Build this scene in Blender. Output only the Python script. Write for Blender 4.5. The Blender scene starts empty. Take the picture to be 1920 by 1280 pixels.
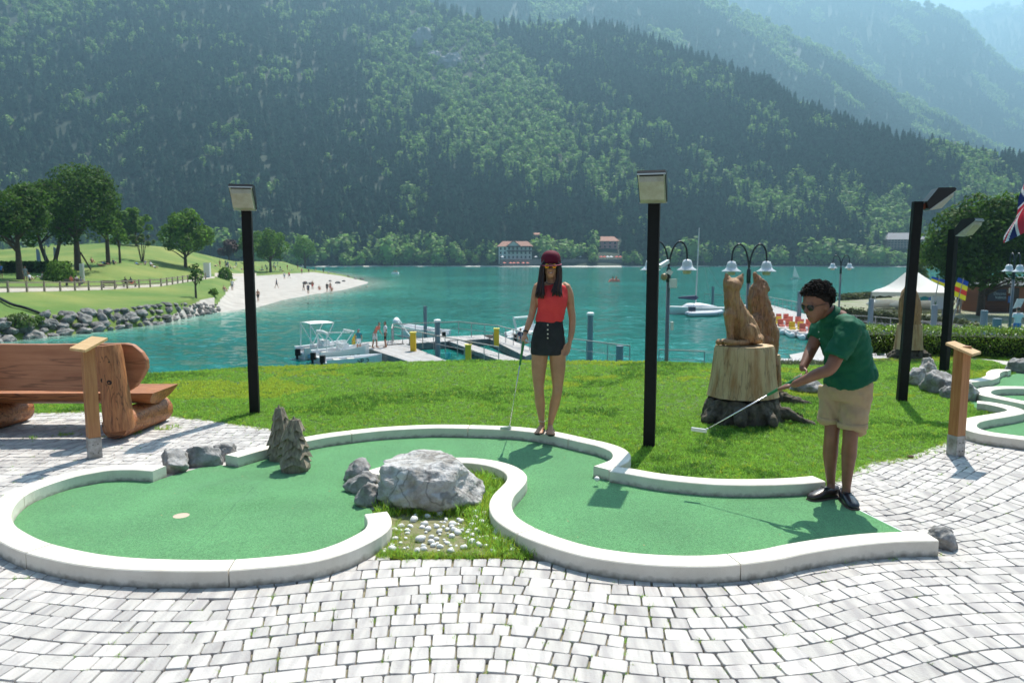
import bpy, bmesh, math, random
import numpy as np
from mathutils import Vector, Matrix, noise, Quaternion
from mathutils.geometry import delaunay_2d_cdt
R = math.radians
random.seed(7)
S = bpy.context.scene
COL = S.collection

# ------------------------------------------------------------------ camera
F, PITCH, H = 1372.0, math.atan(157 / 1372.0), 1.8
cam_d = bpy.data.cameras.new('camera'); cam = bpy.data.objects.new('camera', cam_d); COL.objects.link(cam)
cam.location = (0, 0, H); cam.rotation_euler = (R(90) - PITCH, 0, 0)
cam_d.sensor_width = 36; cam_d.lens = 36 * F / 1920; cam_d.clip_end = 9000; cam_d.clip_start = .05
cam_d.dof.use_dof = True; cam_d.dof.focus_distance = 6.2; cam_d.dof.aperture_fstop = 3.2
S.camera = cam
# ------------------------------------------------------------------ light
SUN_AZ, SUN_EL = R(22), R(60)
sunv = Vector((math.sin(SUN_AZ) * math.cos(SUN_EL), math.cos(SUN_AZ) * math.cos(SUN_EL), math.sin(SUN_EL)))
w = bpy.data.worlds.new('World'); S.world = w; w.use_nodes = True
nt = w.node_tree; bg = nt.nodes['Background']
sky = nt.nodes.new('ShaderNodeTexSky'); sky.sky_type = 'NISHITA'; sky.sun_disc = False
sky.sun_elevation = SUN_EL; sky.sun_rotation = SUN_AZ; sky.air_density = 1.0; sky.dust_density = 3; sky.altitude = 800
nt.links.new(sky.outputs[0], bg.inputs[0]); bg.inputs[1].default_value = .06
sl = bpy.data.lights.new('sun', 'SUN'); sl.energy = 5.0; sl.angle = R(.5); sl.color = (1, .935, .84)
so = bpy.data.objects.new('sun', sl); COL.objects.link(so); so.location = (0, 0, 50)
so.rotation_euler = sunv.to_track_quat('Z', 'Y').to_euler()
S.view_settings.view_transform = 'Standard'; S.view_settings.look = 'None'
S.view_settings.exposure = 1.24; S.view_settings.gamma = 1
S.view_settings.use_curve_mapping = False
S.render.engine = 'CYCLES'
cy = S.cycles
cy.use_denoising = True
try: cy.denoiser = 'OPENIMAGEDENOISE'
except Exception: pass
cy.max_bounces = 7; cy.diffuse_bounces = 3; cy.glossy_bounces = 3; cy.transmission_bounces = 4; cy.transparent_max_bounces = 6
cy.volume_bounces = 0; cy.caustics_reflective = False; cy.caustics_refractive = False
cy.sample_clamp_indirect = 4; cy.use_adaptive_sampling = True; cy.adaptive_threshold = .02

# ------------------------------------------------------------------ measuring helpers (points of the place from the survey photograph)
def ray(px, py):
    x = (px - 960) / F; y = -(py - 640) / F
    return (x, math.cos(PITCH) + y * math.sin(PITCH), -math.sin(PITCH) + y * math.cos(PITCH))
def G(px, py, z=0.):
    r = ray(px, py); t = (z - H) / r[2]; return Vector((r[0] * t, r[1] * t, z))
def Zt(px, py, Y):
    r = ray(px, py); t = Y / r[1]; return Vector((r[0] * t, Y, H + r[2] * t))
def pr(p):
    d = p[1] * math.cos(PITCH) - (p[2] - H) * math.sin(PITCH); u = (p[2] - H) * math.cos(PITCH) + p[1] * math.sin(PITCH)
    return (960 + F * p[0] / d, 640 - F * u / d)
def mpp(Y): return (Y * .9936 + .15) / F      # metres per photo pixel at distance Y
LAKE = -4.6

# ------------------------------------------------------------------ materials
MATS = {}
def M(name, col, rough=.6, col2=None, scale=6., bump=0., bscale=60., metal=0., stretch=(1, 1, 1), rnd=0., trans=0., spec=.5, detail=5, coat=0., fac=(.35, .65), coord='Object', emit=0, sheen=0., crack=None):
    if name in MATS: return MATS[name]
    m = bpy.data.materials.new(name); m.use_nodes = True; t = m.node_tree; N = t.nodes; L = t.links
    b = N['Principled BSDF']; b.inputs['Roughness'].default_value = rough; b.inputs['Metallic'].default_value = metal
    b.inputs['Specular IOR Level'].default_value = spec; b.inputs['Coat Weight'].default_value = coat
    if sheen: b.inputs['Sheen Weight'].default_value = sheen
    c4 = lambda c: (c[0], c[1], c[2], 1)
    tc = N.new('ShaderNodeTexCoord'); mp = N.new('ShaderNodeMapping'); mp.inputs['Scale'].default_value = stretch
    L.new(tc.outputs[coord], mp.inputs[0])
    src = None
    if col2:
        n = N.new('ShaderNodeTexNoise'); n.inputs['Scale'].default_value = scale; n.inputs['Detail'].default_value = detail; n.inputs['Roughness'].default_value = .62
        L.new(mp.outputs[0], n.inputs['Vector'])
        r = N.new('ShaderNodeValToRGB'); r.color_ramp.elements[0].position = fac[0]; r.color_ramp.elements[1].position = fac[1]
        r.color_ramp.elements[0].color = c4(col); r.color_ramp.elements[1].color = c4(col2)
        L.new(n.outputs[0], r.inputs[0]); src = r.outputs[0]
    if crack:
        cm = N.new('ShaderNodeMapping'); cm.inputs['Scale'].default_value = crack[1]; L.new(tc.outputs[coord], cm.inputs[0])
        cn = N.new('ShaderNodeTexNoise'); cn.inputs['Scale'].default_value = crack[0]; cn.inputs['Detail'].default_value = 3; L.new(cm.outputs[0], cn.inputs['Vector'])
        cs = N.new('ShaderNodeMath'); cs.operation = 'SUBTRACT'; cs.inputs[1].default_value = .5; L.new(cn.outputs[0], cs.inputs[0]); ca = N.new('ShaderNodeMath'); ca.operation = 'ABSOLUTE'; L.new(cs.outputs[0], ca.inputs[0])
        cr_ = N.new('ShaderNodeMapRange'); cr_.inputs[1].default_value = .004; cr_.inputs[2].default_value = .022; cr_.inputs[3].default_value = crack[2]; cr_.inputs[4].default_value = 0; L.new(ca.outputs[0], cr_.inputs[0])
        cx = N.new('ShaderNodeMix'); cx.data_type = 'RGBA'; cx.inputs[7].default_value = (col[0] * .12, col[1] * .1, col[2] * .1, 1); L.new(cr_.outputs[0], cx.inputs[0])
        if src: L.new(src, cx.inputs[6])
        else: cx.inputs[6].default_value = c4(col)
        src = cx.outputs[2]
    if rnd:
        oi = N.new('ShaderNodeObjectInfo'); ge = N.new('ShaderNodeNewGeometry'); ad = N.new('ShaderNodeMath'); ad.operation = 'ADD'; fr = N.new('ShaderNodeMath'); fr.operation = 'FRACT'
        L.new(oi.outputs['Random'], ad.inputs[0]); L.new(ge.outputs['Random Per Island'], ad.inputs[1]); L.new(ad.outputs[0], fr.inputs[0])
        mr = N.new('ShaderNodeMapRange'); mr.inputs[3].default_value = 1 - rnd; mr.inputs[4].default_value = 1 + rnd; L.new(fr.outputs[0], mr.inputs[0])
        hs = N.new('ShaderNodeHueSaturation'); hs.inputs['Color'].default_value = c4(col); L.new(mr.outputs[0], hs.inputs['Value'])
        if src: L.new(src, hs.inputs['Color'])
        src = hs.outputs[0]
    if src: L.new(src, b.inputs['Base Color'])
    else: b.inputs['Base Color'].default_value = c4(col)
    if emit: b.inputs['Emission Color'].default_value = c4(col); b.inputs['Emission Strength'].default_value = emit
    if bump:
        n = N.new('ShaderNodeTexNoise'); n.inputs['Scale'].default_value = bscale; n.inputs['Detail'].default_value = 6; L.new(mp.outputs[0], n.inputs['Vector'])
        bp = N.new('ShaderNodeBump'); bp.inputs['Strength'].default_value = 1; bp.inputs['Distance'].default_value = bump
        L.new(n.outputs[0], bp.inputs['Height']); L.new(bp.outputs[0], b.inputs['Normal'])
    if trans:
        tr = N.new('ShaderNodeBsdfTranslucent'); mx = N.new('ShaderNodeMixShader'); mx.inputs[0].default_value = trans
        if src: L.new(src, tr.inputs[0])
        else: tr.inputs[0].default_value = c4(col)
        L.new(b.outputs[0], mx.inputs[1]); L.new(tr.outputs[0], mx.inputs[2]); L.new(mx.outputs[0], N['Material Output'].inputs[0])
    MATS[name] = m
    return m

# ------------------------------------------------------------------ object helpers
WO = {}
def tag(o, label=None, cat=None, group=None, kind=None):
    if label: o['label'] = label
    if cat: o['category'] = cat
    if group: o['group'] = group
    if kind: o['kind'] = kind
    return o
def thing(name, loc, label, cat, group=None):
    o = bpy.data.objects.new(name, None); COL.objects.link(o); o.location = loc; o.empty_display_size = .1
    WO[o] = Vector(loc); return tag(o, label, cat, group)
def copy_tree(o, parent=None):
    c = o.copy(); COL.objects.link(c)
    if parent is not None: c.parent = parent
    WO[c] = WO.get(o, Vector((0, 0, 0)))
    for ch in list(o.children): copy_tree(ch, c)
    return c
def link_mesh(name, me, parent=None, origin=None):
    o = bpy.data.objects.new(name, me); COL.objects.link(o)
    if parent is not None: o.parent = parent; WO[o] = WO[parent]
    else:
        o.location = origin or (0, 0, 0); WO[o] = Vector(origin or (0, 0, 0))
    return o
def frame(d, up=Vector((0, 0, 1))):
    d = d.normalized()
    if abs(d.dot(up)) > .97: up = Vector((0, 1, 0))
    s = d.cross(up).normalized(); return s, s.cross(d).normalized()

class MB:
    def __init__(s): s.v = []; s.f = []; s.m = []; s.cur = 0
    def add(s, vs, fs):
        o = len(s.v); s.v += [tuple(v) for v in vs]; s.f += [tuple(i + o for i in f) for f in fs]; s.m += [s.cur] * len(fs); return s
    def box(s, c, sz, rot=None, taper=1.):
        c = Vector(c); vs = []
        for z in (-.5, .5):
            k = taper if z > 0 else 1
            for x, y in ((-.5, -.5), (.5, -.5), (.5, .5), (-.5, .5)):
                p = Vector((x * sz[0] * k, y * sz[1] * k, z * sz[2]))
                if rot is not None: p = rot @ p
                vs.append(c + p)
        return s.add(vs, [(3, 2, 1, 0), (4, 5, 6, 7), (0, 1, 5, 4), (1, 2, 6, 5), (2, 3, 7, 6), (3, 0, 4, 7)])
    def bar(s, a, b, w, h=None, up=Vector((0, 0, 1))):
        a = Vector(a); b = Vector(b); h = h or w; d = b - a; sx, u = frame(d, up)
        vs = []
        for p in (a, b):
            for x, y in ((-.5, -.5), (.5, -.5), (.5, .5), (-.5, .5)): vs.append(p + sx * x * w + u * y * h)
        return s.add(vs, [(0, 1, 2, 3), (7, 6, 5, 4), (0, 4, 5, 1), (1, 5, 6, 2), (2, 6, 7, 3), (3, 7, 4, 0)])
    def loft(s, rings, n=16, cap=True, power=2.):
        # rings: (centre, half width a, half depth b, side vector, depth vector)
        vs = []; fs = []
        for (c, a, b, sv, dv) in rings:
            for i in range(n):
                t = 2 * math.pi * i / n; cx = math.cos(t); sy = math.sin(t)
                cx = math.copysign(abs(cx) ** (2 / power), cx); sy = math.copysign(abs(sy) ** (2 / power), sy)
                vs.append(Vector(c) + Vector(sv) * (a * cx) + Vector(dv) * (b * sy))
        for k in range(len(rings) - 1):
            for i in range(n):
                j = (i + 1) % n; fs.append((k * n + i, k * n + j, (k + 1) * n + j, (k + 1) * n + i))
        if cap: fs.append(tuple(range(n))[::-1]); fs.append(tuple((len(rings) - 1) * n + i for i in range(n)))
        return s.add(vs, fs)
    def tube(s, path, rad, n=10, round_caps=True, sub=1):
        P = [Vector(p) for p in path]; Rr = [rad] * len(P) if not hasattr(rad, '__len__') else list(rad)
        if sub > 1 and len(P) > 2:
            Q = []; QR = []
            for i in range(len(P) - 1):
                p0 = P[max(i - 1, 0)]; p1 = P[i]; p2 = P[i + 1]; p3 = P[min(i + 2, len(P) - 1)]
                for k in range(sub):
                    t = k / sub
                    Q.append(.5 * ((2 * p1) + (p2 - p0) * t + (2 * p0 - 5 * p1 + 4 * p2 - p3) * t * t + (3 * p1 - p0 - 3 * p2 + p3) * t ** 3))
                    QR.append(Rr[i] * (1 - t) + Rr[i + 1] * t)
            Q.append(P[-1]); QR.append(Rr[-1]); P, Rr = Q, QR
        rings = []; up = None; prev = None
        for i, p in enumerate(P):
            d = (P[min(i + 1, len(P) - 1)] - P[max(i - 1, 0)]).normalized()
            if up is None: sx, u = frame(d)
            else:
                q = prev.rotation_difference(d); sx = q @ sx; u = q @ u
            up = u; prev = d
            if i == 0 and round_caps:
                for k in (.95, .7): rings.append((p - d * Rr[0] * math.sin(k * 1.5), Rr[0] * max(math.cos(k * 1.5), .05), Rr[0] * max(math.cos(k * 1.5), .05), sx, u))
            rings.append((p, Rr[i], Rr[i], sx, u))
            if i == len(P) - 1 and round_caps:
                for k in (.7, .95): rings.append((p + d * Rr[-1] * math.sin(k * 1.5), Rr[-1] * max(math.cos(k * 1.5), .05), Rr[-1] * max(math.cos(k * 1.5), .05), sx, u))
        return s.loft(rings, n)
    def ball(s, c, r, sub=2, rot=None, fn=None):
        bm = bmesh.new(); bmesh.ops.create_icosphere(bm, subdivisions=sub, radius=1)
        r = (r, r, r) if not hasattr(r, '__len__') else r; vs = []
        for v in bm.verts:
            p = v.co.copy()
            if fn: p = fn(p)
            p = Vector((p.x * r[0], p.y * r[1], p.z * r[2]))
            if rot is not None: p = rot @ p
            vs.append(Vector(c) + p)
        bm.verts.index_update(); fs = [tuple(v.index for v in f.verts) for f in bm.faces]; bm.free()
        return s.add(vs, fs)
    def lathe(s, c, prof, n=20, axis=Vector((0, 0, 1))):
        sx, u = frame(axis, Vector((0, 1, 0)) if abs(axis.z) > .9 else Vector((0, 0, 1)))
        return s.loft([(Vector(c) + axis * z, r, r, sx, u) for r, z in prof], n)
    def prism(s, pts, off):
        n = len(pts); off = Vector(off); vs = [Vector(p) for p in pts] + [Vector(p) + off for p in pts]
        fs = [tuple(range(n))[::-1], tuple(range(n, 2 * n))] + [(i, (i + 1) % n, n + (i + 1) % n, n + i) for i in range(n)]
        return s.add(vs, fs)
    def build(s, name, mats, parent=None, origin=None, smooth=False, autosmooth=None):
        o0 = WO[parent] if parent is not None else Vector(origin or (0, 0, 0))
        me = bpy.data.meshes.new(name)
        me.from_pydata([(v[0] - o0.x, v[1] - o0.y, v[2] - o0.z) for v in s.v], [], s.f)
        mats = mats if isinstance(mats, (list, tuple)) else [mats]
        for m in mats: me.materials.append(m)
        if max(s.m, default=0): me.polygons.foreach_set('material_index', s.m)
        if smooth: me.polygons.foreach_set('use_smooth', [True] * len(me.polygons))
        me.update()
        bm = bmesh.new(); bm.from_mesh(me); bmesh.ops.recalc_face_normals(bm, faces=bm.faces); bm.to_mesh(me); bm.free()
        if autosmooth: me.set_sharp_from_angle(angle=R(autosmooth))
        return link_mesh(name, me, parent, origin)
    def remesh(s, name, mats, parent=None, origin=None, voxel=.008, smooth=4, disp=None, matfn=None):
        o = s.build('tmp', mats, parent, origin); md = o.modifiers.new('r', 'REMESH'); md.mode = 'VOXEL'; md.voxel_size = voxel
        if smooth: sm = o.modifiers.new('s', 'SMOOTH'); sm.factor = .5; sm.iterations = smooth
        dg = bpy.context.evaluated_depsgraph_get(); me = bpy.data.meshes.new_from_object(o.evaluated_get(dg), depsgraph=dg)
        o0 = WO[o]; bpy.data.objects.remove(o); me.name = name; me.materials.clear()
        for m in (mats if isinstance(mats, (list, tuple)) else [mats]): me.materials.append(m)
        if disp:
            for v in me.vertices: v.co += v.normal * disp(v.co + o0)
        if matfn: me.polygons.foreach_set('material_index', [matfn(p.center + o0) for p in me.polygons])
        me.polygons.foreach_set('use_smooth', [True] * len(me.polygons)); me.update()
        return link_mesh(name, me, parent, origin)
    def tmesh(s, name, mats, smooth=False):
        me = bpy.data.meshes.new(name); me.from_pydata(s.v, [], s.f)
        for m in (mats if isinstance(mats, (list, tuple)) else [mats]): me.materials.append(m)
        if max(s.m, default=0): me.polygons.foreach_set('material_index', s.m)
        if smooth: me.polygons.foreach_set('use_smooth', [True] * len(me.polygons))
        me.update(); return me
    def grid(s, rows):
        n = len(rows[0]); vs = [p for r in rows for p in r]
        return s.add(vs, [(a * n + b, a * n + b + 1, (a + 1) * n + b + 1, (a + 1) * n + b) for a in range(len(rows) - 1) for b in range(n - 1)])

def inpoly(x, y, P):
    c = False; n = len(P); j = n - 1
    for i in range(n):
        if (P[i][1] > y) != (P[j][1] > y) and x < (P[j][0] - P[i][0]) * (y - P[i][1]) / (P[j][1] - P[i][1] + 1e-12) + P[i][0]: c = not c
        j = i
    return c
def fill_poly(outer, holes=(), step=.15, zf=lambda x, y: 0.):
    pts = [Vector((p[0], p[1])) for p in outer]; edges = [(i, (i + 1) % len(outer)) for i in range(len(outer))]
    for h in holes:
        b = len(pts); pts += [Vector((p[0], p[1])) for p in h]; edges += [(b + i, b + (i + 1) % len(h)) for i in range(len(h))]
    xs = [p[0] for p in outer]; ys = [p[1] for p in outer]
    x = min(xs) + step / 2
    while x < max(xs):
        y = min(ys) + step / 2
        while y < max(ys):
            if inpoly(x, y, outer) and not any(inpoly(x, y, h) for h in holes): pts.append(Vector((x, y)))
            y += step
        x += step
    v, e, f, *_ = delaunay_2d_cdt(pts, edges, [], 0, 1e-5)
    fs = []
    for t in f:
        c = sum((v[i] for i in t), Vector((0, 0))) / len(t)
        if inpoly(c.x, c.y, outer) and not any(inpoly(c.x, c.y, h) for h in holes): fs.append(tuple(t))
    return [(p.x, p.y, zf(p.x, p.y)) for p in v], fs
def resample(P, step):
    P = [Vector((p[0], p[1], 0)) for p in P]; Q = []
    for i in range(len(P) - 1):
        p0 = P[max(i - 1, 0)]; p1 = P[i]; p2 = P[i + 1]; p3 = P[min(i + 2, len(P) - 1)]
        for k in range(12):
            t = k / 12
            Q.append(.5 * ((2 * p1) + (p2 - p0) * t + (2 * p0 - 5 * p1 + 4 * p2 - p3) * t * t + (3 * p1 - p0 - 3 * p2 + p3) * t ** 3))
    Q.append(P[-1])
    # light smoothing
    for _ in range(6):
        Q = [Q[0]] + [(Q[i - 1] + Q[i] * 2 + Q[i + 1]) / 4 for i in range(1, len(Q) - 1)] + [Q[-1]]
    L = [0.]
    for i in range(1, len(Q)): L.append(L[-1] + (Q[i] - Q[i - 1]).length)
    n = max(2, round(L[-1] / step)); out = []; j = 0
    for k in range(n + 1):
        s = L[-1] * k / n
        while j < len(Q) - 2 and L[j + 1] < s: j += 1
        t = (s - L[j]) / max(L[j + 1] - L[j], 1e-9); out.append(Q[j].lerp(Q[j + 1], min(max(t, 0), 1)))
    return out, L[-1] / n
def rock(mb, c, r, seed, sub=3, rough=.18, cuts=9, rz=0.):
    rnd = random.Random(seed); pl = []
    for _ in range(cuts):
        d = Vector((rnd.gauss(0, 1), rnd.gauss(0, 1), rnd.gauss(0, .8))).normalized(); pl.append((d, rnd.uniform(.62, .9)))
    off = Vector((rnd.uniform(0, 99), rnd.uniform(0, 99), 0))
    def fn(p):
        for d, h in pl:
            t = p.dot(d)
            if t > h: p = p - d * (t - h) * .93
        return p * (1 + rough * noise.noise(p * 1.7 + off) + rough * .6 * noise.noise(p * 4.1 + off) + rough * .35 * noise.noise(p * 9 + off))
    return mb.ball(c, r, sub, Matrix.Rotation(rz, 3, 'Z'), fn)

def scatter(name, templates, pts, mats, label=None, kind='stuff', parent=None):
    """one object: template meshes kept in the same mesh, instanced on loose points by geometry nodes.
       templates: list of MB (local coordinates); pts: list of (pos, template index, scale, rotz, tilt)"""
    V = []; Fc = []; k = []; mi = []
    for i, t in enumerate(templates):
        b = len(V); V += t.v; Fc += [tuple(j + b for j in f) for f in t.f]; k += [i] * len(t.v); mi += [t.m[q] for q in range(len(t.f))]
    nb = len(V)
    V = V + [tuple(p[0]) for p in pts]; k += [100 + p[1] for p in pts]
    me = bpy.data.meshes.new(name); me.from_pydata(V, [], Fc)
    for m in mats: me.materials.append(m)
    me.polygons.foreach_set('material_index', mi)
    a = me.attributes.new('k', 'INT', 'POINT'); a.data.foreach_set('value', k)
    a = me.attributes.new('sc', 'FLOAT_VECTOR', 'POINT'); a.data.foreach_set('vector', [x for _ in range(nb) for x in (1, 1, 1)] + [x for p in pts for x in (p[2] if hasattr(p[2], '__len__') else (p[2],) * 3)])
    a = me.attributes.new('ro', 'FLOAT_VECTOR', 'POINT'); a.data.foreach_set('vector', [0.] * (3 * nb) + [x for p in pts for x in (p[4] * math.cos(p[3] * 7), p[4] * math.sin(p[3] * 7), p[3])])
    me.update()
    o = link_mesh(name, me, parent)
    g = bpy.data.node_groups.new(name, 'GeometryNodeTree')
    g.interface.new_socket('Geometry', in_out='INPUT', socket_type='NodeSocketGeometry'); g.interface.new_socket('Geometry', in_out='OUTPUT', socket_type='NodeSocketGeometry')
    N = g.nodes; L = g.links; gi = N.new('NodeGroupInput'); go = N.new('NodeGroupOutput'); j = N.new('GeometryNodeJoinGeometry')
    def attr(nm, ty):
        q = N.new('GeometryNodeInputNamedAttribute'); q.data_type = ty; q.inputs[0].default_value = nm; return [s_ for s_ in q.outputs if s_.enabled][0]
    ka = attr('k', 'INT'); sa = attr('sc', 'FLOAT_VECTOR'); ra = attr('ro', 'FLOAT_VECTOR')
    def sep(val):
        q = N.new('GeometryNodeSeparateGeometry'); q.domain = 'POINT'; c = N.new('FunctionNodeCompare'); c.data_type = 'INT'; c.operation = 'EQUAL'
        L.new(ka, c.inputs[2]); c.inputs[3].default_value = val; L.new(gi.outputs[0], q.inputs[0]); L.new(c.outputs[0], q.inputs[1]); return q.outputs[0]
    for i in range(len(templates)):
        ip = N.new('GeometryNodeInstanceOnPoints'); L.new(sep(100 + i), ip.inputs['Points']); L.new(sep(i), ip.inputs['Instance'])
        L.new(sa, ip.inputs['Scale']); L.new(ra, ip.inputs['Rotation']); L.new(ip.outputs[0], j.inputs[0])
    L.new(j.outputs[0], go.inputs[0])
    md = o.modifiers.new('scatter', 'NODES'); md.node_group = g
    o['kind'] = kind
    if label: o['label'] = label
    return o
def nz(x, y, z=0., s=1.): return noise.noise(Vector((x * s, y * s, z)))

# ================================================================== SETTING: mountains, forest, lake, shores
m_rock = M('hill_ground', (.006, .018, .008), .9, (.018, .038, .014), .012, bump=2., bscale=.05)
def sky_ridge(ridge, px):
    for i in range(len(ridge) - 1):
        if ridge[i][0] <= px <= ridge[i + 1][0]:
            t = (px - ridge[i][0]) / (ridge[i + 1][0] - ridge[i][0]); t2 = t
            return ridge[i][1] * (1 - t2) + ridge[i + 1][1] * t2
    return ridge[0][1] if px < ridge[0][0] else ridge[-1][1]
class Hill:
    def __init__(s, ridge, Y0, Yr, z0=LAKE, amp=30., seed=0, pw=1.12, px0=-500, px1=2400, dpx=20, rows=34):
        s.cols = np.arange(px0, px1 + 1, dpx); s.rows = rows; s.P = []
        for px in s.cols:
            py = sky_ridge(ridge, px); tanE = math.tan(math.atan((640 - py) / F) - PITCH)
            y0 = Y0(px); yr = Yr(px, tanE) if callable(Yr) else Yr
            zr = H + yr * tanE; col = []
            for j in range(rows + 1):
                t = j / rows; Y = y0 + (yr - y0) * t; z = z0 + (zr - z0) * t ** pw
                x0 = (px - 960) / F * yr
                n = noise.noise(Vector((x0 / 260., Y / 500., seed))) + .5 * noise.noise(Vector((x0 / 110., Y / 260., seed + 5))) + .25 * noise.noise(Vector((x0 / 50., Y / 90., seed + 9)))
                e = min(1, t * 5) * (1 - t) ** .5
                z += amp * n * e; Y += amp * .8 * n * e
                col.append(Vector(((px - 960) / F * (Y * .9936), Y, z)))
            a = col[-1]
            col.append(Vector((a.x * 1.1, a.y * 1.12, a.z - 60))); col.append(Vector((a.x * 1.3, a.y * 1.4, a.z - 260)))
            s.P.append(col)
        s.px0 = px0; s.dpx = dpx
    def at(s, px, t):
        u = (px - s.px0) / s.dpx; v = t * s.rows; i = min(int(u), len(s.P) - 2); j = min(int(v), s.rows - 1); a = u - i; b = v - j
        return (s.P[i][j] * (1 - a) + s.P[i + 1][j] * a) * (1 - b) + (s.P[i][j + 1] * (1 - a) + s.P[i + 1][j + 1] * a) * b
    def mesh(s, name, mat):
        mb = MB(); mb.grid([[tuple(p) for p in c] for c in s.P]); o = mb.build(name, mat, smooth=True); o['kind'] = 'structure'; return o
ridgeA = [(-500, -230), (0, -210), (400, -160), (700, -60), (830, -2), (900, 18), (960, 30), (1085, 30), (1150, 37), (1200, 55), (1250, 77), (1340, 112), (1420, 142), (1475, 174), (1585, 217), (1685, 247), (1810, 272), (1920, 290), (2400, 360)]
ridgeB = [(-500, -200), (1000, -90), (1250, -40), (1460, 52), (1560, 98), (1635, 152), (1740, 202), (1820, 253), (1930, 300), (2400, 430)]
ridgeC = [(-500, -240), (1000, -120), (1450, -60), (1600, -25), (1690, 2), (1735, 12), (1765, 22), (1790, 48), (1830, 90), (1860, 118), (1920, 150), (2400, 380)]
ridgeD = [(-500, -40), (1400, 60), (1650, 34), (1750, 24), (1785, 20), (1800, 15), (1840, 9), (1870, 4), (1920, -6), (2100, -50), (2400, -80)]
YrA = lambda px, e: 525 * .64 / max(.64 - e, .25)
ridgeA = [(a, b + 24) for a, b in ridgeA]; ridgeB = [(a, b + 12) for a, b in ridgeB]; ridgeC = [(a, b + 9) for a, b in ridgeC]; ridgeD = [(a, b + 6) for a, b in ridgeD]
A = Hill(ridgeA, lambda px: 525 + 12 * math.sin(px * .01), YrA, amp=26, seed=1)
B = Hill(ridgeB, lambda px: 950, 1750, z0=40, amp=60, seed=11, pw=1.0)
C = Hill(ridgeC, lambda px: 1750, 2700, z0=100, amp=110, seed=21, pw=1.0)
D = Hill(ridgeD, lambda px: 2800, 4300, z0=100, amp=150, seed=31, pw=1.0)
A.mesh('near_mountain', m_rock); B.mesh('middle_mountain', m_rock); C.mesh('far_mountain', m_rock); D.mesh('distant_mountain', m_rock)

def conifer(seed, tiers=9, n=9):
    rnd = random.Random(seed); mb = MB(); mb.cur = 0
    for i in range(tiers):
        t = i / tiers; z0 = .06 + .9 * t; r = .25 * (1 - t) ** .8 + .012; vs = [(0, 0, z0 + .17 * (1 - t * .5))]
        a0 = rnd.random() * 6
        for k in range(n * 2):
            a = a0 + math.pi * k / n; rr = r * (rnd.uniform(.85, 1.2) if k % 2 == 0 else rnd.uniform(.45, .65)); vs.append((rr * math.cos(a), rr * math.sin(a), z0 - (.035 if k % 2 == 0 else 0) * rnd.uniform(.6, 1.6)))
        mb.add(vs, [(0, k + 1, (k + 1) % (n * 2) + 1) for k in range(n * 2)])
    return mb
def roundtree(seed, squash=1.):
    rnd = random.Random(seed); mb = MB(); mb.cur = 1
    for i in range(90):
        a = rnd.random() * 6.283; ph = math.acos(rnd.uniform(-.75, 1)); r = rnd.uniform(.75, 1.08)
        d = Vector((math.sin(ph) * math.cos(a), math.sin(ph) * math.sin(a), math.cos(ph)))
        lump = 1 + .3 * noise.noise(d * 2.3 + Vector((seed, 0, 0)))
        p = Vector((d.x * .33, d.y * .33, d.z * .42 * squash)) * r * lump + Vector((0, 0, .52 * squash))
        s_, u = frame((d + Vector((rnd.gauss(0, .5), rnd.gauss(0, .5), rnd.gauss(0, .5)))).normalized()); q = rnd.uniform(.05, .10)
        c = [p + s_ * q * math.cos(t) * rnd.uniform(.7, 1.2) + u * q * math.sin(t) * rnd.uniform(.7, 1.2) for t in (0, 1.2, 2.5, 3.7, 5)]
        mb.add(c, [(0, 1, 2, 3, 4)])
    mb.ball((0, 0, .52 * squash), (.27, .27, .35 * squash), 1)
    return mb
m_con = M('spruce_needles', (.024, .072, .042), .85, rnd=.55, trans=.35)
m_con2 = m_con
m_dec = M('beech_leaves', (.17, .30, .07), .7, rnd=.6, trans=.45)
rnd = random.Random(5)
def mixA(px, t, p):
    """share of broadleaf trees"""
    n = noise.noise(Vector((p.x / 60., p.y / 100., 3.))) + .6 * noise.noise(Vector((p.x / 22., p.y / 34., 8.)))
    v = -.22 + n * .9
    v += 1.5 * math.exp(-((px - 870) / 150) ** 2 - ((t - .74) / .24) ** 2)       # light scrubby clearing
    v += .9 * math.exp(-((px - 980) / 190) ** 2 - ((t - .42) / .12) ** 2)
    v += .7 * math.exp(-((px - 130) / 160) ** 2 - ((t - .55) / .12) ** 2)
    v += .55 * math.exp(-((px - 1650) / 330) ** 2 - ((t - .35) / .35) ** 2)
    if t < .045: v += .45
    return v
pts = []
NA = 27000
for i in range(NA):
    px = rnd.uniform(-220, 2140); t = rnd.random() ** 1.15
    p = A.at(px, t)
    if rnd.random() > p.y / 1000: continue
    m = mixA(px, t, p)
    bare = math.exp(-((px - 880) / 60) ** 2 - ((t - .78) / .1) ** 2)
    if m - .02 + rnd.gauss(0, .2) > .14:
        sc = rnd.uniform(7, 13) * (.6 if bare > .3 else 1); pts.append((p - Vector((0, 0, 1)), 2 + rnd.randrange(3), (sc * 1.15, sc * 1.15, sc), rnd.random() * 6, 0))
    else:
        sc = rnd.uniform(11, 23); sc *= (.78 if px > 1450 and t > .6 else 1); k = sc * rnd.uniform(.8, 1.15); pts.append((p - Vector((0, 0, 1)), rnd.randrange(2), (k, k, sc), rnd.random() * 6, .03))
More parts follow.
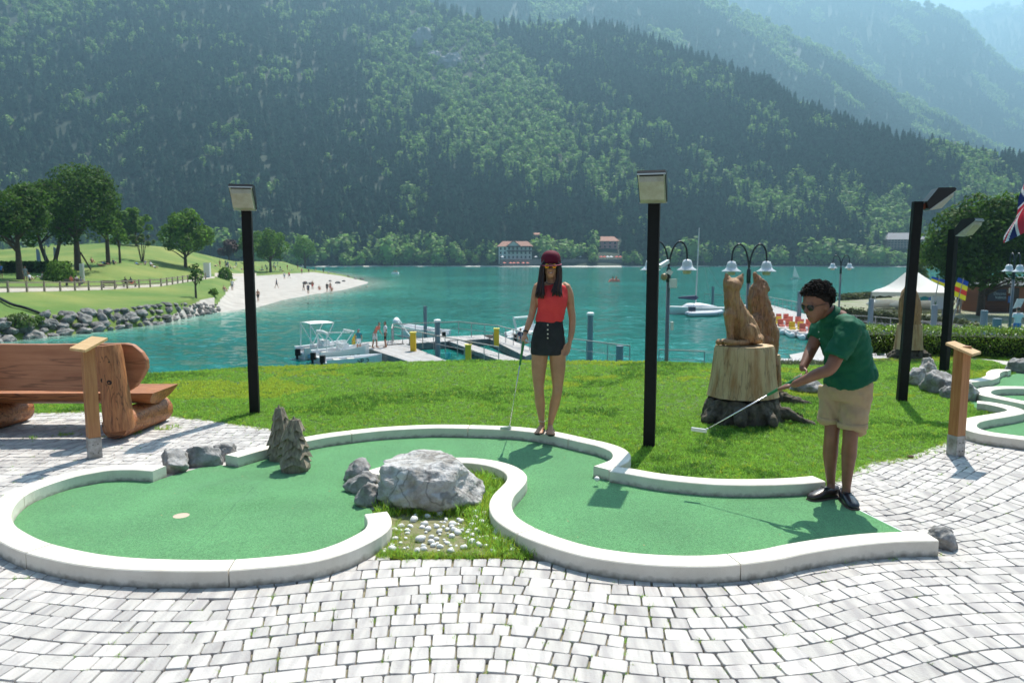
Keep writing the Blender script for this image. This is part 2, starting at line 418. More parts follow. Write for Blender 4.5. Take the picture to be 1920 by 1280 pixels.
# closed fringe of trees along the far shore
for i in range(430):
    px = rnd.uniform(-220, 2140); p = A.at(px, rnd.uniform(.0, .03))
    sc = rnd.uniform(6, 20); pts.append((p - Vector((0, 0, 1.5)), 2 + rnd.randrange(3) if rnd.random() < .5 else rnd.randrange(2), (sc * 1.3, sc * 1.3, sc), rnd.random() * 6, 0))
def ground_at(px, py):
    t = 0.
    while t < .5 and pr(A.at(px, t))[1] > py: t += .001
    return A.at(px, t)
HOUSES = [(965, 36, 486), (1034, 14, 466), (1140, 27, 466), (1696, 44, 466), (1006, 10, 454)]
HS = [(a, b, c, ground_at(a, c).y) for a, b, c in HOUSES]
def clear_h(p):
    x, y = pr(p)
    for hx, hw, hy, gy in HS:
        if abs(x - hx) < hw and p[1] < gy + 16 and y < hy + (60 if hx == 965 else 44 if hx == 1696 else 26): return False
    if 925 < x < 1175 and p[1] < 536: return False
    return True
pts = [q for q in pts if clear_h(q[0])]
T = [conifer(1), conifer(2, 8, 8), roundtree(3), roundtree(4, 1.15), roundtree(5, .9)]
for i in range(70): p = A.at(rnd.uniform(1655, 1745), rnd.uniform(0, .045)); sc = rnd.uniform(6, 9); pts.append((p - Vector((0, 0, 1)), 2 + rnd.randrange(3), (sc * 1.4, sc * 1.4, sc), rnd.random() * 6, 0))
for i in range(26): p = A.at(rnd.choice((rnd.uniform(1000, 1030), rnd.uniform(1042, 1118), rnd.uniform(1040, 1118))), rnd.uniform(.01, .06)); sc = rnd.uniform(8, 15); pts.append((p - Vector((0, 0, 1)), 2 + rnd.randrange(3), (sc * 1.2, sc * 1.2, sc), rnd.random() * 6, 0))
o = scatter('mountain_forest', T, pts, [m_con, m_dec], 'dense spruce and beech forest covering the mountain beyond the lake')
pts = []
for h, N_, s0, s1 in ((B, 15000, 14, 24), (C, 16000, 18, 32), (D, 7000, 30, 50)):
    for i in range(N_):
        px = rnd.uniform(700, 2140); t = rnd.random(); p = h.at(px, t); sc = rnd.uniform(s0, s1)
        n = noise.noise(Vector((p.x / 160., p.y / 200., 3.))) + .5 * noise.noise(Vector((p.x / 50., p.y / 70., 3.)))
        if t > .93 or n > .28: pts.append((p, 2 + rnd.randrange(3), (sc, sc, sc * .8), rnd.random() * 6, 0))
        else: pts.append((p, rnd.randrange(2), (sc, sc, sc), rnd.random() * 6, 0))
scatter('far_forest', T, pts, [m_con, m_dec], 'hazy forest covering the farther mountainsides')
# bare cliffs showing through the forest
m_cliff = M('grey_cliff', (.20, .21, .22), .9, (.34, .34, .34), .08, bump=1.5, bscale=.15)
for px, t, sx, sz, sd in ((800, .80, 14, 22, 1), (848, .73, 16, 14, 2), (820, .755, 9, 9, 4)):
    p = A.at(px, t); mb = MB(); rock(mb, p, (sx, 10, sz), sd, 4, .3); o = mb.build('cliff', m_cliff); tag(o, kind='structure')

# ---- far shore strip, wall and little beach
m_gravel = M('lake_gravel', (.42, .40, .36), .9, (.58, .56, .52), 3., bump=.02, bscale=8.)
mb = MB(); mb.grid([[(A.at(px, 0).x * k, A.at(px, 0).y * k, z) for k, z in ((.985, LAKE - .6), (.995, LAKE + .35), (1.03, LAKE + 2))] for px in range(-400, 2400, 40)])
tag(mb.build('far_shore', m_gravel, smooth=True), kind='structure')

# ---- lake
shore = [(-300, 672), (0, 641), (62, 633), (140, 627), (187, 622), (250, 614), (312, 605), (344, 597), (375, 589), (461, 580), (483, 575), (520, 564), (582, 552), (638, 544), (675, 537), (687, 529), (666, 521), (638, 514.5), (610, 510), (587, 507)]
SH = [G(a, b, LAKE) for a, b in shore]
xs = sorted(set([-1500, -1100, -800, -600, -450, -350, -270, -210, -170] + list(range(-150, 21, 4)) + list(range(25, 161, 10)) + [200, 260, 340, 450, 600, 800, 1100, 1500]))
ys = sorted(set(list(range(6, 60, 6)) + list(range(60, 300, 4)) + list(range(300, 620, 16)) + [700]))
mb = MB(); mb.grid([[(x, y, LAKE) for y in ys] for x in xs])
wt = mb.build('lake_water', [], smooth=True)
def dshore(x, y):
    b = 1e9
    for i in range(len(SH) - 1):
        a, c = SH[i], SH[i + 1]; dx, dy = c.x - a.x, c.y - a.y; t = max(0, min(1, ((x - a.x) * dx + (y - a.y) * dy) / (dx * dx + dy * dy + 1e-9)))
        wd = 1.6 if i > 8 else .45
        b = min(b, math.hypot(x - a.x - dx * t, y - a.y - dy * t) / wd)
    return b
at = wt.data.attributes.new('shallow', 'FLOAT', 'POINT')
at.data.foreach_set('value', [math.exp(-dshore(v.co.x, v.co.y) / 7.) for v in wt.data.vertices])
wt['kind'] = 'structure'
m = bpy.data.materials.new('lake_surface'); m.use_nodes = True; nt = m.node_tree; N = nt.nodes; L = nt.links; b = N['Principled BSDF']
b.inputs['Roughness'].default_value = .12; b.inputs['IOR'].default_value = 1.33; b.inputs['Specular IOR Level'].default_value = .5
ta = N.new('ShaderNodeAttribute'); ta.attribute_name = 'shallow'
cr = N.new('ShaderNodeValToRGB'); e = cr.color_ramp.elements; e[0].position = 0; e[0].color = (.010, .165, .14, 1); e[1].position = 1; e[1].color = (.34, .40, .33, 1)
e2 = cr.color_ramp.elements.new(.45); e2.color = (.05, .26, .20, 1)
tc = N.new('ShaderNodeTexCoord'); n0 = N.new('ShaderNodeTexNoise'); n0.inputs['Scale'].default_value = .03; L.new(tc.outputs['Object'], n0.inputs['Vector'])
hs = N.new('ShaderNodeHueSaturation'); mr = N.new('ShaderNodeMapRange'); mr.inputs[1].default_value = .35; mr.inputs[2].default_value = .65; mr.inputs[3].default_value = .8; mr.inputs[4].default_value = 1.2
L.new(n0.outputs[0], mr.inputs[0]); L.new(mr.outputs[0], hs.inputs['Value']); L.new(ta.outputs['Fac'], cr.inputs[0]); L.new(cr.outputs[0], hs.inputs['Color']); L.new(hs.outputs[0], b.inputs['Base Color'])
def wave(scale, det, rough, rot, st, amp):
    mpn = N.new('ShaderNodeMapping'); mpn.inputs['Scale'].default_value = st; mpn.inputs['Rotation'].default_value = (0, 0, R(rot)); L.new(tc.outputs['Object'], mpn.inputs[0])
    n1 = N.new('ShaderNodeTexNoise'); n1.inputs['Scale'].default_value = scale; n1.inputs['Detail'].default_value = det; n1.inputs['Roughness'].default_value = rough; L.new(mpn.outputs[0], n1.inputs['Vector'])
    sb = N.new('ShaderNodeVectorMath'); sb.operation = 'SUBTRACT'; sb.inputs[1].default_value = (.5, .5, .5); L.new(n1.outputs['Color'], sb.inputs[0])
    mu = N.new('ShaderNodeVectorMath'); mu.operation = 'MULTIPLY'; mu.inputs[1].default_value = (amp, amp, 0); L.new(sb.outputs[0], mu.inputs[0]); return mu.outputs[0]
w1 = wave(1.25, 6, .7, 12, (.75, .9, 1), .95); w2 = wave(.35, 3, .6, 25, (.5, 1.2, 1), .35)
ad = N.new('ShaderNodeVectorMath'); ad.operation = 'ADD'; L.new(w1, ad.inputs[0]); L.new(w2, ad.inputs[1])
a2 = N.new('ShaderNodeVectorMath'); a2.operation = 'ADD'; a2.inputs[1].default_value = (0, 0, 1); L.new(ad.outputs[0], a2.inputs[0])
nn = N.new('ShaderNodeVectorMath'); nn.operation = 'NORMALIZE'; L.new(a2.outputs[0], nn.inputs[0]); L.new(nn.outputs[0], b.inputs['Normal'])
wt.data.materials.append(m)

# ---- left park shore: control columns (photo column, [(photo row, distance) or (None, distance, height)])
PK = [(-300, [(672, 46), (625, 48), (553, 62), (546, 66), (520, 88), (478, 140), (476, 170)]),
 (0, [(641, 55.6), (599, 57.5), (548, 68), (541, 73), (510, 100), (470, 145), (468, 180)]),
 (100, [(629, 59.7), (590, 61.5), (546, 76), (540, 82), (505, 105), (462, 150), (460, 185)]),
 (200, [(620, 64), (581, 66), (543, 86), (538, 92), (506, 108), (455, 155), (456, 190)]),
 (300, [(607, 71), (570, 73.5), (537, 98), (533, 106), (505, 125), (462, 165), (462, 200)]),
 (350, [(596, 78), (560, 81), (529, 112), (525, 120), (503, 135), (470, 172), (470, 205)]),
 (400, [(586, 85), (550, 92), (521, 130), (518, 136), (503, 150), (481, 180), (482, 210)]),
 (440, [(582, 89), (555, 105), (524, 150), (519, 165), (505, 190), (492, 220), (490, 260)]),
 (483, [(575, 95), (553, 116), (527, 165), (517, 205), (506, 240), (494, 280), (490, 330)]),
 (530, [(562, 111), (545, 130), (527, 170), (514, 215), (504, 250), (495, 300), (490, 340)]),
 (587, [(551, 129), (540, 145), (523, 190), (510, 250), (505, 285), (None, 330, -4.2), (None, 380, -5)]),
 (640, [(543.5, 145), (537, 155), (527, 180), (517, 235), (514.5, 279), (None, 310, -5.5), (None, 330, -6)]),
 (687, [(None, 176, -4.75), (None, 183, -4.55), (None, 192, -4.5), (None, 200, -4.65), (None, 220, -5), (None, 300, -6), (None, 330, -6)]),
 (740, [(None, 180, -6), (None, 190, -6), (None, 200, -6), (None, 210, -6), (None, 230, -6), (None, 300, -6), (None, 330, -6)])]
ctl = []
for px, col in PK:
    c = []
    for q in col:
        if q[0] is None: c.append(Vector(((px - 960) / F * (q[1] * .9936 + (H - q[2]) * .1138), q[1], q[2])))
        else: c.append(Zt(px, q[0], q[1]))
    ctl.append([c[0] + Vector((0, -2.5, -1.6))] + c)
def park_at(px, v):
    """v counts control rows from the waterline"""
    v += 1; i = 0
    while i < len(PK) - 2 and PK[i + 1][0] < px: i += 1
    a = (px - PK[i][0]) / (PK[i + 1][0] - PK[i][0]); j = min(int(v), 6); b_ = v - j
    f = lambda c: c[j] * (1 - b_) + c[j + 1] * b_
    return f(ctl[i]) * (1 - a) + f(ctl[i + 1]) * a
pxs = [PK[0][0] + (740 + 300) * k / 320 for k in range(321)]; vsr = [-1 + 7.99 * k / 130 for k in range(131)]
gp = [[park_at(px, min(v, 5.99)) for v in vsr] for px in pxs]
for _ in range(2):
    gp = [[gp[i][j] if i in (0, 320) or j in (0, 130) else (gp[i][j] * 4 + gp[i - 1][j] + gp[i + 1][j] + gp[i][j - 1] + gp[i][j + 1]) / 8 for j in range(131)] for i in range(321)]
grp = {'beach': MB(), 'park_path': MB(), 'park_lawn': MB()}
for i in range(320):
    for j in range(130):
        px = pxs[i] + 1.6; v = vsr[j] + .03
        k = 'park_lawn'
        if px > 402 and v < 3 and (px > 398 + v * 22 or v > 2.2 + max(0, 412 - px) * .1): k = 'beach'
        elif px > 300 and v < .1 + .9 * (px - 300) / 100 and px <= 402 and v < .8: k = 'beach'
        elif px <= 402 and 2. <= v < 3.0: k = 'park_path'
        elif v > 2.9 and v < 3.4 and 402 < px < 480: k = 'park_path'
        q = [gp[i][j], gp[i + 1][j], gp[i + 1][j + 1], gp[i][j + 1]]
        grp[k].add(q, [(0, 1, 2, 3)])
m_park = M('park_grass', (.075, .15, .012), .9, (.21, .23, .045), .09, bump=.06, bscale=6, detail=6, fac=(.4, .72))
m_sand = M('beach_gravel', (.33, .30, .27), .95, (.45, .42, .38), .5, bump=.015, bscale=14)
m_path = M('gravel_path', (.34, .30, .24), .9, (.42, .38, .32), 1.)
for k, mt in (('beach', m_sand), ('park_path', m_path), ('park_lawn', m_park)):
    o = grp[k].build(k, mt)
    bm = bmesh.new(); bm.from_mesh(o.data); bmesh.ops.remove_doubles(bm, verts=bm.verts, dist=.001); bmesh.ops.recalc_face_normals(bm, faces=bm.faces); bm.to_mesh(o.data); bm.free()
    o.data.polygons.foreach_set('use_smooth', [True] * len(o.data.polygons)); o['kind'] = 'structure'
# ================================================================== PAVEMENT, LAWN, MINI GOLF LANES
def PL(pts, z=0.): return [G(a, b, z) for a, b in pts]
KH = .10
kA = [(434, 854), (475, 842.5), (505, 835.5), (580, 821), (625, 813.7), (712, 803.7), (800, 799), (862, 799), (950, 801.7), (1007, 807), (1050, 814.5), (1100, 825.8), (1132, 833), (1158, 843), (1166, 854), (1158, 865), (1127, 876.5)]
kA2 = [(1148.5, 878.2), (1184, 883), (1226.6, 890.6), (1279, 897), (1342.6, 902), (1416, 903), (1480, 901), (1514, 898.5), (1535, 896.5)]
kB = [(299, 877.5), (264, 875), (232, 875), (200, 877), (169, 882), (137, 888), (105.5, 896.5), (74, 906.7), (42, 919), (19, 933), (2, 950), (-6, 969), (-2, 983.5), (10.5, 997), (57, 1021.5), (122, 1039), (188, 1050.5), (274, 1057), (400, 1059), (475, 1055), (575, 1044.5), (632, 1029.5), (675, 1011), (705, 992.5), (712, 976), (705, 961)]
kC = [(697, 886), (725, 877.5), (760, 870), (800, 865), (840, 862), (875, 862), (907.5, 865), (935, 870.5), (957, 879), (969, 890), (968, 901), (958, 913), (944, 928), (938, 945), (944, 964), (962, 980), (994, 997.5), (1037, 1014), (1087, 1029), (1140, 1039.5), (1205.5, 1047), (1279, 1050.5), (1353, 1049), (1437.5, 1039), (1480, 1030), (1537, 1020), (1594.6, 1012), (1663, 1006), (1745.8, 1004)]
kR1 = [(1768, 714.6), (1794, 714.6), (1823, 713), (1847, 710), (1861, 704.7), (1862, 698.7), (1869, 694.5), (1880, 693), (1893, 694)]
kR2 = [(1990, 732), (1950, 727.5), (1920, 726), (1892, 725.6), (1866, 726.5), (1849, 729), (1843, 734), (1852, 740), (1875, 745), (1900, 750), (1920, 754), (1960, 762), (2010, 770), (2050, 768), (2050, 750), (2020, 738), (1990, 732)]
kR3 = [(1832, 753), (1857, 755.6), (1883, 761), (1903, 767), (1903, 772), (1875, 777.7), (1842, 783), (1821, 788), (1813, 795), (1822, 803.5), (1849, 811), (1883, 816), (1920, 820.6), (1990, 828), (2090, 836)]
W = {k: PL(v, KH) for k, v in dict(A=kA, A2=kA2, B=kB, C=kC, R1=kR1, R2=kR2, R3=kR3).items()}
LANE = W['A'] + W['A2'] + PL([(1562, 927), (1597, 951), (1690, 997)]) + W['C'][::-1] + PL([(672, 900), (690, 935)]) + W['B'][::-1] + PL([(338, 888), (398, 872)])
GARDEN = PL([(705, 990), (716, 1040), (800, 1043), (985, 1041)]) + W['C'][:20][::-1] + PL([(680, 905), (700, 940)])
LANE2 = W['R1'] + PL([(1905, 700), (2000, 706), (2200, 720), (2200, 845)]) + W['R3'][::-1] + PL([(1812, 748), (1780, 728)])
LAWN = PL([(-700, 778), (65, 774), (160, 771), (290, 777), (340, 782), (420, 792), (480, 800), (525, 806)]) + W['A'][4:-1] + W['A2'] + PL([(1566, 897.6), (1600, 881), (1627, 867), (1662, 861), (1700, 857), (1743, 840), (1779.5, 826), (1810, 812)]) + W['R3'][9:] + PL([(2300, 845), (2600, 800), (2500, 668), (1700, 664), (1620, 672), (1540, 686), (1400, 684), (1250, 679), (1100, 677), (900, 676), (760, 678), (700, 680), (640, 683), (560, 686), (440, 691), (290, 700), (0, 705), (-700, 730)])
PATH2 = PL([(1815, 672), (1860, 677), (1895, 688), (1960, 697), (2200, 712), (2300, 696), (1960, 684), (1900, 679), (1850, 674)])

# ---- paving
T1 = PL([(0, 1139), (63, 1148), (140, 1157), (187, 1161), (247, 1163), (387, 1163), (437, 1159), (487, 1155), (533, 1150), (583, 1145), (640, 1140), (690, 1136), (737, 1132.5), (787, 1130), (837, 1128), (887, 1127.5), (920, 1128), (967, 1130), (1010, 1134), (1080, 1141), (1133, 1147), (1177, 1151.5), (1253, 1156), (1300, 1156.5), (1370, 1154), (1433, 1149), (1480, 1142), (1507, 1138), (1543, 1130), (1577, 1121), (1613, 1114), (1643, 1108), (1677, 1102), (1713, 1097.5), (1753, 1095), (1807, 1093), (1870, 1092), (1920, 1089)])
T2 = PL([(1600, 961), (1635, 960.6), (1682, 956), (1737, 940), (1767, 922), (1802, 904), (1832, 885), (1869, 865), (1901, 849), (1960, 825)])
a0 = np.interp(0, [p.x for p in T1], [p.y for p in T1])
def fA(x): return float(np.interp(x, [p.x for p in T1], [p.y for p in T1])) - a0
def fB(x): return float(np.interp(x, [-4, T2[0].x] + [p.x for p in T2], [T2[0].y + .25, T2[0].y] + [p.y for p in T2])) - T2[0].y + (max(0, x - T2[-1].x) * .45)
v1, v2 = a0, T2[0].y
def wrp(x, v):
    s = min(max((v - v1) / (v2 - v1), 0), 1.); s = s * s * (3 - 2 * s)
    return v + fA(x) * (1 - s) + fB(x) * s
rnd = random.Random(11)
stones = []; joints = []
v = .9; TH = .108
def deep(x, y, P, m=.13): return all(inpoly(x + a, y + b, P) for a, b in ((m, 0), (-m, 0), (0, m), (0, -m)))
LWP = [(p.x, p.y) for p in LAWN]; LNP = [(p.x, p.y) for p in LANE]; GDP = [(p.x, p.y) for p in GARDEN]; L2P = [(p.x, p.y) for p in LANE2]
while v < 9.8:
    x = -9.5 + rnd.random() * .1
    def rowpt(xx, vv, lo): return Vector((xx, wrp(xx, vv), 0))
    while x < 10:
        e = .02; sl_ = (wrp(x + e, v) - wrp(x - e, v)) / (2 * e); c = 1 / math.sqrt(1 + sl_ * sl_)
        Lw = rnd.choice((.085, .09, .12, .125, .18)) * rnd.uniform(.96, 1.04); x2 = x + Lw * c
        t = TH * .5
        def corner(xx, sgn, ins):
            s_ = (wrp(xx + e, v) - wrp(xx - e, v)) / (2 * e); k = sgn * (t - .0022)
            nx = -s_ * k * c * c * 1.0; return Vector((xx + nx + ins, wrp(xx + nx, v + k), 0))
        g = rnd.choice((.0018, .0024, .0034))
        if -1.6 < x < 1.2: g *= 1.5
        cen = Vector(((x + x2) / 2, wrp((x + x2) / 2, v), 0)); ok = True
        if cen.y < 1.6: ok = False
        elif abs(cen.x) > cen.y * .74 + 2.8: ok = False
        elif deep(cen.x, cen.y, LWP, .06) or deep(cen.x, cen.y, LNP, .1) or inpoly(cen.x, cen.y, GDP) or inpoly(cen.x, cen.y, L2P): ok = False
        if ok: stones.append([corner(x, -1, g), corner(x2, -1, -g), corner(x2, 1, -g), corner(x, 1, g)])
        if ok and -1.8 < x < 1.5 and rnd.random() < .75: joints.append(corner(x, rnd.choice((-1, 1, .2)), 0))
        elif ok and rnd.random() < (.35 if cen.y > 5 else .12): joints.append(corner(x, rnd.choice((-1, 1)), 0))
        x = x2
    v += TH
def stone_mesh(mb, q, r):
    tilt = [r.gauss(0, .0012) for _ in q]; c = sum(q, Vector()) / 4; b = .003
    q = [p + Vector((r.gauss(0, .0016), r.gauss(0, .0016), 0)) for p in q]
    top = []; 
    # rounded corners: 8-point outline
    out = []
    for i in range(4):
        a = q[i]; d1 = (q[i - 1] - a); d2 = (q[(i + 1) % 4] - a); k = .007
        out += [a + d1.normalized() * k, a + d2.normalized() * k]
    n = len(out)
    h = r.gauss(0, .0012)
    vs = [Vector((p.x, p.y, -.03)) for p in out] + [Vector((p.x, p.y, -.006 + h)) for p in out] + [Vector((p.x, p.y, 0)) + (c - p).normalized() * b + Vector((0, 0, h + tilt[i // 2])) for i, p in enumerate(out)]
    fs = [tuple(range(2 * n, 3 * n))] + [(k * n + i, k * n + (i + 1) % n, (k + 1) * n + (i + 1) % n, (k + 1) * n + i) for k in (0, 1) for i in range(n)]
    mb.add(vs, fs)
m = bpy.data.materials.new('paving_stone'); m.use_nodes = True; nt = m.node_tree; N = nt.nodes; L = nt.links; b = N['Principled BSDF']; b.inputs['Roughness'].default_value = .8
tc = N.new('ShaderNodeTexCoord'); ge = N.new('ShaderNodeNewGeometry'); oi = N.new('ShaderNodeObjectInfo')
ad = N.new('ShaderNodeMath'); ad.operation = 'ADD'; L.new(ge.outputs['Random Per Island'], ad.inputs[0]); L.new(oi.outputs['Random'], ad.inputs[1]); fr = N.new('ShaderNodeMath'); fr.operation = 'FRACT'; L.new(ad.outputs[0], fr.inputs[0])
mul = N.new('ShaderNodeMath'); mul.operation = 'MULTIPLY'; mul.inputs[1].default_value = 37.; L.new(fr.outputs[0], mul.inputs[0])
mp = N.new('ShaderNodeMapping'); mp.inputs['Scale'].default_value = (15, 2.4, 1); L.new(ge.outputs['Position'], mp.inputs[0])
mr0 = N.new('ShaderNodeMapRange'); mr0.inputs[3].default_value = -.25; mr0.inputs[4].default_value = .55; L.new(fr.outputs[0], mr0.inputs[0]); cz = N.new('ShaderNodeCombineXYZ'); L.new(mr0.outputs[0], cz.inputs[2]); L.new(cz.outputs[0], mp.inputs['Rotation'])
n1 = N.new('ShaderNodeTexNoise'); n1.noise_dimensions = '4D'; n1.inputs['Scale'].default_value = 1; n1.inputs['Detail'].default_value = 5; L.new(mp.outputs[0], n1.inputs['Vector']); L.new(mul.outputs[0], n1.inputs['W'])
cr = N.new('ShaderNodeValToRGB'); e = cr.color_ramp.elements; e[0].position = .36; e[0].color = (.37, .345, .335, 1); e[1].position = .58; e[1].color = (.54, .51, .475, 1)
L.new(n1.outputs[0], cr.inputs[0])
mr = N.new('ShaderNodeMapRange'); mr.inputs[3].default_value = .82; mr.inputs[4].default_value = 1.08; L.new(fr.outputs[0], mr.inputs[0])
hs = N.new('ShaderNodeHueSaturation'); L.new(cr.outputs[0], hs.inputs['Color']); L.new(mr.outputs[0], hs.inputs['Value'])
n3 = N.new('ShaderNodeTexNoise'); n3.inputs['Scale'].default_value = 1.3; n3.inputs['Detail'].default_value = 4; L.new(ge.outputs['Position'], n3.inputs['Vector'])
m3 = N.new('ShaderNodeMapRange'); m3.inputs[1].default_value = .3; m3.inputs[2].default_value = .7; m3.inputs[3].default_value = .88; m3.inputs[4].default_value = 1.06; L.new(n3.outputs[0], m3.inputs[0])
h2 = N.new('ShaderNodeHueSaturation'); L.new(hs.outputs[0], h2.inputs['Color']); L.new(m3.outputs[0], h2.inputs['Value']); L.new(h2.outputs[0], b.inputs['Base Color'])
n2 = N.new('ShaderNodeTexNoise'); n2.inputs['Scale'].default_value = 90; n2.inputs['Detail'].default_value = 6; L.new(ge.outputs['Position'], n2.inputs['Vector'])
bp = N.new('ShaderNodeBump'); bp.inputs['Distance'].default_value = .0025; L.new(n2.outputs[0], bp.inputs['Height']); L.new(bp.outputs[0], b.inputs['Normal'])
m_stone = m
m_joint = M('joint_earth', (.17, .165, .09), .95, (.26, .22, .15), 9.)
mb = MB(); mb.add([(-60, -3, -.022), (60, -3, -.022), (60, 9.6, -.022), (-60, 9.6, -.022)], [(0, 1, 2, 3)])
pave = mb.build('pavement', m_joint); pave['kind'] = 'structure'
def big(q):
    c = sum(q, Vector()) / 4; x, y = pr(c)
    if not (-10 < x < 1930 and y < 1290): return 0
    pp = [pr(p) for p in q]; return abs(sum(pp[i][0] * pp[(i + 1) % 4][1] - pp[(i + 1) % 4][0] * pp[i][1] for i in range(4)))
stones.sort(key=lambda q: -big(q))
r_ = random.Random(3)
for q in stones[:300]:
    mb = MB(); stone_mesh(mb, q, r_); mb.build('paving_stone', m_stone, pave)
mb = MB()
for q in stones[300:]: stone_mesh(mb, q, r_)
o = mb.build('paving_stones', m_stone, pave); o['kind'] = 'stuff'

# ---- carpet lanes
m = bpy.data.materials.new('green_carpet'); m.use_nodes = True; nt = m.node_tree; N = nt.nodes; L = nt.links; b = N['Principled BSDF']; b.inputs['Roughness'].default_value = .95; b.inputs['Sheen Weight'].default_value = .25; b.inputs['Specular IOR Level'].default_value = .15
ge = N.new('ShaderNodeNewGeometry'); n1 = N.new('ShaderNodeTexNoise'); n1.inputs['Scale'].default_value = 85; n1.inputs['Detail'].default_value = 5; n1.inputs['Roughness'].default_value = .75; L.new(ge.outputs['Position'], n1.inputs['Vector'])
cr = N.new('ShaderNodeValToRGB'); e = cr.color_ramp.elements; e[0].position = .36; e[0].color = (.045, .155, .05, 1); e[1].position = .66; e[1].color = (.135, .38, .145, 1); L.new(n1.outputs[0], cr.inputs[0])
n2 = N.new('ShaderNodeTexNoise'); n2.inputs['Scale'].default_value = 1.6; n2.inputs['Detail'].default_value = 5; L.new(ge.outputs['Position'], n2.inputs['Vector'])
mr = N.new('ShaderNodeMapRange'); mr.inputs[1].default_value = .3; mr.inputs[2].default_value = .7; mr.inputs[3].default_value = .86; mr.inputs[4].default_value = 1.12; L.new(n2.outputs[0], mr.inputs[0])
hs = N.new('ShaderNodeHueSaturation'); L.new(cr.outputs[0], hs.inputs['Color']); L.new(mr.outputs[0], hs.inputs['Value']); n6 = N.new('ShaderNodeTexNoise'); n6.inputs['Scale'].default_value = 7.; n6.inputs['Detail'].default_value = 8; n6.inputs['Roughness'].default_value = .7; L.new(ge.outputs['Position'], n6.inputs['Vector'])
m6 = N.new('ShaderNodeMapRange'); m6.inputs[1].default_value = .60; m6.inputs[2].default_value = .74; m6.inputs[3].default_value = 0; m6.inputs[4].default_value = .5; L.new(n6.outputs[0], m6.inputs[0])
x6 = N.new('ShaderNodeMix'); x6.data_type = 'RGBA'; x6.inputs[7].default_value = (.16, .27, .12, 1); L.new(m6.outputs[0], x6.inputs[0]); L.new(hs.outputs[0], x6.inputs[6])
sx6 = N.new('ShaderNodeSeparateXYZ'); L.new(ge.outputs['Position'], sx6.inputs[0]); md6 = N.new('ShaderNodeMath'); md6.operation = 'PINGPONG'; md6.inputs[1].default_value = 1.0; L.new(sx6.outputs[0], md6.inputs[0])
lt6 = N.new('ShaderNodeMath'); lt6.operation = 'LESS_THAN'; lt6.inputs[1].default_value = .003; L.new(md6.outputs[0], lt6.inputs[0]); mm6 = N.new('ShaderNodeMath'); mm6.operation = 'MULTIPLY'; mm6.inputs[1].default_value = .45; L.new(lt6.outputs[0], mm6.inputs[0])
y6 = N.new('ShaderNodeMix'); y6.data_type = 'RGBA'; y6.inputs[7].default_value = (.02, .08, .04, 1); L.new(mm6.outputs[0], y6.inputs[0]); L.new(x6.outputs[2], y6.inputs[6]); L.new(y6.outputs[2], b.inputs['Base Color'])
n4 = N.new('ShaderNodeTexNoise'); n4.inputs['Scale'].default_value = 320; n4.inputs['Detail'].default_value = 2; L.new(ge.outputs['Position'], n4.inputs['Vector'])
bp = N.new('ShaderNodeBump'); bp.inputs['Distance'].default_value = .004; L.new(n4.outputs[0], bp.inputs['Height']); L.new(bp.outputs[0], b.inputs['Normal'])
m_carpet = m
m_kerb = M('cast_concrete', (.65, .60, .51), .8, (.74, .69, .60), 5., bump=.0012, bscale=70)
# dirty foot and small air holes
t_ = m_kerb.node_tree; N = t_.nodes; L = t_.links; b = N['Principled BSDF']; ge = N.new('ShaderNodeNewGeometry'); sx = N.new('ShaderNodeSeparateXYZ'); L.new(ge.outputs['Position'], sx.inputs[0])
n5 = N.new('ShaderNodeTexNoise'); n5.inputs['Scale'].default_value = 22; n5.inputs['Detail'].default_value = 5; L.new(ge.outputs['Position'], n5.inputs['Vector'])
ma = N.new('ShaderNodeMath'); ma.operation = 'MULTIPLY_ADD'; ma.inputs[1].default_value = -.07; L.new(n5.outputs[0], ma.inputs[0]); L.new(sx.outputs[2], ma.inputs[2])
mr = N.new('ShaderNodeMapRange'); mr.inputs[1].default_value = -.035; mr.inputs[2].default_value = .004; mr.inputs[3].default_value = .75; mr.inputs[4].default_value = 0; L.new(ma.outputs[0], mr.inputs[0])
mx = N.new('ShaderNodeMix'); mx.data_type = 'RGBA'; src = b.inputs['Base Color'].links[0].from_socket; L.new(src, mx.inputs[6]); mx.inputs[7].default_value = (.16, .13, .085, 1); L.new(mr.outputs[0], mx.inputs[0])
vo = N.new('ShaderNodeTexVoronoi'); vo.inputs['Scale'].default_value = 30; L.new(ge.outputs['Position'], vo.inputs['Vector'])
mr2 = N.new('ShaderNodeMapRange'); mr2.inputs[1].default_value = .035; mr2.inputs[2].default_value = .06; mr2.inputs[3].default_value = .6; mr2.inputs[4].default_value = 0; L.new(vo.outputs['Distance'], mr2.inputs[0])
mx2 = N.new('ShaderNodeMix'); mx2.data_type = 'RGBA'; L.new(mx.outputs[2], mx2.inputs[6]); mx2.inputs[7].default_value = (.28, .24, .18, 1); L.new(mr2.outputs[0], mx2.inputs[0]); L.new(mx2.outputs[2], b.inputs['Base Color'])
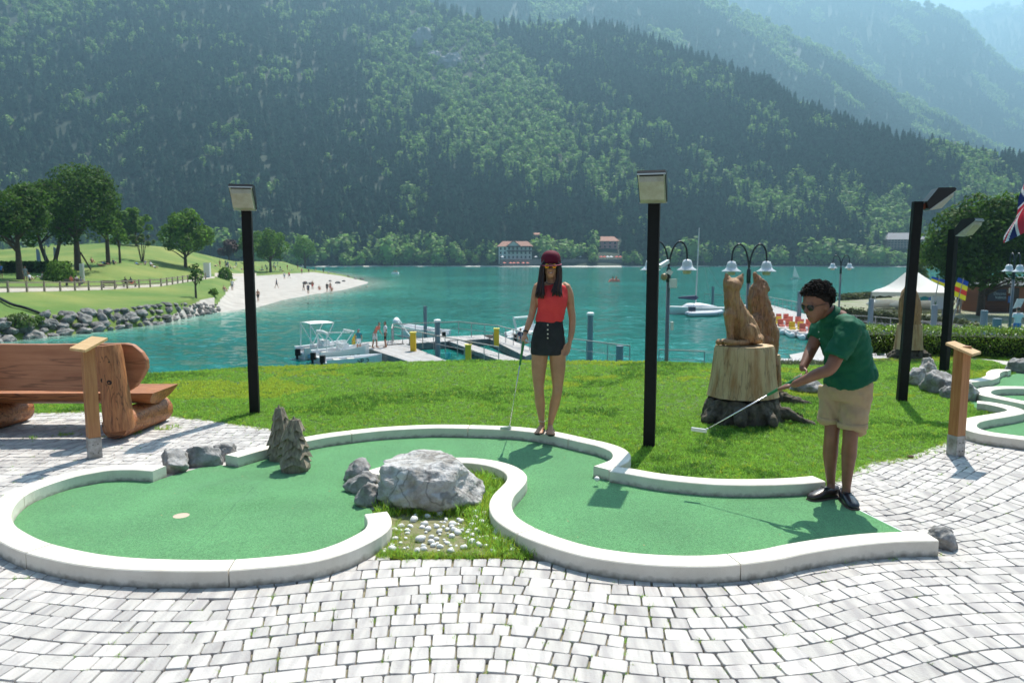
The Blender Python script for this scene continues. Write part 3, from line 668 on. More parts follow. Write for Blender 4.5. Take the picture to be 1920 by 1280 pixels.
def kerb(P, parent, blk=1.25, wid=.155, h=KH):
    Q, st = resample(P, .055); nb = max(1, round(len(Q) * st / blk)); n = len(Q) - 1
    for b_ in range(nb):
        i0 = round(n * b_ / nb); i1 = round(n * (b_ + 1) / nb); mb = MB(); rows = []
        for i in range(i0, i1 + 1):
            d = (Q[min(i + 1, n)] - Q[max(i - 1, 0)]).normalized(); s_ = Vector((d.y, -d.x, 0)); p = Q[i].copy()
            if i == i0 and b_ > 0: p += d * .0035
            if i == i1 and b_ < nb - 1: p -= d * .0035
            rows.append([tuple(p + s_ * a + Vector((0, 0, z))) for a, z in ((-wid / 2 - .002, -.02), (-wid / 2, h - .006), (-wid / 2 + .006, h), (wid / 2 - .006, h), (wid / 2, h - .006), (wid / 2 + .002, -.02))])
        mb.grid(rows); k = len(rows) * 6
        mb.f += [tuple(range(6)), tuple(range(k - 6, k))]; mb.m += [0, 0]
        mb.build('kerb_block', m_kerb, parent)
hole = G(340, 968); HR = .055
HOLE = [(hole.x + HR * math.cos(a), hole.y + HR * math.sin(a)) for a in [6.283 * i / 20 for i in range(20)]]
hump = G(425, 935)
def lane_z(x, y):
    d = math.hypot(x - hump.x, (y - hump.y) * 1.1); return .008 + .035 * math.exp(-((d - .28) / .16) ** 2) * (1 if y > hump.y - .15 else max(0, 1 - (hump.y - .15 - y) * 4)) * max(0, min(1, (math.hypot(x - hole.x, y - hole.y) - .06) / .1))
lane = thing('minigolf_lane', G(600, 930), 'winding mini golf lane of green carpet edged with white curved kerbs in front', 'mini golf lane')
vs, fs = fill_poly([(p.x, p.y) for p in LANE], [HOLE], .07, lane_z)
mb = MB(); mb.add(vs, fs); mb.build('carpet', m_carpet, lane, smooth=True)
mb = MB(); mb.lathe((hole.x, hole.y, 0), [(HR, .0075), (HR - .001, .0075), (HR - .002, -.012), (.001, -.012)], 20); mb.build('hole_cup', M('hole_plastic', (.52, .40, .30), .6), lane)
for k in ('A', 'A2', 'B', 'C'): kerb(W[k], lane)
mb = MB(); a, b_ = G(1597, 951, .004), G(1690, 997, .004); mb.bar(a + Vector((.012, .0, -.004)), b_ + Vector((.012, 0, -.004)), .02, .012); mb.build('edge_strip', M('steel_strip', (.55, .55, .56), .45, metal=.6), lane)
lane2 = thing('minigolf_lane', G(1960, 770), 'second mini golf lane of green carpet behind the wooden post on the right', 'mini golf lane')
vs, fs = fill_poly([(p.x, p.y) for p in LANE2], [], .3, lambda x, y: .011)
mb = MB(); mb.add(vs, fs); mb.build('carpet', m_carpet, lane2)
for k in ('R1', 'R2', 'R3'): kerb(W[k], lane2, 1.3, .17)

# ---- lawn and its grass
m_soil = M('lawn_soil', (.045, .10, .014), .95, (.075, .13, .022), 3., bump=.01, bscale=60)
def lawn_z(x, y): return .004
vs, fs = fill_poly([(p.x, p.y) for p in LAWN], [], .5, lawn_z)
mb = MB(); mb.add(vs, fs)
o = mb.build('lawn', m_soil, smooth=True); o['kind'] = 'structure'
far = [p for p in LAWN[-19:]]
mb = MB(); mb.grid([[tuple(p + Vector((0, 0, .003))), tuple(p + Vector((0, .5, -.12))), tuple(p + Vector((0, 3.2, -2.2))), tuple(p + Vector((0, 7, -5.2)))] for p in far])
o = mb.build('lake_bank', m_soil, smooth=True); o['kind'] = 'structure'
mb = MB(); vs, fs = fill_poly([(p.x, p.y) for p in PATH2], [], .5, lambda x, y: .009); mb.add(vs, fs); tag(mb.build('side_path', M('pale_paving', (.42, .40, .37), .9, (.5, .48, .45), 4.)), kind='structure')
def tuft(seed, n=14, rad=.03, h=.038, w_=.0045, lean=.55):
    r = random.Random(seed); mb = MB()
    for _ in range(n):
        a = r.random() * 6.283; q = rad * math.sqrt(r.random()); b0 = Vector((q * math.cos(a), q * math.sin(a), -.004)); hh = h * r.uniform(.6, 1.15)
        d = Vector((r.gauss(0, lean), r.gauss(0, lean), 1)).normalized(); c = r.random() * 6.283; sd = Vector((math.cos(c), math.sin(c), 0)) * w_ * .5
        m1 = b0 + d * hh * .55; tp = m1 + (d + Vector((r.gauss(0, .5), r.gauss(0, .5), -.25))).normalized() * hh * .45
        mb.add([b0 - sd, b0 + sd, m1 + sd * .8, m1 - sd * .8, tp], [(0, 1, 2, 3), (3, 2, 4)])
    return mb
m_grass = M('grass_blade', (.27, .48, .065), .6, rnd=.55, trans=.5, spec=.35)
m_grass2 = M('dry_grass_blade', (.42, .52, .06), .6, rnd=.3, trans=.5, spec=.3)
# large patches of lighter clover
pts = []; rnd = random.Random(23)
PP2 = [(p.x, p.y) for p in PATH2]
def kerbdist(x, y, Ws):
    return min(min(math.hypot(x - p.x, y - p.y) for p in W[k]) for k in Ws)
y = 5.3; tries = 0
while tries < 125000:
    tries += 1
    y = 5.2 + 8.6 * rnd.random() ** 1.15; x = (rnd.random() - .5) * 2 * (y * .72 + 1.8)
    if not inpoly(x, y, LWP) or inpoly(x, y, L2P) or inpoly(x, y, PP2) or inpoly(x, y, LNP): continue
    n = nz(x, y, 2., .7) + .5 * nz(x, y, 4., 2.3); yel = nz(x * .5, y * 1.3, 9., .8) + .3 * nz(x, y, 11., 3)
    s_ = (1 + .35 * n) * rnd.uniform(.75, 1.25); k = rnd.randrange(3)
    if yel > .2 and y > 9.2 and rnd.random() < .8: k = 3
    elif n > .25 and rnd.random() < .5: k = 4
    if rnd.random() < .03: k = 3
    pts.append((Vector((x, y, lawn_z(x, y))), k, s_, rnd.random() * 6, .15))
tp = [tuft(1), tuft(2), tuft(3, 12), tuft(4, 12, .03, .04, .008), tuft(5, 16, .03, .045)]
tp[3].m = [1] * len(tp[3].f); tp[4].m = [2] * len(tp[4].f)
scatter('lawn_grass', tp, pts, [m_grass, m_grass2, M('deep_grass_blade', (.10, .24, .03), .6, rnd=.4, trans=.5, spec=.3)], 'short green grass of the lawn between the mini golf lane and the lake')
# ---- rock garden inside the lane
mb = MB(); vs, fs = fill_poly([(p.x, p.y) for p in GARDEN], [], .1, lambda x, y: .004 + .012 * nz(x, y, 1, 5)); mb.add(vs, fs)
tag(mb.build('garden_bed', M('bed_soil', (.12, .13, .04), .95, (.22, .20, .12), 12.)), kind='structure')
pts = []
for i in range(5200):
    x = rnd.uniform(-.95, .35); y = rnd.uniform(4.1, 6.2)
    if not inpoly(x, y, GDP) or kerbdist(x, y, ('C', 'B')) < .09: continue
    d = nz(x, y, 5., 3.); edge = kerbdist(x, y, ('C',)) < .22
    if d < -.3 and not edge and y > 4.3: continue
    pts.append((Vector((x, y, 0)), rnd.choice((0, 1, 2, 3)), rnd.uniform(.6, 1.5) * (1.25 if edge or y > 4.95 else (.42 if d < .12 else .8)), rnd.random() * 6, .2))
for i in range(420): q = G(rnd.uniform(702, 992), rnd.gauss(1042, 3)); pts.append((q, rnd.randrange(4), rnd.uniform(.35, .8), rnd.random() * 6, .3))
tp = [tuft(11, 12, .025, .055, .004, .6), tuft(12, 10, .03, .07, .004, .7), tuft(13, 10, .03, .05, .004, .8), tuft(14, 10, .03, .06, .004, .7)]
for q in (2, 3): tp[q].m = [1] * len(tp[q].f)
scatter('garden_grass', tp, pts, [m_grass, m_grass2], 'wild grass growing among the white pebbles round the big rock')
# ---- weeds in the joints
pts = [(p + Vector((rnd.gauss(0, .006), rnd.gauss(0, .004), -.012)), rnd.randrange(3), rnd.uniform(.35, 1.0), rnd.random() * 6, .3) for p in joints for _ in range(rnd.choice((1, 2, 3)))]
for (bx, by, n, sc) in ((690, 1030, 20, .9), (560, 800, 10, .6), (300, 805, 14, 1.3), (250, 812, 12, 1.2), (330, 800, 10, 1.2), (120, 815, 14, 1.2), (60, 822, 10, 1.2), (210, 818, 10, 1.4), (1430, 1060, 6, .8), (1573, 1052, 8, .8), (1675, 1047, 6, .6), (1745, 1042, 5, .6), (1850, 833, 10, .8), (1890, 838, 8, .8)):
    c = G(bx, by)
    for _ in range(n): pts.append((c + Vector((rnd.gauss(0, .05), rnd.gauss(0, .025), 0)), rnd.randrange(3), sc * rnd.uniform(.6, 1.2), rnd.random() * 6, .3))
# grass creeping over the paving along the lawn's edge and under the kerb feet
for a, b_ in zip(LAWN[:7], LAWN[1:8]):
    for _ in range(60): pts.append((a.lerp(b_, rnd.random()) + Vector((0, rnd.gauss(-.02, .035), 0)), rnd.randrange(3), rnd.uniform(.5, 1), rnd.random() * 6, .3))
E0 = PL([(1535, 902), (1566, 897.6), (1600, 881), (1627, 867), (1662, 861), (1700, 857), (1743, 840), (1779.5, 826), (1810, 812)])
for a, b_ in zip(E0, E0[1:]):
    for _ in range(70): pts.append((a.lerp(b_, rnd.random()) + Vector((rnd.gauss(.0, .04), rnd.gauss(-.02, .04), 0)), rnd.randrange(3), rnd.uniform(.5, 1.1), rnd.random() * 6, .3))
for p in W['C'][10:]:
    for _ in range(4): pts.append((p + Vector((rnd.uniform(-.2, .2), -.095 + rnd.gauss(0, .01), -KH)), rnd.randrange(3), rnd.uniform(.15, .4), rnd.random() * 6, .3))
tp = [tuft(21, 10, .012, .045, .003, .7), tuft(22, 8, .02, .03, .003, .9), tuft(23, 12, .012, .035, .003, .8)]
tp[2].m = [1] * len(tp[2].f)
scatter('joint_weeds', tp, pts, [m_grass, m_grass2], 'moss and weeds growing in the joints of the paving')

# dry leaf scraps and grit on the carpet
rnd = random.Random(91); mb = MB()
for _ in range(70):
    px, py = rnd.choice(((rnd.uniform(40, 650), rnd.uniform(880, 1040)), (rnd.uniform(1000, 1550), rnd.uniform(900, 1030)), (rnd.uniform(620, 1100), rnd.uniform(825, 860)))); g = G(px, py)
    if not inpoly(g.x, g.y, LNP): continue
    a = rnd.random() * 6; l_ = rnd.uniform(.003, .012); d = Vector((math.cos(a), math.sin(a), 0)); s_ = Vector((-d.y, d.x, 0)); z = lane_z(g.x, g.y) + .002
    g = Vector((g.x, g.y, z)); mb.add([g - d * l_, g + s_ * l_ * .3 + Vector((0, 0, 1)) * .003, g + d * l_, g - s_ * l_ * .3], [(0, 1, 2, 3)])
o = mb.build('leaf_litter', M('dry_scrap', (.42, .33, .17), .8)); tag(o, 'dry leaf scraps and grit scattered on the green carpet', kind='stuff')
# ================================================================== NEAR OBJECTS
m_black = M('black_steel', (.003, .003, .0035), .6, (.006, .006, .006), 20., spec=.25, bump=.0006, bscale=60)
m_hous = M('lamp_housing', (.008, .007, .007), .35)
m_glass = M('frosted_glass', (.78, .76, .68), .25, (.66, .63, .52), 14., trans=.45, spec=.6)
m_trim = M('lens_frame', (.55, .56, .56), .3, metal=.7)
m_rust = M('rusty_bracket', (.22, .06, .03), .8)
def floodlight(base, ztop, f, label, foot_z=0., lean=(0, 0)):
    t = thing('floodlight_post', base, label, 'lamp post', 'black floodlight posts round the mini golf course')
    f = Vector((f[0], f[1], 0)).normalized(); s_ = Vector((-f.y, f.x, 0)); top = Vector((base[0] + lean[0], base[1] + lean[1], ztop))
    mb = MB(); mb.bar(Vector(base) - Vector((0, 0, .05)), top, .105, .105, up=Vector((s_.x, s_.y, 0))); mb.build('pole', m_black, t)
    o = top + Vector((0, 0, .0)) + f * .055; Z = Vector((0, 0, 1)); P = lambda a, z, k=0.: o + f * a + Z * z + s_ * k
    mb = MB(); mb.box(o + Z * -.06 - f * 0, (.06, .06, .07), Matrix.Rotation(math.atan2(f.y, f.x), 3, 'Z')); mb.build('bracket', m_rust, t)
    hw = .122; prof = [(.03, -.09), (.0 + .02, .0), (.13, .155), (.31, .155), (.325, .135), (.325, .12), (.05, -.10)]
    mb = MB(); n = len(prof)
    mb.prism([P(a, z, -hw) for a, z in prof], s_ * (2 * hw)); h = mb.build('lamp_housing', m_hous, t)
    lens = [(.30, .125), (.30, .06), (.18, -.085), (.07, -.105), (.06, -.092), (.29, .128)]
    mb = MB(); mb.prism([P(a + .004, z - .004, -hw + .015) for a, z in lens], s_ * (2 * hw - .03)); mb.build('lens', m_glass, t)
    mb = MB()
    for k in (-hw + .012, hw - .012): mb.bar(P(.322, .118, k), P(.055, -.108, k), .012, .012)
    mb.bar(P(.322, .122, -hw), P(.322, .122, hw), .014); mb.bar(P(.055, -.106, -hw), P(.055, -.106, hw), .012); mb.bar(P(.2, .0, -hw + .02), P(.2, .0, hw - .02), .004)
    mb.build('lens_frame', m_trim, t)
    return t
b1 = G(1217, 838); floodlight(b1, 2.40, (-.27, -.96), 'tall black floodlight post on the grass between the woman and the wooden fox')
b2 = G(478, 775); floodlight(b2, 2.43, (.20, -.98), 'black floodlight post at the lawn edge beside the log bench')
b3 = G(1690, 752); floodlight(b3, 2.48, (1, -.22), 'black floodlight post directly behind the man, lamp seen from its side', lean=(.05, 0))
b4 = G(1770, 695); floodlight(b4, 2.24, (.5, -.87), 'farthest black floodlight post, in front of the clipped hedge')

m_pine = M('varnished_pine', (.42, .20, .075), .5, (.30, .12, .04), 3., bump=.0008, bscale=8, stretch=(14, 14, 1), coat=.15)
m_pineT = M('pale_pine_board', (.62, .42, .20), .5, (.5, .30, .12), 4., stretch=(2, 14, 2), coat=.1)
m_zinc = M('weathered_zinc', (.42, .43, .43), .5, (.20, .19, .17), 14., metal=.35, bump=.001, bscale=30)
def signpost(base, ztop, rot, plate, label):
    t = thing('sign_post', base, label, 'post', 'wooden hole posts')
    Rm = Matrix.Rotation(rot, 3, 'Z'); c = Vector(base)
    mb = MB(); mb.box(c + Vector((0, 0, (ztop + .19) / 2)), (.098, .098, ztop - .19), Rm); mb.build('post', m_pine, t)
    mb = MB(); mb.box(c + Vector((0, 0, .094)), (.104, .104, .19), Rm); ft = mb.build('metal_foot', m_zinc, t)
    for s_ in (-1, 1):
        for q in (.05, .13):
            mb = MB(); mb.lathe(c + Rm @ Vector((s_ * .02, -.052, q)), [(.005, 0), (.005, .004), (.001, .005)], 8, Rm @ Vector((0, -1, 0))); mb.build('screw', M('dark_screw', (.03, .03, .03), .5), ft)
    mb = MB(); mb.prism(plate, (0, 0, -.022)); mb.build('top_board', m_pineT, t)
signpost(G(178, 857), 1.05, R(42), [Zt(130, 652, 6.30), Zt(160, 656, 6.25), Zt(202, 633, 6.52), Zt(172, 630, 6.56)], 'wooden post with a slanted board, in front of the log bench')
signpost(G(1791, 853), 1.01, R(20), [Zt(1773, 642, 6.42), Zt(1823, 664, 6.32), Zt(1839.5, 659, 6.52), Zt(1789.5, 638.5, 6.66)], 'reddish wooden post with a slanted board beside the second mini golf lane')

# ---- log bench
m_log = M('stained_log', (.28, .095, .034), .5, (.44, .18, .065), 3., crack=(2., (.5, 6, 6), .8), bump=.006, bscale=5, stretch=(1.2, 9, 9), coat=.06)
m_logv = M('stained_upright_log', (.44, .19, .07), .55, (.26, .095, .034), 4.5, crack=(3., (6, 6, .8), .7), bump=.005, bscale=9, stretch=(9, 9, 1), coat=.05)
m_plk = M('stained_plank', (.32, .125, .06), .55, (.44, .195, .10), 1.8, crack=(1.3, (.5, 6, 6), .45), bump=.002, bscale=4, stretch=(1, 7, 7), coat=.05)
m_dark = M('dark_knot', (.02, .008, .005), .7)
bench = thing('log_bench', (-5, 7.5, 0), 'big varnished brown log bench seen from behind on the paving', 'bench')
def noisy_log(a, b, r0, r1, name, mat, seed, flat=None):
    a = Vector(a); b = Vector(b); d = (b - a); sx, u = frame(d); mb = MB(); rings = []; n = 24
    vs = []; K = 14
    for k in range(K + 1):
        t = k / K; c = a + d * t; r = r0 + (r1 - r0) * t; e = .93 if k in (0, K) else 1
        if k in (0, K): c = c + d.normalized() * (-.012 if k else .0)
        for i in range(n):
            an = 6.283 * i / n; q = r * e * (1 + .05 * noise.noise(Vector((math.cos(an) * 1.3, math.sin(an) * 1.3, t * 3 + seed))))
            p = c + sx * q * math.cos(an) + u * q * math.sin(an)
            if flat: p = flat(p)
            vs.append(p)
    fs = [(k * n + i, k * n + (i + 1) % n, (k + 1) * n + (i + 1) % n, (k + 1) * n + i) for k in range(K) for i in range(n)] + [tuple(range(n))[::-1], tuple(K * n + i for i in range(n))]
    mb.add(vs, fs); return mb.build(name, mat, bench, smooth=True, autosmooth=40)
for x in (-3.93, -5.47):
    noisy_log((x - .02, 7.12, .135), (x + .03, 8.02, .14), .135, .145, 'foot_log', m_log, x)
    o = noisy_log((x - .02, 7.115, .95), (x + .055, 7.09, .10), .118, .138, 'support_log', m_logv, x + 4, flat=lambda p: Vector((p.x, min(p.y, 7.20), p.z)))
    for px_, pz, rr in ((.045, .80, .008), (-.03, .62, .022), (.035, .60, .026), (.085, .44, .016), (-.01, .17, .011), (.035, .145, .017), (-.045, .80, .006)):
        mb = MB(); cy_ = 7.10 - math.sqrt(max(.0, .127 ** 2 - (px_ - .02) ** 2)); mb.lathe(Vector((x + px_, cy_ + .012, pz)), [(rr, 0), (rr, .006), (rr * .5, .008), (.001, .004)], 10, Vector((px_ * 2, -1, 0)).normalized()); mb.build('knot', m_dark, o)
def backplank():
    out = [(-6.4, .935), (-5.6, .945), (-4.6, .94), (-3.86, .95), (-3.79, .935), (-3.71, .86), (-3.675, .78), (-3.68, .69), (-3.74, .60), (-3.82, .50), (-3.90, .45), (-4.2, .445), (-4.9, .455), (-5.8, .45), (-6.4, .455), (-6.46, .6), (-6.47, .8)]
    mb = MB(); mb.prism([Vector((x, 7.33 - (z - .45) * .16, z)) for x, z in out], (0, .075, 0)); o = mb.build('backrest', m_plk, bench)
    md = o.modifiers.new('b', 'BEVEL'); md.width = .014; md.segments = 2
backplank()
def seatlog():
    n = 18; vs = []; K = 10; x0, x1 = -6.5, -3.70
    for k in range(K + 1):
        t = k / K; x = x0 + (x1 - x0) * t
        for i in range(n + 1):
            an = math.pi + math.pi * i / n; rr = 1 + .04 * noise.noise(Vector((an, t * 3, 1)))
            xx = x - (.10 * abs(math.sin(an)) if k == K else (-.1 * abs(math.sin(an)) if k == 0 else 0))
            vs.append((xx, 7.72 + .29 * math.cos(an) * rr, .412 + .155 * math.sin(an) * rr))
    m_ = n + 1; fs = [(k * m_ + i, k * m_ + (i + 1) % m_, (k + 1) * m_ + (i + 1) % m_, (k + 1) * m_ + i) for k in range(K) for i in range(m_)] + [tuple(range(m_))[::-1], tuple(K * m_ + i for i in range(m_))]
    mb = MB(); mb.add(vs, fs); mb.build('seat', m_log, bench, smooth=True, autosmooth=35)
seatlog()

# ---- weathered wooden fir trees standing on the carpet
m_grey = M('weathered_wood', (.16, .13, .095), .85, (.31, .26, .19), 9., bump=.006, bscale=14, stretch=(4, 4, 1))
def woodtree(c, h, r, seed, label, tiers):
    rnd = random.Random(seed); mb = MB(); c = Vector(c)
    z = .0; mb.lathe(c, [(r * .80, 0), (r * .84, .03), (r * .78, h * .17), (r * .6, h * .2)], 9)
    for i in range(tiers):
        t = i / tiers; z0 = h * (.14 + .74 * t); rr = r * (1.0 - .58 * t ** 1.4); hh = h * .30 * (1 - .35 * t); n = rnd.choice((5, 6, 6)); a0 = rnd.random() * 6; lx, ly = rnd.gauss(0, .008), rnd.gauss(0, .008)
        for k in range(n):
            a = a0 + 6.283 * k / n + rnd.gauss(0, .08); w_ = 6.283 / n * .56; q = rr * rnd.uniform(.94, 1.06); zo = rnd.gauss(0, h * .018)
            f = lambda an, rad, zz: c + Vector((rad * math.cos(an) + lx, rad * math.sin(an) + ly, zz))
            P_ = [f(a - w_, q * .80, z0 + h * .06 + zo), f(a, q * 1.05, z0 + zo - h * .025), f(a + w_, q * .80, z0 + h * .06 + zo), f(a + w_ * .8, q * .30, z0 + hh), f(a, q * .52, z0 + hh), f(a - w_ * .8, q * .30, z0 + hh), f(a, 0.01, z0 + h * .02)]
            mb.add(P_, [(0, 1, 4, 5), (1, 2, 3, 4), (0, 6, 1), (1, 6, 2), (0, 5, 6), (2, 6, 3), (5, 4, 3, 6)])
    mb.lathe(c + Vector((rnd.gauss(0, .008), 0, h * .80)), [(r * .32, 0), (r * .22, h * .09), (r * .1, h * .16), (.003, h * .21)], 6)
    o = mb.build('carved_fir_tree', m_grey, origin=c); return tag(o, label, 'sculpture', 'carved wooden fir trees on the lane')
woodtree(G(554, 882), .47, .152, 4, 'front one of two small weathered wooden fir trees on the carpet', 5)
woodtree(G(527, 862), .50, .13, 9, 'slimmer rear wooden fir tree, half hidden by its twin on the carpet', 5)

# ---- rocks
m_lime = M('limestone', (.27, .25, .22), .88, (.54, .53, .52), 7., crack=(3.2, (1, 1, 1), .45), bump=.05, bscale=13)
m_lime2 = M('dark_limestone', (.15, .145, .135), .9, (.36, .35, .34), 8., bump=.03, bscale=14)
mb = MB(); c = Vector((-.60, 5.30, .14)); rock(mb, c, (.46, .34, .235), 5, 5, .13, 6)
tag(mb.build('boulder', m_lime, origin=c, smooth=True), 'large pale grey boulder in the rock garden in the middle of the lane', 'boulder')
for (px, py, r3, sd, z, lb, mt) in (
    (328, 881, (.19, .115, .13), 21, .05, 'first and longest grey rock closing the gap in the left kerb', m_lime2),
    (381, 871, (.17, .10, .15), 22, .06, 'middle mossy grey rock in the gap of the left kerb', m_lime2),
    (421, 861, (.12, .09, .105), 23, .05, 'smallest grey rock in the gap of the left kerb, towards the wooden fir trees', m_lime2),
    (672, 899, (.15, .12, .125), 24, .05, 'upper rock of the crooked rock row beside the big boulder', m_lime2),
    (678, 921, (.14, .10, .115), 25, .05, 'middle rock of the crooked rock row beside the big boulder', m_lime2),
    (696, 944, (.13, .10, .12), 26, .06, 'lower rock of the crooked rock row, touching the kerb end', m_lime2),
    (1768, 1024, (.085, .10, .085), 27, .05, 'grey rock closing the front kerb at its end on the paving', m_lime2),
    (1716, 722, (.17, .15, .17), 28, .09, 'tilted pale rock next to the black post behind the man', m_lime),
    (1735, 716, (.15, .13, .24), 29, .12, 'upright pale rock in the middle of the rock group on the lawn', m_lime),
    (1757, 735, (.25, .18, .24), 30, .10, 'largest rock of the group on the lawn behind the man', m_lime2),
    (1784, 746, (.14, .11, .13), 31, .05, 'low rock half behind the reddish wooden post', m_lime2),
    (1813, 750, (.13, .12, .17), 32, .09, 'pale blocky rock at the corner of the second lane', m_lime),
    (1907, 698, (.17, .15, .16), 33, .07, 'grey rock at the start of the second lane', m_lime2),
    (1515, 735, (.26, .2, .14), 34, .05, 'flat mossy rock on the lawn behind the carved wolf', m_lime2)):
    c = G(px, py) + Vector((0, 0, z)); mb = MB(); rock(mb, c, r3, sd, 4, .2, 9, sd)
    tag(mb.build('rock', mt, origin=c, smooth=True), lb, 'rock')
m_peb = M('white_pebble', (.72, .71, .68), .7, (.60, .59, .56), 20., rnd=.12)
rnd = random.Random(77); pm = []
for k in range(6):
    mb = MB(); rock(mb, (0, 0, 0), (1, .8, .55), 50 + k, 2, .12, 5); pm.append(mb.tmesh('pebble', m_peb, True))
taken = []; n = 0
while n < 100:
    px, py = rnd.gauss(838, 80), rnd.gauss(1003, 22)
    if rnd.random() < .1: px, py = rnd.choice(((930, 900), (925, 880), (735, 905), (722, 1030), (968, 1035), (940, 1005))); px += rnd.gauss(0, 6); py += rnd.gauss(0, 5)
    g = G(px, py); r = rnd.choice((.014, .018, .022, .028, .036)) * rnd.uniform(.85, 1.15)
    if not inpoly(g.x, g.y, GDP) or kerbdist(g.x, g.y, ('B', 'C')) < .10 or py > 1037 or (g - Vector((-.63, 5.3, 0))).length < .33: continue
    if any((g - q).length < (r + s_) * .75 for q, s_ in taken): continue
    taken.append((g, r)); o = bpy.data.objects.new('pebble', pm[n % 6]); COL.objects.link(o); o.location = g + Vector((0, 0, r * .45)); o.scale = (r, r, r * 1.15); o.rotation_euler = (rnd.gauss(0, .2), rnd.gauss(0, .2), rnd.random() * 6)
    tag(o, 'white rounded pebble lying among the grass of the rock garden', 'pebble', 'white pebbles of the rock garden'); n += 1
# ---- ball
mb = MB(); c = G(1117, 914) + Vector((.012, .03, .062)); mb.ball(c, .0213, 3)
tag(mb.build('golf_ball', M('golf_ball_white', (.78, .77, .72), .4, bump=.0006, bscale=180), origin=c, smooth=True), 'white golf ball hopping just above the carpet near the kerb corner', 'golf ball')
mb = MB(); c = G(1707, 858); rock(mb, c + Vector((0, 0, .012)), (.03, .02, .014), 3, 3, .3, 5); tag(mb.build('stone_chip', M('brown_stone', (.14, .07, .05), .8), origin=c), 'small reddish brown stone at the edge of lawn and paving', 'stone')

# ---- carved animals
m_carv = M('carved_larch', (.44, .26, .12), .68, (.28, .14, .06), 5., crack=(3., (6, 6, .4), .6), bump=.014, bscale=14, stretch=(5, 5, 1))
m_carv2 = M('carved_brown_wood', (.26, .12, .055), .65, (.38, .20, .10), 6., crack=(3.4, (6, 6, .4), .65), bump=.016, bscale=13, stretch=(5, 5, 1.2))
m_stump = M('debarked_trunk', (.52, .39, .22), .7, (.36, .20, .085), 2.4, crack=(2.2, (6, 6, .18), .45), bump=.006, bscale=6, stretch=(5, 5, .7), fac=(.42, .62))
m_bark = M('mossy_bark', (.045, .04, .028), .95, (.12, .10, .07), 16., bump=.03, bscale=12)
def wob(a, s, sd): return lambda p: a * noise.noise(Vector((p.x * s + sd, p.y * s, p.z * s * .5))) + a * .5 * noise.noise(Vector((p.x * s * 3 + sd, p.y * s * 3, p.z * s)))
def stump(c, zb, zt, r0, r1, label, bark_r, roots, leanx=0., name='tree_stump', yk=.85):
    t = thing(name, c, label, 'tree stump'); c = Vector(c); X = Vector((1, 0, 0)); Yv = Vector((0, 1, 0))
    K = 14; rings = []
    mb = MB(); n = 40; vs = []
    for k in range(K + 1):
        q = k / K; z = zb + (zt - zb) * q; r = r0 + (r1 - r0) * q ** .7
        if k == K: r *= .97
        for i in range(n):
            a = 6.283 * i / n; rr = r * (1 + .05 * noise.noise(Vector((math.cos(a) * 2, math.sin(a) * 2, 3 + z * .3 + c.x))) + .025 * noise.noise(Vector((math.cos(a) * 9, math.sin(a) * 9, z))))
            vs.append(c + Vector((rr * math.cos(a) + leanx * q, rr * yk * math.sin(a), z)))
    mb.add(vs, [(k * n + i, k * n + (i + 1) % n, (k + 1) * n + (i + 1) % n, (k + 1) * n + i) for k in range(K) for i in range(n)] + [tuple(range(n))[::-1], tuple(K * n + i for i in range(n))])
    mb.build('trunk', m_stump, t, smooth=True, autosmooth=50)
    mb = MB(); mb.loft([(c + Vector((0, 0, z)), bark_r * k, bark_r * k * yk, X, Yv) for z, k in ((-.03, 1.08), (.06, 1.02), (zb * .7, .95), (zb - .03, .88))], 24)
    for a, L_, r_ in roots:
        d = Vector((math.cos(a), math.sin(a), 0)); mb.tube([c + d * bark_r * .6 + Vector((0, 0, zb * .6)), c + d * (bark_r + L_ * .4) + Vector((0, 0, zb * .3)), c + d * (bark_r + L_) + Vector((0, 0, 0))], [r_ * 1.5, r_, r_ * .4], 10, sub=4)
    mb.remesh('bark', m_bark, t, voxel=.014, smooth=2, disp=wob(.045, 9, 3))
    return t
fs0 = Vector(((1394 - 960) * mpp(8.0), 8.0, 0))
stump(fs0, .285, .845, .39, .315, 'thick pale tree stump on the lawn carrying the wooden fox', .425, [(-.35, .30, .055), (3.5, .08, .06), (-1.9, .03, .07), (-2.7, .05, .06), (-1.1, .04, .06)])
def P8(px, py, dy=0.): return Zt(px, py, 8.0 + dy)
mb = MB()
mb.tube([P8(1372, 541), P8(1373, 560), P8(1380, 585, .02), P8(1392, 606, .04), P8(1403, 628, .06), P8(1405, 638, .06)], [.083, .088, .115, .135, .13, .105], 16, sub=4)
mb.ball(P8(1405, 624, -.07), (.095, .07, .115), 3); mb.ball(P8(1404, 622, .17), (.09, .08, .12), 3)
mb.ball(P8(1374, 535), (.098, .105, .085), 3); mb.tube([P8(1370, 537, .02), P8(1362, 542, .16), P8(1359, 545, .22)], [.06, .04, .022], 10)
for a, b_ in ((P8(1365, 532, .0), P8(1361, 512, 0)), (P8(1384, 531, 0), P8(1393, 512, 0))): mb.tube([a, a.lerp(b_, .5), b_], [.052, .040, .010], 10)
for dx, dy in ((0, -.05), (6, .10)):
    mb.tube([P8(1368 + dx, 588, dy), P8(1368 + dx, 615, dy), P8(1370 + dx, 638, dy)], [.065, .042, .038], 10, sub=3); mb.ball(P8(1364 + dx, 640, dy - .02), (.065, .05, .028), 2)
mb.tube([P8(1412, 637, -.08), P8(1422, 637, -.05), P8(1425, 631, .06)], [.045, .05, .045], 10, sub=3); mb.ball(P8(1354, 641, -.03), (.075, .055, .035), 2)
mb.tube([P8(1400, 643, -.12), P8(1380, 643, -.16), P8(1362, 641, -.15)], [.03, .03, .03], 8)
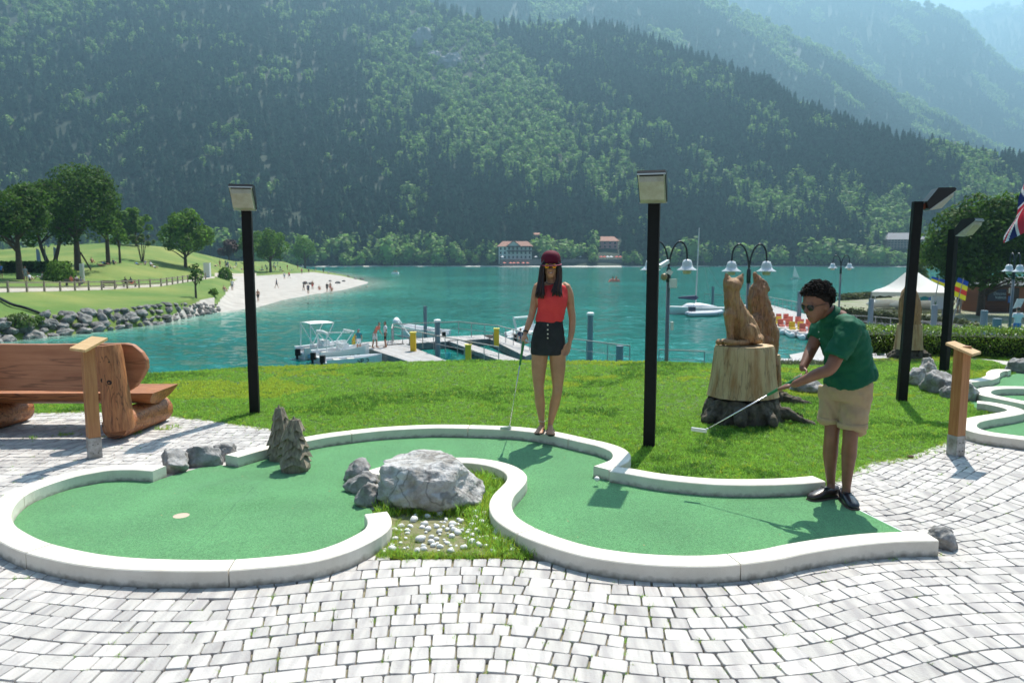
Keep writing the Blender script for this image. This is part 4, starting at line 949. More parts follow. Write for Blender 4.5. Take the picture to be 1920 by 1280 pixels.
fox = mb.remesh('carved_fox', m_carv, origin=P8(1390, 645), voxel=.011, smooth=3, disp=wob(.013, 20, 5)); tag(fox, 'carved light brown wooden fox sitting on the thick stump', 'sculpture')
def P9(px, py, dy=0.): return Zt(px, py, 8.95 + dy)
ws0 = Vector(((1452 - 960) * mpp(8.95), 8.95, 0))
stump(ws0 + Vector((.0, .1, 0)), .10, .60, .15, .10, 'slim dark stump under the howling wooden wolf', .16, [(-.5, .33, .07), (-2.2, .12, .06), (3.3, .2, .05), (.3, .15, .05)], name='tree_stump')
mb = MB()
mb.tube([P9(1424, 536), P9(1421, 556), P9(1427, 590, .03), P9(1436, 625, .05), P9(1441, 655, .06), P9(1443, 672, .06)], [.09, .12, .145, .15, .12, .08], 16, sub=4)
mb.tube([P9(1426, 536), P9(1419, 524), P9(1416.5, 514)], [.085, .05, .026], 12, sub=3); mb.tube([P9(1431, 532), P9(1437, 540), P9(1442, 546)], [.05, .035, .012], 8); mb.tube([P9(1426, 528, .1), P9(1431, 536, .15), P9(1434, 542, .16)], [.04, .03, .012], 8)
mb.tube([P9(1436, 640, -.06), P9(1447, 670, -.03), P9(1453, 700, 0), P9(1455, 716, 0)], [.09, .06, .055, .05], 10, sub=3)
mb.tube([P9(1418, 600, -.1), P9(1424, 650, -.12), P9(1432, 690, -.1)], [.08, .055, .05], 10, sub=3); mb.tube([P9(1433, 600, .2), P9(1440, 650, .2), P9(1450, 700, .12)], [.08, .055, .05], 10, sub=3)
tag(mb.remesh('carved_wolf', m_carv2, origin=P9(1440, 700), voxel=.013, smooth=3, disp=wob(.022, 18, 15)), 'carved dark brown wooden wolf howling upward behind the fox', 'sculpture')
os0 = Vector(((1705 - 960) * mpp(13.1), 13.05, 0)); 
stump(os0 - Vector((.03, 0, 0)), .17, .62, .25, .21, 'pale tree stump under the carved owl in front of the hedge', .27, [(-.4, .1, .07), (3.3, .12, .07)])
def P13(px, py, dy=0.): return Zt(px, py, 13.05 + dy)
mb = MB(); mb.tube([P13(1706, 612), P13(1705, 590), P13(1705, 565), P13(1705, 548), P13(1706, 541)], [.17, .18, .165, .13, .09], 16, sub=3)
for s_ in (-1, 1): mb.tube([P13(1706 + 7 * s_, 548), P13(1706 + 9 * s_, 537)], [.045, .012], 8); mb.ball(P13(1706 + 4 * s_, 552, -.12), (.035, .02, .035), 2); mb.tube([P13(1706 + 14 * s_, 560, -.02), P13(1706 + 16 * s_, 590, 0), P13(1706 + 10 * s_, 612, 0)], [.05, .06, .03], 8, sub=3)
mb.tube([P13(1706, 554, -.14), P13(1706, 559, -.17)], [.02, .008], 6)
tag(mb.remesh('carved_owl', m_carv, origin=P13(1705, 612), voxel=.014, smooth=2, disp=wob(.015, 16, 25)), 'carved wooden owl on a stump, partly hidden by the black post', 'sculpture')
# ================================================================== PEOPLE
m_skinW = M('tanned_skin', (.50, .26, .15), .5, (.42, .205, .115), 9., spec=.4)
m_skinM = M('brown_skin', (.235, .105, .06), .48, (.18, .078, .045), 9., spec=.45)
m_coral = M('coral_cotton', (.85, .075, .075), .8, (.75, .05, .055), 6., bump=.004, bscale=9, trans=.15, spec=.25)
m_denim = M('black_denim', (.008, .009, .012), .8, (.016, .017, .022), 12., bump=.003, bscale=14)
m_hair = M('dark_brown_hair', (.012, .006, .004), .38, (.035, .016, .009), 12., stretch=(14, 14, 1))
m_hair2 = M('auburn_hair_ends', (.09, .035, .015), .4, (.04, .017, .009), 12., stretch=(14, 14, 1))
m_hat = M('burgundy_felt', (.11, .006, .022), .8, spec=.25)
m_hatB = M('pink_brim_edge', (.45, .08, .16), .6)
m_fr = M('black_plastic', (.01, .01, .01), .3)
m_lensO = M('mirrored_orange_lens', (.75, .16, .02), .1, (.55, .35, .03), 60., metal=.85)
m_lensD = M('dark_lens', (.02, .022, .025), .08, metal=.4)
m_teeth = M('teeth', (.75, .72, .66), .3); m_lip = M('lips', (.35, .09, .08), .45)
m_silver = M('silver_metal', (.65, .65, .66), .25, metal=1.); m_but = M('brass_button', (.75, .7, .6), .3, metal=.9)
m_grip = M('green_grip', (.01, .17, .05), .5); m_sole = M('dark_leather', (.022, .011, .010), .35, (.04, .02, .016), 14., coat=.3)
m_shoeN = M('navy_leather', (.012, .013, .02), .3, (.02, .022, .03), 14., coat=.35); m_rubber = M('tan_sole', (.12, .08, .06), .7)
m_polo = M('green_pique', (.006, .105, .052), .75, (.004, .080, .040), 6., bump=.006, bscale=7, spec=.25)
m_khaki = M('khaki_cotton', (.42, .31, .18), .85, (.34, .245, .14), 7., bump=.007, bscale=8)
X = Vector((1, 0, 0)); Yv = Vector((0, 1, 0)); Zv = Vector((0, 0, 1))

def hand(mb, wrist, palm_c, knuckle_dir, side, curl_dir, s=1., curl=.5, thumb_side=1):
    """palm with four unequal bent fingers and a thumb on its side"""
    w_ = Vector(wrist); f = Vector(knuckle_dir).normalized(); sd = Vector(side).normalized(); c = Vector(curl_dir).normalized()
    k = w_ + f * .088 * s
    mb.loft([(w_ - f * .015 * s, .024 * s, .019 * s, sd, c), (w_ + f * .02 * s, .030 * s, .017 * s, sd, c), (w_ + f * .06 * s, .039 * s, .015 * s, sd, c), (k, .038 * s, .012 * s, sd, c)], 12)
    for i, (L_, o) in enumerate(((.066, -.029), (.075, -.010), (.070, .010), (.056, .028))):
        b0 = k + sd * o * s - f * .008 * s; d = (f * math.cos(curl * .7) + c * math.sin(curl * .7)).normalized(); d2 = (f * math.cos(curl * 1.6) + c * math.sin(curl * 1.6)).normalized(); d3 = (f * math.cos(curl * 2.3) + c * math.sin(curl * 2.3)).normalized()
        p1 = b0 + d * L_ * .45 * s; p2 = p1 + d2 * L_ * .32 * s; p3 = p2 + d3 * L_ * .25 * s
        mb.tube([b0, p1, p2, p3], [.0098 * s, .009 * s, .008 * s, .0068 * s], 8)
    b0 = w_ + f * .025 * s - sd * thumb_side * .024 * s; p1 = b0 + (f * .6 - sd * thumb_side * .6 + c * .4).normalized() * .038 * s; p2 = p1 + (f * .85 + c * .5 - sd * thumb_side * .1).normalized() * .03 * s
    mb.tube([b0, p1, p2], [.014 * s, .011 * s, .008 * s], 8)

# ---------------- woman on the kerb
YW = 7.06
def Pw(px, py, dy=0.): return Zt(px, py, YW + dy)
u = mpp(YW)
wo = Pw(1021, 806); wo.z = KH
woman = thing('person', wo, 'woman in burgundy cap, coral top and black shorts standing on the kerb', 'person')
mb = MB()
# head, neck, torso, legs, arms: one continuous surface
hc = Pw(1032.5, 501, .02)
mb.loft([(Pw(1032.5, 521, -.045), .020, .022, X, Yv), (Pw(1032.5, 517.5, -.03), .040, .052, X, Yv), (Pw(1032.5, 511, -.01), .055, .075, X, Yv), (Pw(1032.5, 503, .01), .067, .088, X, Yv), (Pw(1032.5, 495, .02), .072, .095, X, Yv), (Pw(1032.5, 485, .025), .070, .094, X, Yv), (Pw(1032.5, 477, .025), .050, .07, X, Yv), (Pw(1032.5, 474, .025), .02, .03, X, Yv)], 20)
mb.tube([Pw(1032.5, 500, -.075), Pw(1032.4, 506, -.098), Pw(1032.4, 508, -.085)], [.008, .013, .010], 8)
mb.tube([Pw(1032.5, 511, .03), Pw(1033, 524, .03), Pw(1034, 536, .03)], [.048, .045, .055], 14)
mb.loft([(Pw(1034, 528, .03), .055, .05, X, Yv), (Pw(1035, 534, .03), .135, .065, X, Yv), (Pw(1035, 542, .02), .165, .085, X, Yv), (Pw(1035, 560, 0), .145, .10, X, Yv), (Pw(1034, 580, 0), .125, .092, X, Yv), (Pw(1031, 602, 0), .115, .085, X, Yv), (Pw(1029, 622, .01), .145, .105, X, Yv), (Pw(1028, 645, .02), .165, .115, X, Yv), (Pw(1028, 662, .02), .16, .11, X, Yv)], 24)
for pts_, rr in (([(1013, 655, .01), (1010.5, 690, 0), (1010, 722, -.01), (1011, 737, -.02), (1012.5, 755, .015), (1014.5, 775, .02), (1016, 791, .02), (1016, 800, .02)], [.086, .073, .052, .047, .050, .037, .026, .026]),
                 ([(1045, 655, .01), (1046, 690, 0), (1045.5, 722, -.01), (1044.5, 737, -.02), (1040, 757, .015), (1035.5, 777, .02), (1032, 793, .02), (1031, 801, .02)], [.086, .074, .052, .047, .050, .037, .026, .026])):
    mb.tube([Pw(*q) for q in pts_], rr, 16, sub=4)
# feet
for (hx, hy, tx, ty, dy) in ((1016.5, 803, 1008, 807, 0), (1031.5, 806, 1031, 811, -.12)):
    h_ = Vector((Pw(hx, hy).x, YW + .03 + dy * .3, KH + .035)); t_ = Vector((Pw(tx, ty).x, YW - .135 + dy * .4, KH + .022)); d = (t_ - h_).normalized(); s_ = Vector((-d.y, d.x, 0)).normalized()
    mb.loft([(h_ - d * .03, .024, .022, s_, Zv), (h_ + Zv * .004, .030, .032, s_, Zv), (h_ + d * .07 + Zv * .0, .034, .028, s_, Zv), (h_ + d * .13 - Zv * .008, .042, .018, s_, Zv), (t_ - d * .02 - Zv * .005, .040, .012, s_, Zv)], 12)
    for i in range(5): b0 = t_ + s_ * (.032 - .016 * i) * (1 if dy else -1) - d * .025 - Zv * .004; mb.tube([b0, b0 + d * (.040 - .005 * i)], [.009 - .0006 * i, .0075 - .0005 * i], 6)
# her right arm (image left) down to the putter
mb.tube([Pw(1010, 537, .03), Pw(1005, 550, .03), Pw(1001, 572, .02), Pw(997, 590, .01), Pw(991, 608, -.04), Pw(986, 622, -.07)], [.050, .043, .036, .033, .031, .022], 14, sub=4)
mb.tube([Pw(1060, 538, .03), Pw(1067, 552, .03), Pw(1070, 575, .04), Pw(1073, 597, .03), Pw(1072, 620, -.0), Pw(1069, 638, -.04)], [.050, .044, .038, .034, .032, .022], 14, sub=4)
hand(mb, Pw(985, 625, -.08), None, Pw(980, 641, -.12) - Pw(985, 625, -.08), (.35, -.9, 0), (.95, .2, 0), .94, .95, -1)
hand(mb, Pw(1068, 642, -.05), None, Pw(1062, 662, -.06) - Pw(1068, 642, -.05), (.75, -.6, 0), (-.4, -.7, -.1), .94, .35, 1)
body = mb.remesh('body', m_skinW, woman, voxel=.0062, smooth=3)
# coral sleeveless top
mb = MB(); st_ = [(Pw(1034, 532, .03), .075, .062, X, Yv), (Pw(1035, 533, .03), .105, .070, X, Yv), (Pw(1035, 536, .028), .145, .085, X, Yv), (Pw(1035, 543, .022), .160, .100, X, Yv), (Pw(1035, 556, .0), .150, .122, X, Yv), (Pw(1035, 570, -.004), .143, .122, X, Yv), (Pw(1033, 588, 0), .136, .110, X, Yv), (Pw(1031, 598, 0), .137, .108, X, Yv), (Pw(1030, 603, 0), .124, .100, X, Yv)]
mb.loft(st_, 32)
def fold(p): return .010 * noise.noise(Vector((p.x * 9, p.y * 9, p.z * 5))) + .008 * noise.noise(Vector((p.x * 24 + p.z * 14, p.y * 20, p.z * 7)))
mb.remesh('top', m_coral, woman, voxel=.008, smooth=2, disp=fold)
mb = MB(); mb.loft([(Pw(1030.5, 599, 0), .126, .098, X, Yv), (Pw(1030, 607, 0), .133, .104, X, Yv), (Pw(1028.5, 622, .01), .152, .118, X, Yv), (Pw(1028, 642, .02), .170, .126, X, Yv), (Pw(1027.5, 661, .02), .172, .128, X, Yv), (Pw(1027.5, 664, .02), .166, .124, X, Yv)], 32)
sk = mb.remesh('shorts', m_denim, woman, voxel=.008, smooth=2, disp=lambda p: .003 * noise.noise(Vector((p.x * 30, p.y * 30, p.z * 14))))
for q, yy in enumerate((609, 618, 626, 633.5)):
    mb = MB(); mb.lathe(Pw(1027, yy, -.122 + (.01 if q == 0 else 0) - .006 * q * .3), [(.0075, 0), (.0075, .005), (.004, .007), (.001, .007)], 12, Vector((0, -1, 0))); mb.build('button', m_but, sk)
mb = MB()
for s_ in (-1, 1): mb.bar(Pw(1029 + 15 * s_, 604, -.098), Pw(1029 + 23 * s_, 618, -.086), .004)
mb.build('pocket_seam', m_denim, sk)
# hair: long strands in two curtains and down the back
def strands(name, mat, n, seed, f):
    rnd = random.Random(seed); mb = MB()
    for i in range(n):
        path, r = f(rnd); mb.tube(path, r, 5, False, 3)
    return mb.build(name, mat, woman, smooth=True)
def curtL(rnd):
    a = rnd.random(); b_ = rnd.random(); w_ = rnd.gauss(0, .8)
    return ([Pw(1026 - 5 * a, 487, -.05 + .06 * b_), Pw(1020 - 6 * a + w_, 500, -.065 + .09 * b_), Pw(1018 - 7 * a + w_, 520, -.075 + .08 * b_), Pw(1017 - 9 * a + w_ * 2, 540, -.112 + .05 * b_), Pw(1018 - 14 * a + 3 * w_, 549 + 12 * rnd.random(), -.138 + .05 * b_)], [.006, .009, .010, .009, .002])
def curtR(rnd):
    a = rnd.random(); b_ = rnd.random(); w_ = rnd.gauss(0, .8)
    return ([Pw(1040 + 5 * a, 487, -.05 + .06 * b_), Pw(1046 + 5 * a + w_, 500, -.065 + .09 * b_), Pw(1045 + 7 * a + w_, 520, -.075 + .08 * b_), Pw(1039 + 12 * a + w_ * 2, 540, -.112 + .05 * b_), Pw(1036 + 17 * a + 3 * w_, 546 + 12 * rnd.random(), -.138 + .05 * b_)], [.006, .009, .010, .009, .002])
def backh(rnd):
    a = rnd.uniform(-1, 1); return ([Pw(1032.5 + 10 * a, 482, .09), Pw(1032.5 + 14 * a, 500, .12 - .04 * abs(a)), Pw(1032.5 + 15 * a, 525, .10), Pw(1032.5 + 14 * a, 550, .14)], [.012, .014, .013, .004])
strands('hair', m_hair, 75, 1, curtL); strands('hair', m_hair, 75, 2, curtR); strands('hair', m_hair, 60, 3, backh)
strands('hair_highlight', m_hair2, 14, 4, curtL); strands('hair_highlight', m_hair2, 12, 5, curtR)
# cap
mb = MB(); c0 = Pw(1033, 493.5, .02)
prof = [(.093, 0), (.095, .02), (.093, .05), (.085, .08), (.068, .103), (.04, .118), (.012, .124), (.001, .1245)]
mb.loft([(c0 + Zv * z, r, r * 1.12, X, Yv) for r, z in prof], 28)
cap_ = mb.build('cap', m_hat, woman, smooth=True)
brim = [];
for i in range(13):
    a = math.pi * (1 + i / 12); brim.append(c0 + Vector((.098 * math.cos(a) * (1.03), .10 * math.sin(a) * 1.75 + .0, -.004 - .012 * abs(math.sin(a)) + .004 * math.cos(a) - .010)))
mb = MB(); mb.prism(brim, (0, 0, .006)); mb.build('brim', m_hat, cap_); mb = MB(); mb.tube([p + Vector((0, 0, .004)) for p in brim], .0032, 6, False); mb.build('brim_edge', m_hatB, cap_)
mb = MB(); mb.ball(c0 + Zv * .124, (.008, .008, .005), 2); mb.build('cap_button', m_hat, cap_)
# sunglasses, smile
gl = MB()
for s_ in (-1, 1): gl.lathe(Pw(1032.5 + 7.2 * s_, 499, -.082), [(.027, 0), (.027, .007), (.023, .010), (.001, .010)], 18, Vector((.25 * s_, -1, 0)).normalized())
gl.bar(Pw(1029, 497.5, -.088), Pw(1036, 497.5, -.088), .008, .006)
for s_ in (-1, 1): gl.bar(Pw(1032.5 + 13 * s_, 497, -.07), Pw(1032.5 + 14 * s_, 498, .03), .004, .006)
g_ = gl.build('sunglasses', m_fr, woman)
for s_ in (-1, 1):
    mb = MB(); mb.lathe(Pw(1032.5 + 7.2 * s_, 499, -.0915), [(.0225, 0), (.0225, .0015), (.014, .004), (.001, .0055)], 18, Vector((.25 * s_, -1, .05)).normalized()); mb.build('lens', m_lensO, g_, smooth=True)
mb = MB(); mb.tube([Pw(1027.8, 510, -.078), Pw(1030, 512.0, -.086), Pw(1032.5, 512.6, -.088), Pw(1035, 512.0, -.086), Pw(1037.2, 510, -.078)], [.002, .0055, .0062, .0055, .002], 8, False); mb.build('lips', m_lip, woman, smooth=True)
mb = MB(); mb.tube([Pw(1029.2, 510.8, -.084), Pw(1032.5, 511.8, -.0925), Pw(1035.8, 510.8, -.084)], [.0018, .004, .0018], 8, False); mb.build('teeth', m_teeth, woman, smooth=True)
# watch, anklets, flip-flops
mb = MB(); mb.lathe(Pw(985.5, 621.5, -.075), [(.025, -.007), (.027, 0), (.025, .007)], 14, (Pw(980, 641, -.12) - Pw(985, 625, -.08)).normalized()); mb.build('wristwatch', m_fr, woman)
mb = MB(); mb.tube([Pw(1015.8, 789, .02) + Vector((.032 * math.cos(a), .032 * math.sin(a), .004 * math.cos(3 * a))) for a in [6.283 * i / 12 for i in range(13)]], .0035, 6, False); mb.build('anklet', M('shell_anklet', (.55, .5, .42), .5), woman)
mb = MB(); mb.tube([Pw(1033, 528, -.05) + Vector((.0, -.02, 0)) + Vector((.05 * math.cos(a), -.03 * abs(math.sin(a)), -.02 * math.sin(a))) for a in [math.pi * i / 10 for i in range(11)]], .003, 6, False); mb.build('necklace', m_fr, woman)
for (hx, hy, tx, ty, dy) in ((1016.5, 803, 1008, 807, 0), (1031.5, 806, 1031, 811, -.12)):
    h_ = Vector((Pw(hx, hy).x, YW + .03 + dy * .3, KH + .008)); t_ = Vector((Pw(tx, ty).x, YW - .135 + dy * .4, KH + .008)); d = (t_ - h_).normalized(); s_ = Vector((-d.y, d.x, 0)).normalized()
    mb = MB(); mb.loft([(h_ - d * .045, .02, .007, s_, Zv), (h_, .036, .008, s_, Zv), (h_ + d * .12, .046, .008, s_, Zv), (t_ + d * .02, .03, .007, s_, Zv)], 12)
    v_ = t_ - d * .045 + Zv * .018; mb.tube([v_, v_ - d * .05 + s_ * .030 + Zv * .014, v_ - d * .085 + s_ * .044 - Zv * .012], .0045, 6, False, 3); mb.tube([v_, v_ - d * .05 - s_ * .030 + Zv * .014, v_ - d * .085 - s_ * .044 - Zv * .012], .0045, 6, False, 3)
    mb.build('flip_flop', m_fr, woman)
def putter(name, a, b, headdir, label, grip=.27, glen=None):
    """a = top of the grip, b = heel of the head"""
    t = thing(name, b, label, 'golf putter', 'mini golf putters'); a = Vector(a); b = Vector(b); d = (b - a).normalized()
    mb = MB(); mb.tube([a, a + d * grip], [.0135, .0105], 10); mb.build('grip', m_grip, t, smooth=True)
    mb = MB(); mb.tube([a + d * grip, b], [.0048, .004], 8, False); mb.build('shaft', m_silver, t, smooth=True)
    h = Vector(headdir).normalized(); mb = MB(); mb.bar(b - h * .02 + Vector((0, 0, .0)), b + h * .095, .022, .026); mb.tube([b - d * .03, b + d * .01], .007, 8); mb.build('putter_head', M('pale_metal', (.62, .62, .60), .35, metal=.5), t)
hd = Zt(955, 800, 7.16); hd.z = KH + .016
putter('putter', Zt(982, 640, YW - .13), hd, (-1, -.35, 0), 'putter with green grip held upright by the woman, its head on the kerb', .24)

# ---------------- man bending over on the lane
YM = 5.28
def Pm(px, py, dy=0.): return Zt(px, py, YM + dy)
mo = G(1565, 940)
man = thing('person', mo, 'man with curly black hair in green polo and khaki shorts bending over a putter', 'person')
fd = Vector((-.93, -.30, 0)).normalized(); sd = Vector((-fd.y, fd.x, 0))      # chest direction, and towards his far side negative
def near(p): return p
mb = MB()
face = Vector((-.90, -.38, -.28)).normalized()          # where the face points
hs_ = face.cross(Zv).normalized(); hu = hs_.cross(face).normalized()
hcn = Pm(1532, 571, -.02)
# head loft from crown to chin
for_ = lambda a, b_, c: hcn + face * a + hs_ * b_ + hu * c
mb.loft([(for_(.005, 0, .122), .03, .035, hs_, face), (for_(0, 0, .105), .062, .078, hs_, face), (for_(0, 0, .06), .077, .098, hs_, face), (for_(.0, 0, .01), .076, .098, hs_, face), (for_(.012, 0, -.035), .069, .086, hs_, face), (for_(.026, 0, -.072), .055, .068, hs_, face), (for_(.042, 0, -.102), .036, .046, hs_, face), (for_(.05, 0, -.118), .02, .026, hs_, face)], 20)
mb.tube([for_(.090, 0, .018), for_(.116, 0, -.018), for_(.098, 0, -.030)], [.009, .016, .012], 8)
mb.tube([for_(.092, -.018, -.062), for_(.100, 0, -.062), for_(.092, .018, -.062)], [.006, .009, .006], 8)
mb.tube([for_(.088, -.045, .032), for_(.097, 0, .034), for_(.088, .045, .032)], [.010, .012, .010], 8)
for s_ in (-1, 1): mb.ball(for_(-.012, .079 * s_, -.012), (.018, .012, .032), 2)
mb.tube([for_(-.02, 0, -.06), Pm(1549, 583, .0), Pm(1558, 590, .0), Pm(1568, 600, .0)], [.058, .058, .064, .09], 16, sub=2)
# torso
up_t = (Pm(1558, 592) - Pm(1592, 690)).normalized(); ftr = up_t.cross(Vector((-sd.x, -sd.y, 0))).normalized()
if ftr.x > 0: ftr = -ftr
T_ = [(Pm(1596, 722, .02), .165, .120), (Pm(1594, 700, .02), .165, .125), (Pm(1592, 680, .02), .155, .122), (Pm(1588, 655, .01), .150, .120), (Pm(1582, 635, 0), .165, .128), (Pm(1574, 615, 0), .185, .118), (Pm(1567, 602, 0), .170, .09), (Pm(1562, 593, 0), .10, .065)]
mb.loft([(c, a, b_, sd, ftr) for c, a, b_ in T_], 24)
nS = Pm(1592, 618, -.17); fS = Pm(1543, 606, .15)          # near and far shoulder
nE = Pm(1557, 690, -.22); nW = Pm(1490, 720, -.13)
fE = Pm(1521, 655, .12); fW = Pm(1505, 690, .0)
mb.tube([Pm(1582, 612, -.10), nS, nS.lerp(nE, .5), nE, nE.lerp(nW, .35), nW], [.07, .066, .052, .044, .041, .027], 16, sub=4)
mb.tube([Pm(1556, 605, .08), fS, fS.lerp(fE, .5), fE, fE.lerp(fW, .35), fW], [.07, .062, .050, .042, .039, .027], 16, sub=4)
for L_ in ([(1567, 725, .08), (1564, 760, .07), (1561, 795, .05), (1559, 820, .04), (1557, 850, .07), (1557, 880, .08), (1558, 905, .08), (1558, 918, .06)], [(1604, 725, -.04), (1600, 765, -.05), (1596, 798, -.07), (1594, 822, -.08), (1592, 850, -.05), (1589, 885, -.04), (1587, 912, -.04), (1587, 927, -.05)]):
    mb.tube([Pm(*q) for q in L_], [.09, .078, .056, .052, .054, .040, .030, .032], 16, sub=4)
# hands on the putter
pa = Vector((2.08, 5.42, .975)); pb = Vector((1.385, 5.46, .475))
ka = Pm(1500, 703, -.02); kb = Pm(1472, 728, -.14)
pb = Zt(1320, 807, 5.47); pa = Zt(1501, 706, 5.20)
dd = (pb - pa).normalized()
def onclub(t): return pa + dd * t
g1 = onclub(.04); g2 = onclub(.165)
hand(mb, fW, None, (g1 - fW).normalized() + Vector((-.1, 0, -.2)), dd, (0, -.9, -.3), 1.0, 1.25, 1)
hand(mb, nW, None, (g2 - nW).normalized() + Vector((-.25, .0, -.05)), dd, (-.1, .95, -.2), 1.02, 1.25, -1)
mb.remesh('body', m_skinM, man, voxel=.0062, smooth=3)
# polo shirt
mb = MB()
mb.loft([(c, a, b_, sd, ftr) for c, a, b_ in [(Pm(1593, 712, .02) , .208, .172), (Pm(1593, 700, .02), .206, .168), (Pm(1591, 680, .02), .190, .150), (Pm(1588, 655, .01), .180, .145), (Pm(1582, 635, 0), .188, .148), (Pm(1575, 616, 0), .200, .132), (Pm(1568, 603, 0), .185, .105), (Pm(1563, 596, 0), .125, .085), (Pm(1559, 591, 0), .080, .076)]], 32)
nsl = nS.lerp(nE, .72); fsl = fS.lerp(fE, .62)
mb.tube([Pm(1580, 612, -.08), nS, nS.lerp(nE, .4), nsl], [.088, .088, .084, .082], 18, False, 3)
mb.tube([Pm(1558, 606, .08), fS, fS.lerp(fE, .35), fsl], [.082, .080, .076, .073], 18, False, 3)
def foldm(p): return .016 * noise.noise(Vector((p.x * 7, p.y * 7, p.z * 11))) + .010 * noise.noise(Vector((p.x * 22 - p.z * 10, p.y * 14, p.z * 22))) + .003 * noise.noise(p * 48)
pol = mb.remesh('polo_shirt', m_polo, man, voxel=.008, smooth=3, disp=foldm)
mb = MB(); cc = Pm(1553, 587, 0); cn = (Pm(1549, 583) - Pm(1563, 596)).normalized(); s1, u1 = frame(cn)
mb.loft([(cc - cn * .03, .088, .082, s1, u1), (cc + cn * .012, .076, .072, s1, u1), (cc + cn * .014, .070, .066, s1, u1), (cc - cn * .02, .076, .072, s1, u1)], 24, cap=False); mb.build('collar', m_polo, pol, smooth=True)
mb = MB(); q = Pm(1535, 622, -.09); mb.ball(q, (.005, .004, .005), 1); mb.ball(q + Vector((.006, -.004, -.05)), (.005, .004, .005), 1); mb.build('button', m_teeth, pol)
# shorts
mb = MB(); mb.loft([(c, a, b_, sd, Vector((fd.x, fd.y, 0))) for c, a, b_ in [(Pm(1594, 703, .02), .155, .120), (Pm(1593, 714, .02), .178, .142), (Pm(1590, 732, .02), .182, .148), (Pm(1587, 748, .02), .165, .13)]], 28)
for L_, rr_ in (([(1564, 726, .09), (1560, 755, .08), (1557, 786, .07), (1557, 789, .07)], [.105, .096, .088, .088]), ([(1609, 726, -.04), (1603, 760, -.05), (1598, 797, -.07), (1598, 800, -.07)], [.108, .102, .097, .097])):
    mb.tube([Pm(*q) for q in L_], rr_, 20, False, 3)
def folds(p): return .013 * noise.noise(Vector((p.x * 9 + p.z * 9, p.y * 9, p.z * 11))) + .008 * noise.noise(Vector((p.x * 26, p.y * 20, p.z * 18 + p.x * 14)))
shr = mb.remesh('shorts', m_khaki, man, voxel=.008, smooth=3, disp=folds)
for a, b_, r in (((1557.4, 781, .07), (1557, 790, .07), .094), ((1598.4, 791, -.07), (1598, 801, -.07), .103)):
    a = Pm(*a); b_ = Pm(*b_); s1, u1 = frame(b_ - a); mb = MB(); mb.loft([(a, r - .004, r - .004, s1, u1), (a.lerp(b_, .1), r, r, s1, u1), (b_, r + .001, r + .001, s1, u1), (b_ + (b_ - a) * .02, r - .012, r - .012, s1, u1)], 24, cap=False); mb.build('turned_hem', m_khaki, shr, smooth=True)
# curly hair: a lumpy cap of many small curls
rnd = random.Random(8); mb = MB()
mb.loft([(for_(-.015, 0, .135), .04, .05, hs_, face), (for_(-.02, 0, .115), .075, .088, hs_, face), (for_(-.022, 0, .07), .09, .102, hs_, face), (for_(-.035, 0, .03), .088, .085, hs_, face), (for_(-.055, 0, -.02), .07, .055, hs_, face), (for_(-.06, 0, -.055), .05, .035, hs_, face)], 20)
for i in range(1000):
    a = rnd.random() * 6.283; ph = math.acos(rnd.uniform(-.45, 1)); d = Vector((math.sin(ph) * math.cos(a), math.sin(ph) * math.sin(a), math.cos(ph)))
    if d.z < .35 and d.x > .35 + (.2 if d.z < 0 else 0): continue
    if d.z < .1 and d.x > -.15: continue
    rr = 1 + rnd.gauss(0, .045)
    p = for_(-.02 + .118 * d.x * rr, .102 * d.y * rr, .052 + .115 * d.z * rr); s_ = Vector((rnd.gauss(0, 1), rnd.gauss(0, 1), rnd.gauss(0, 1))).normalized(); s1, u1 = frame(s_); R_ = rnd.uniform(.0055, .009)
    mb.tube([p + s1 * R_ * math.cos(t) + u1 * R_ * math.sin(t) + s_ * t * .002 for t in (0, 1.2, 2.4, 3.6, 4.8, 6.0)], .0030, 5, False)
mb.build('hair', M('black_curly_hair', (.008, .006, .005), .8, (.015, .011, .009), 20., spec=.2), man, smooth=True)
# sunglasses
gl = MB()
for s_ in (-1, 1): gl.lathe(for_(.094, .033 * s_, .010), [(.027, 0), (.027, .003), (.023, .004), (.001, .004)], 16, (face + hs_ * .3 * s_).normalized())
gl.bar(for_(.103, -.012, .018), for_(.103, .012, .018), .003)
for s_ in (-1, 1): gl.bar(for_(.092, .062 * s_, .018), for_(-.01, .082 * s_, .008), .0035)
g_ = gl.build('sunglasses', m_fr, man)
for s_ in (-1, 1):
    mb = MB(); mb.lathe(for_(.098, .033 * s_, .010), [(.0235, 0), (.0235, .001), (.014, .003), (.001, .004)], 16, (face + hs_ * .3 * s_).normalized()); mb.build('lens', m_lensD, g_, smooth=True)
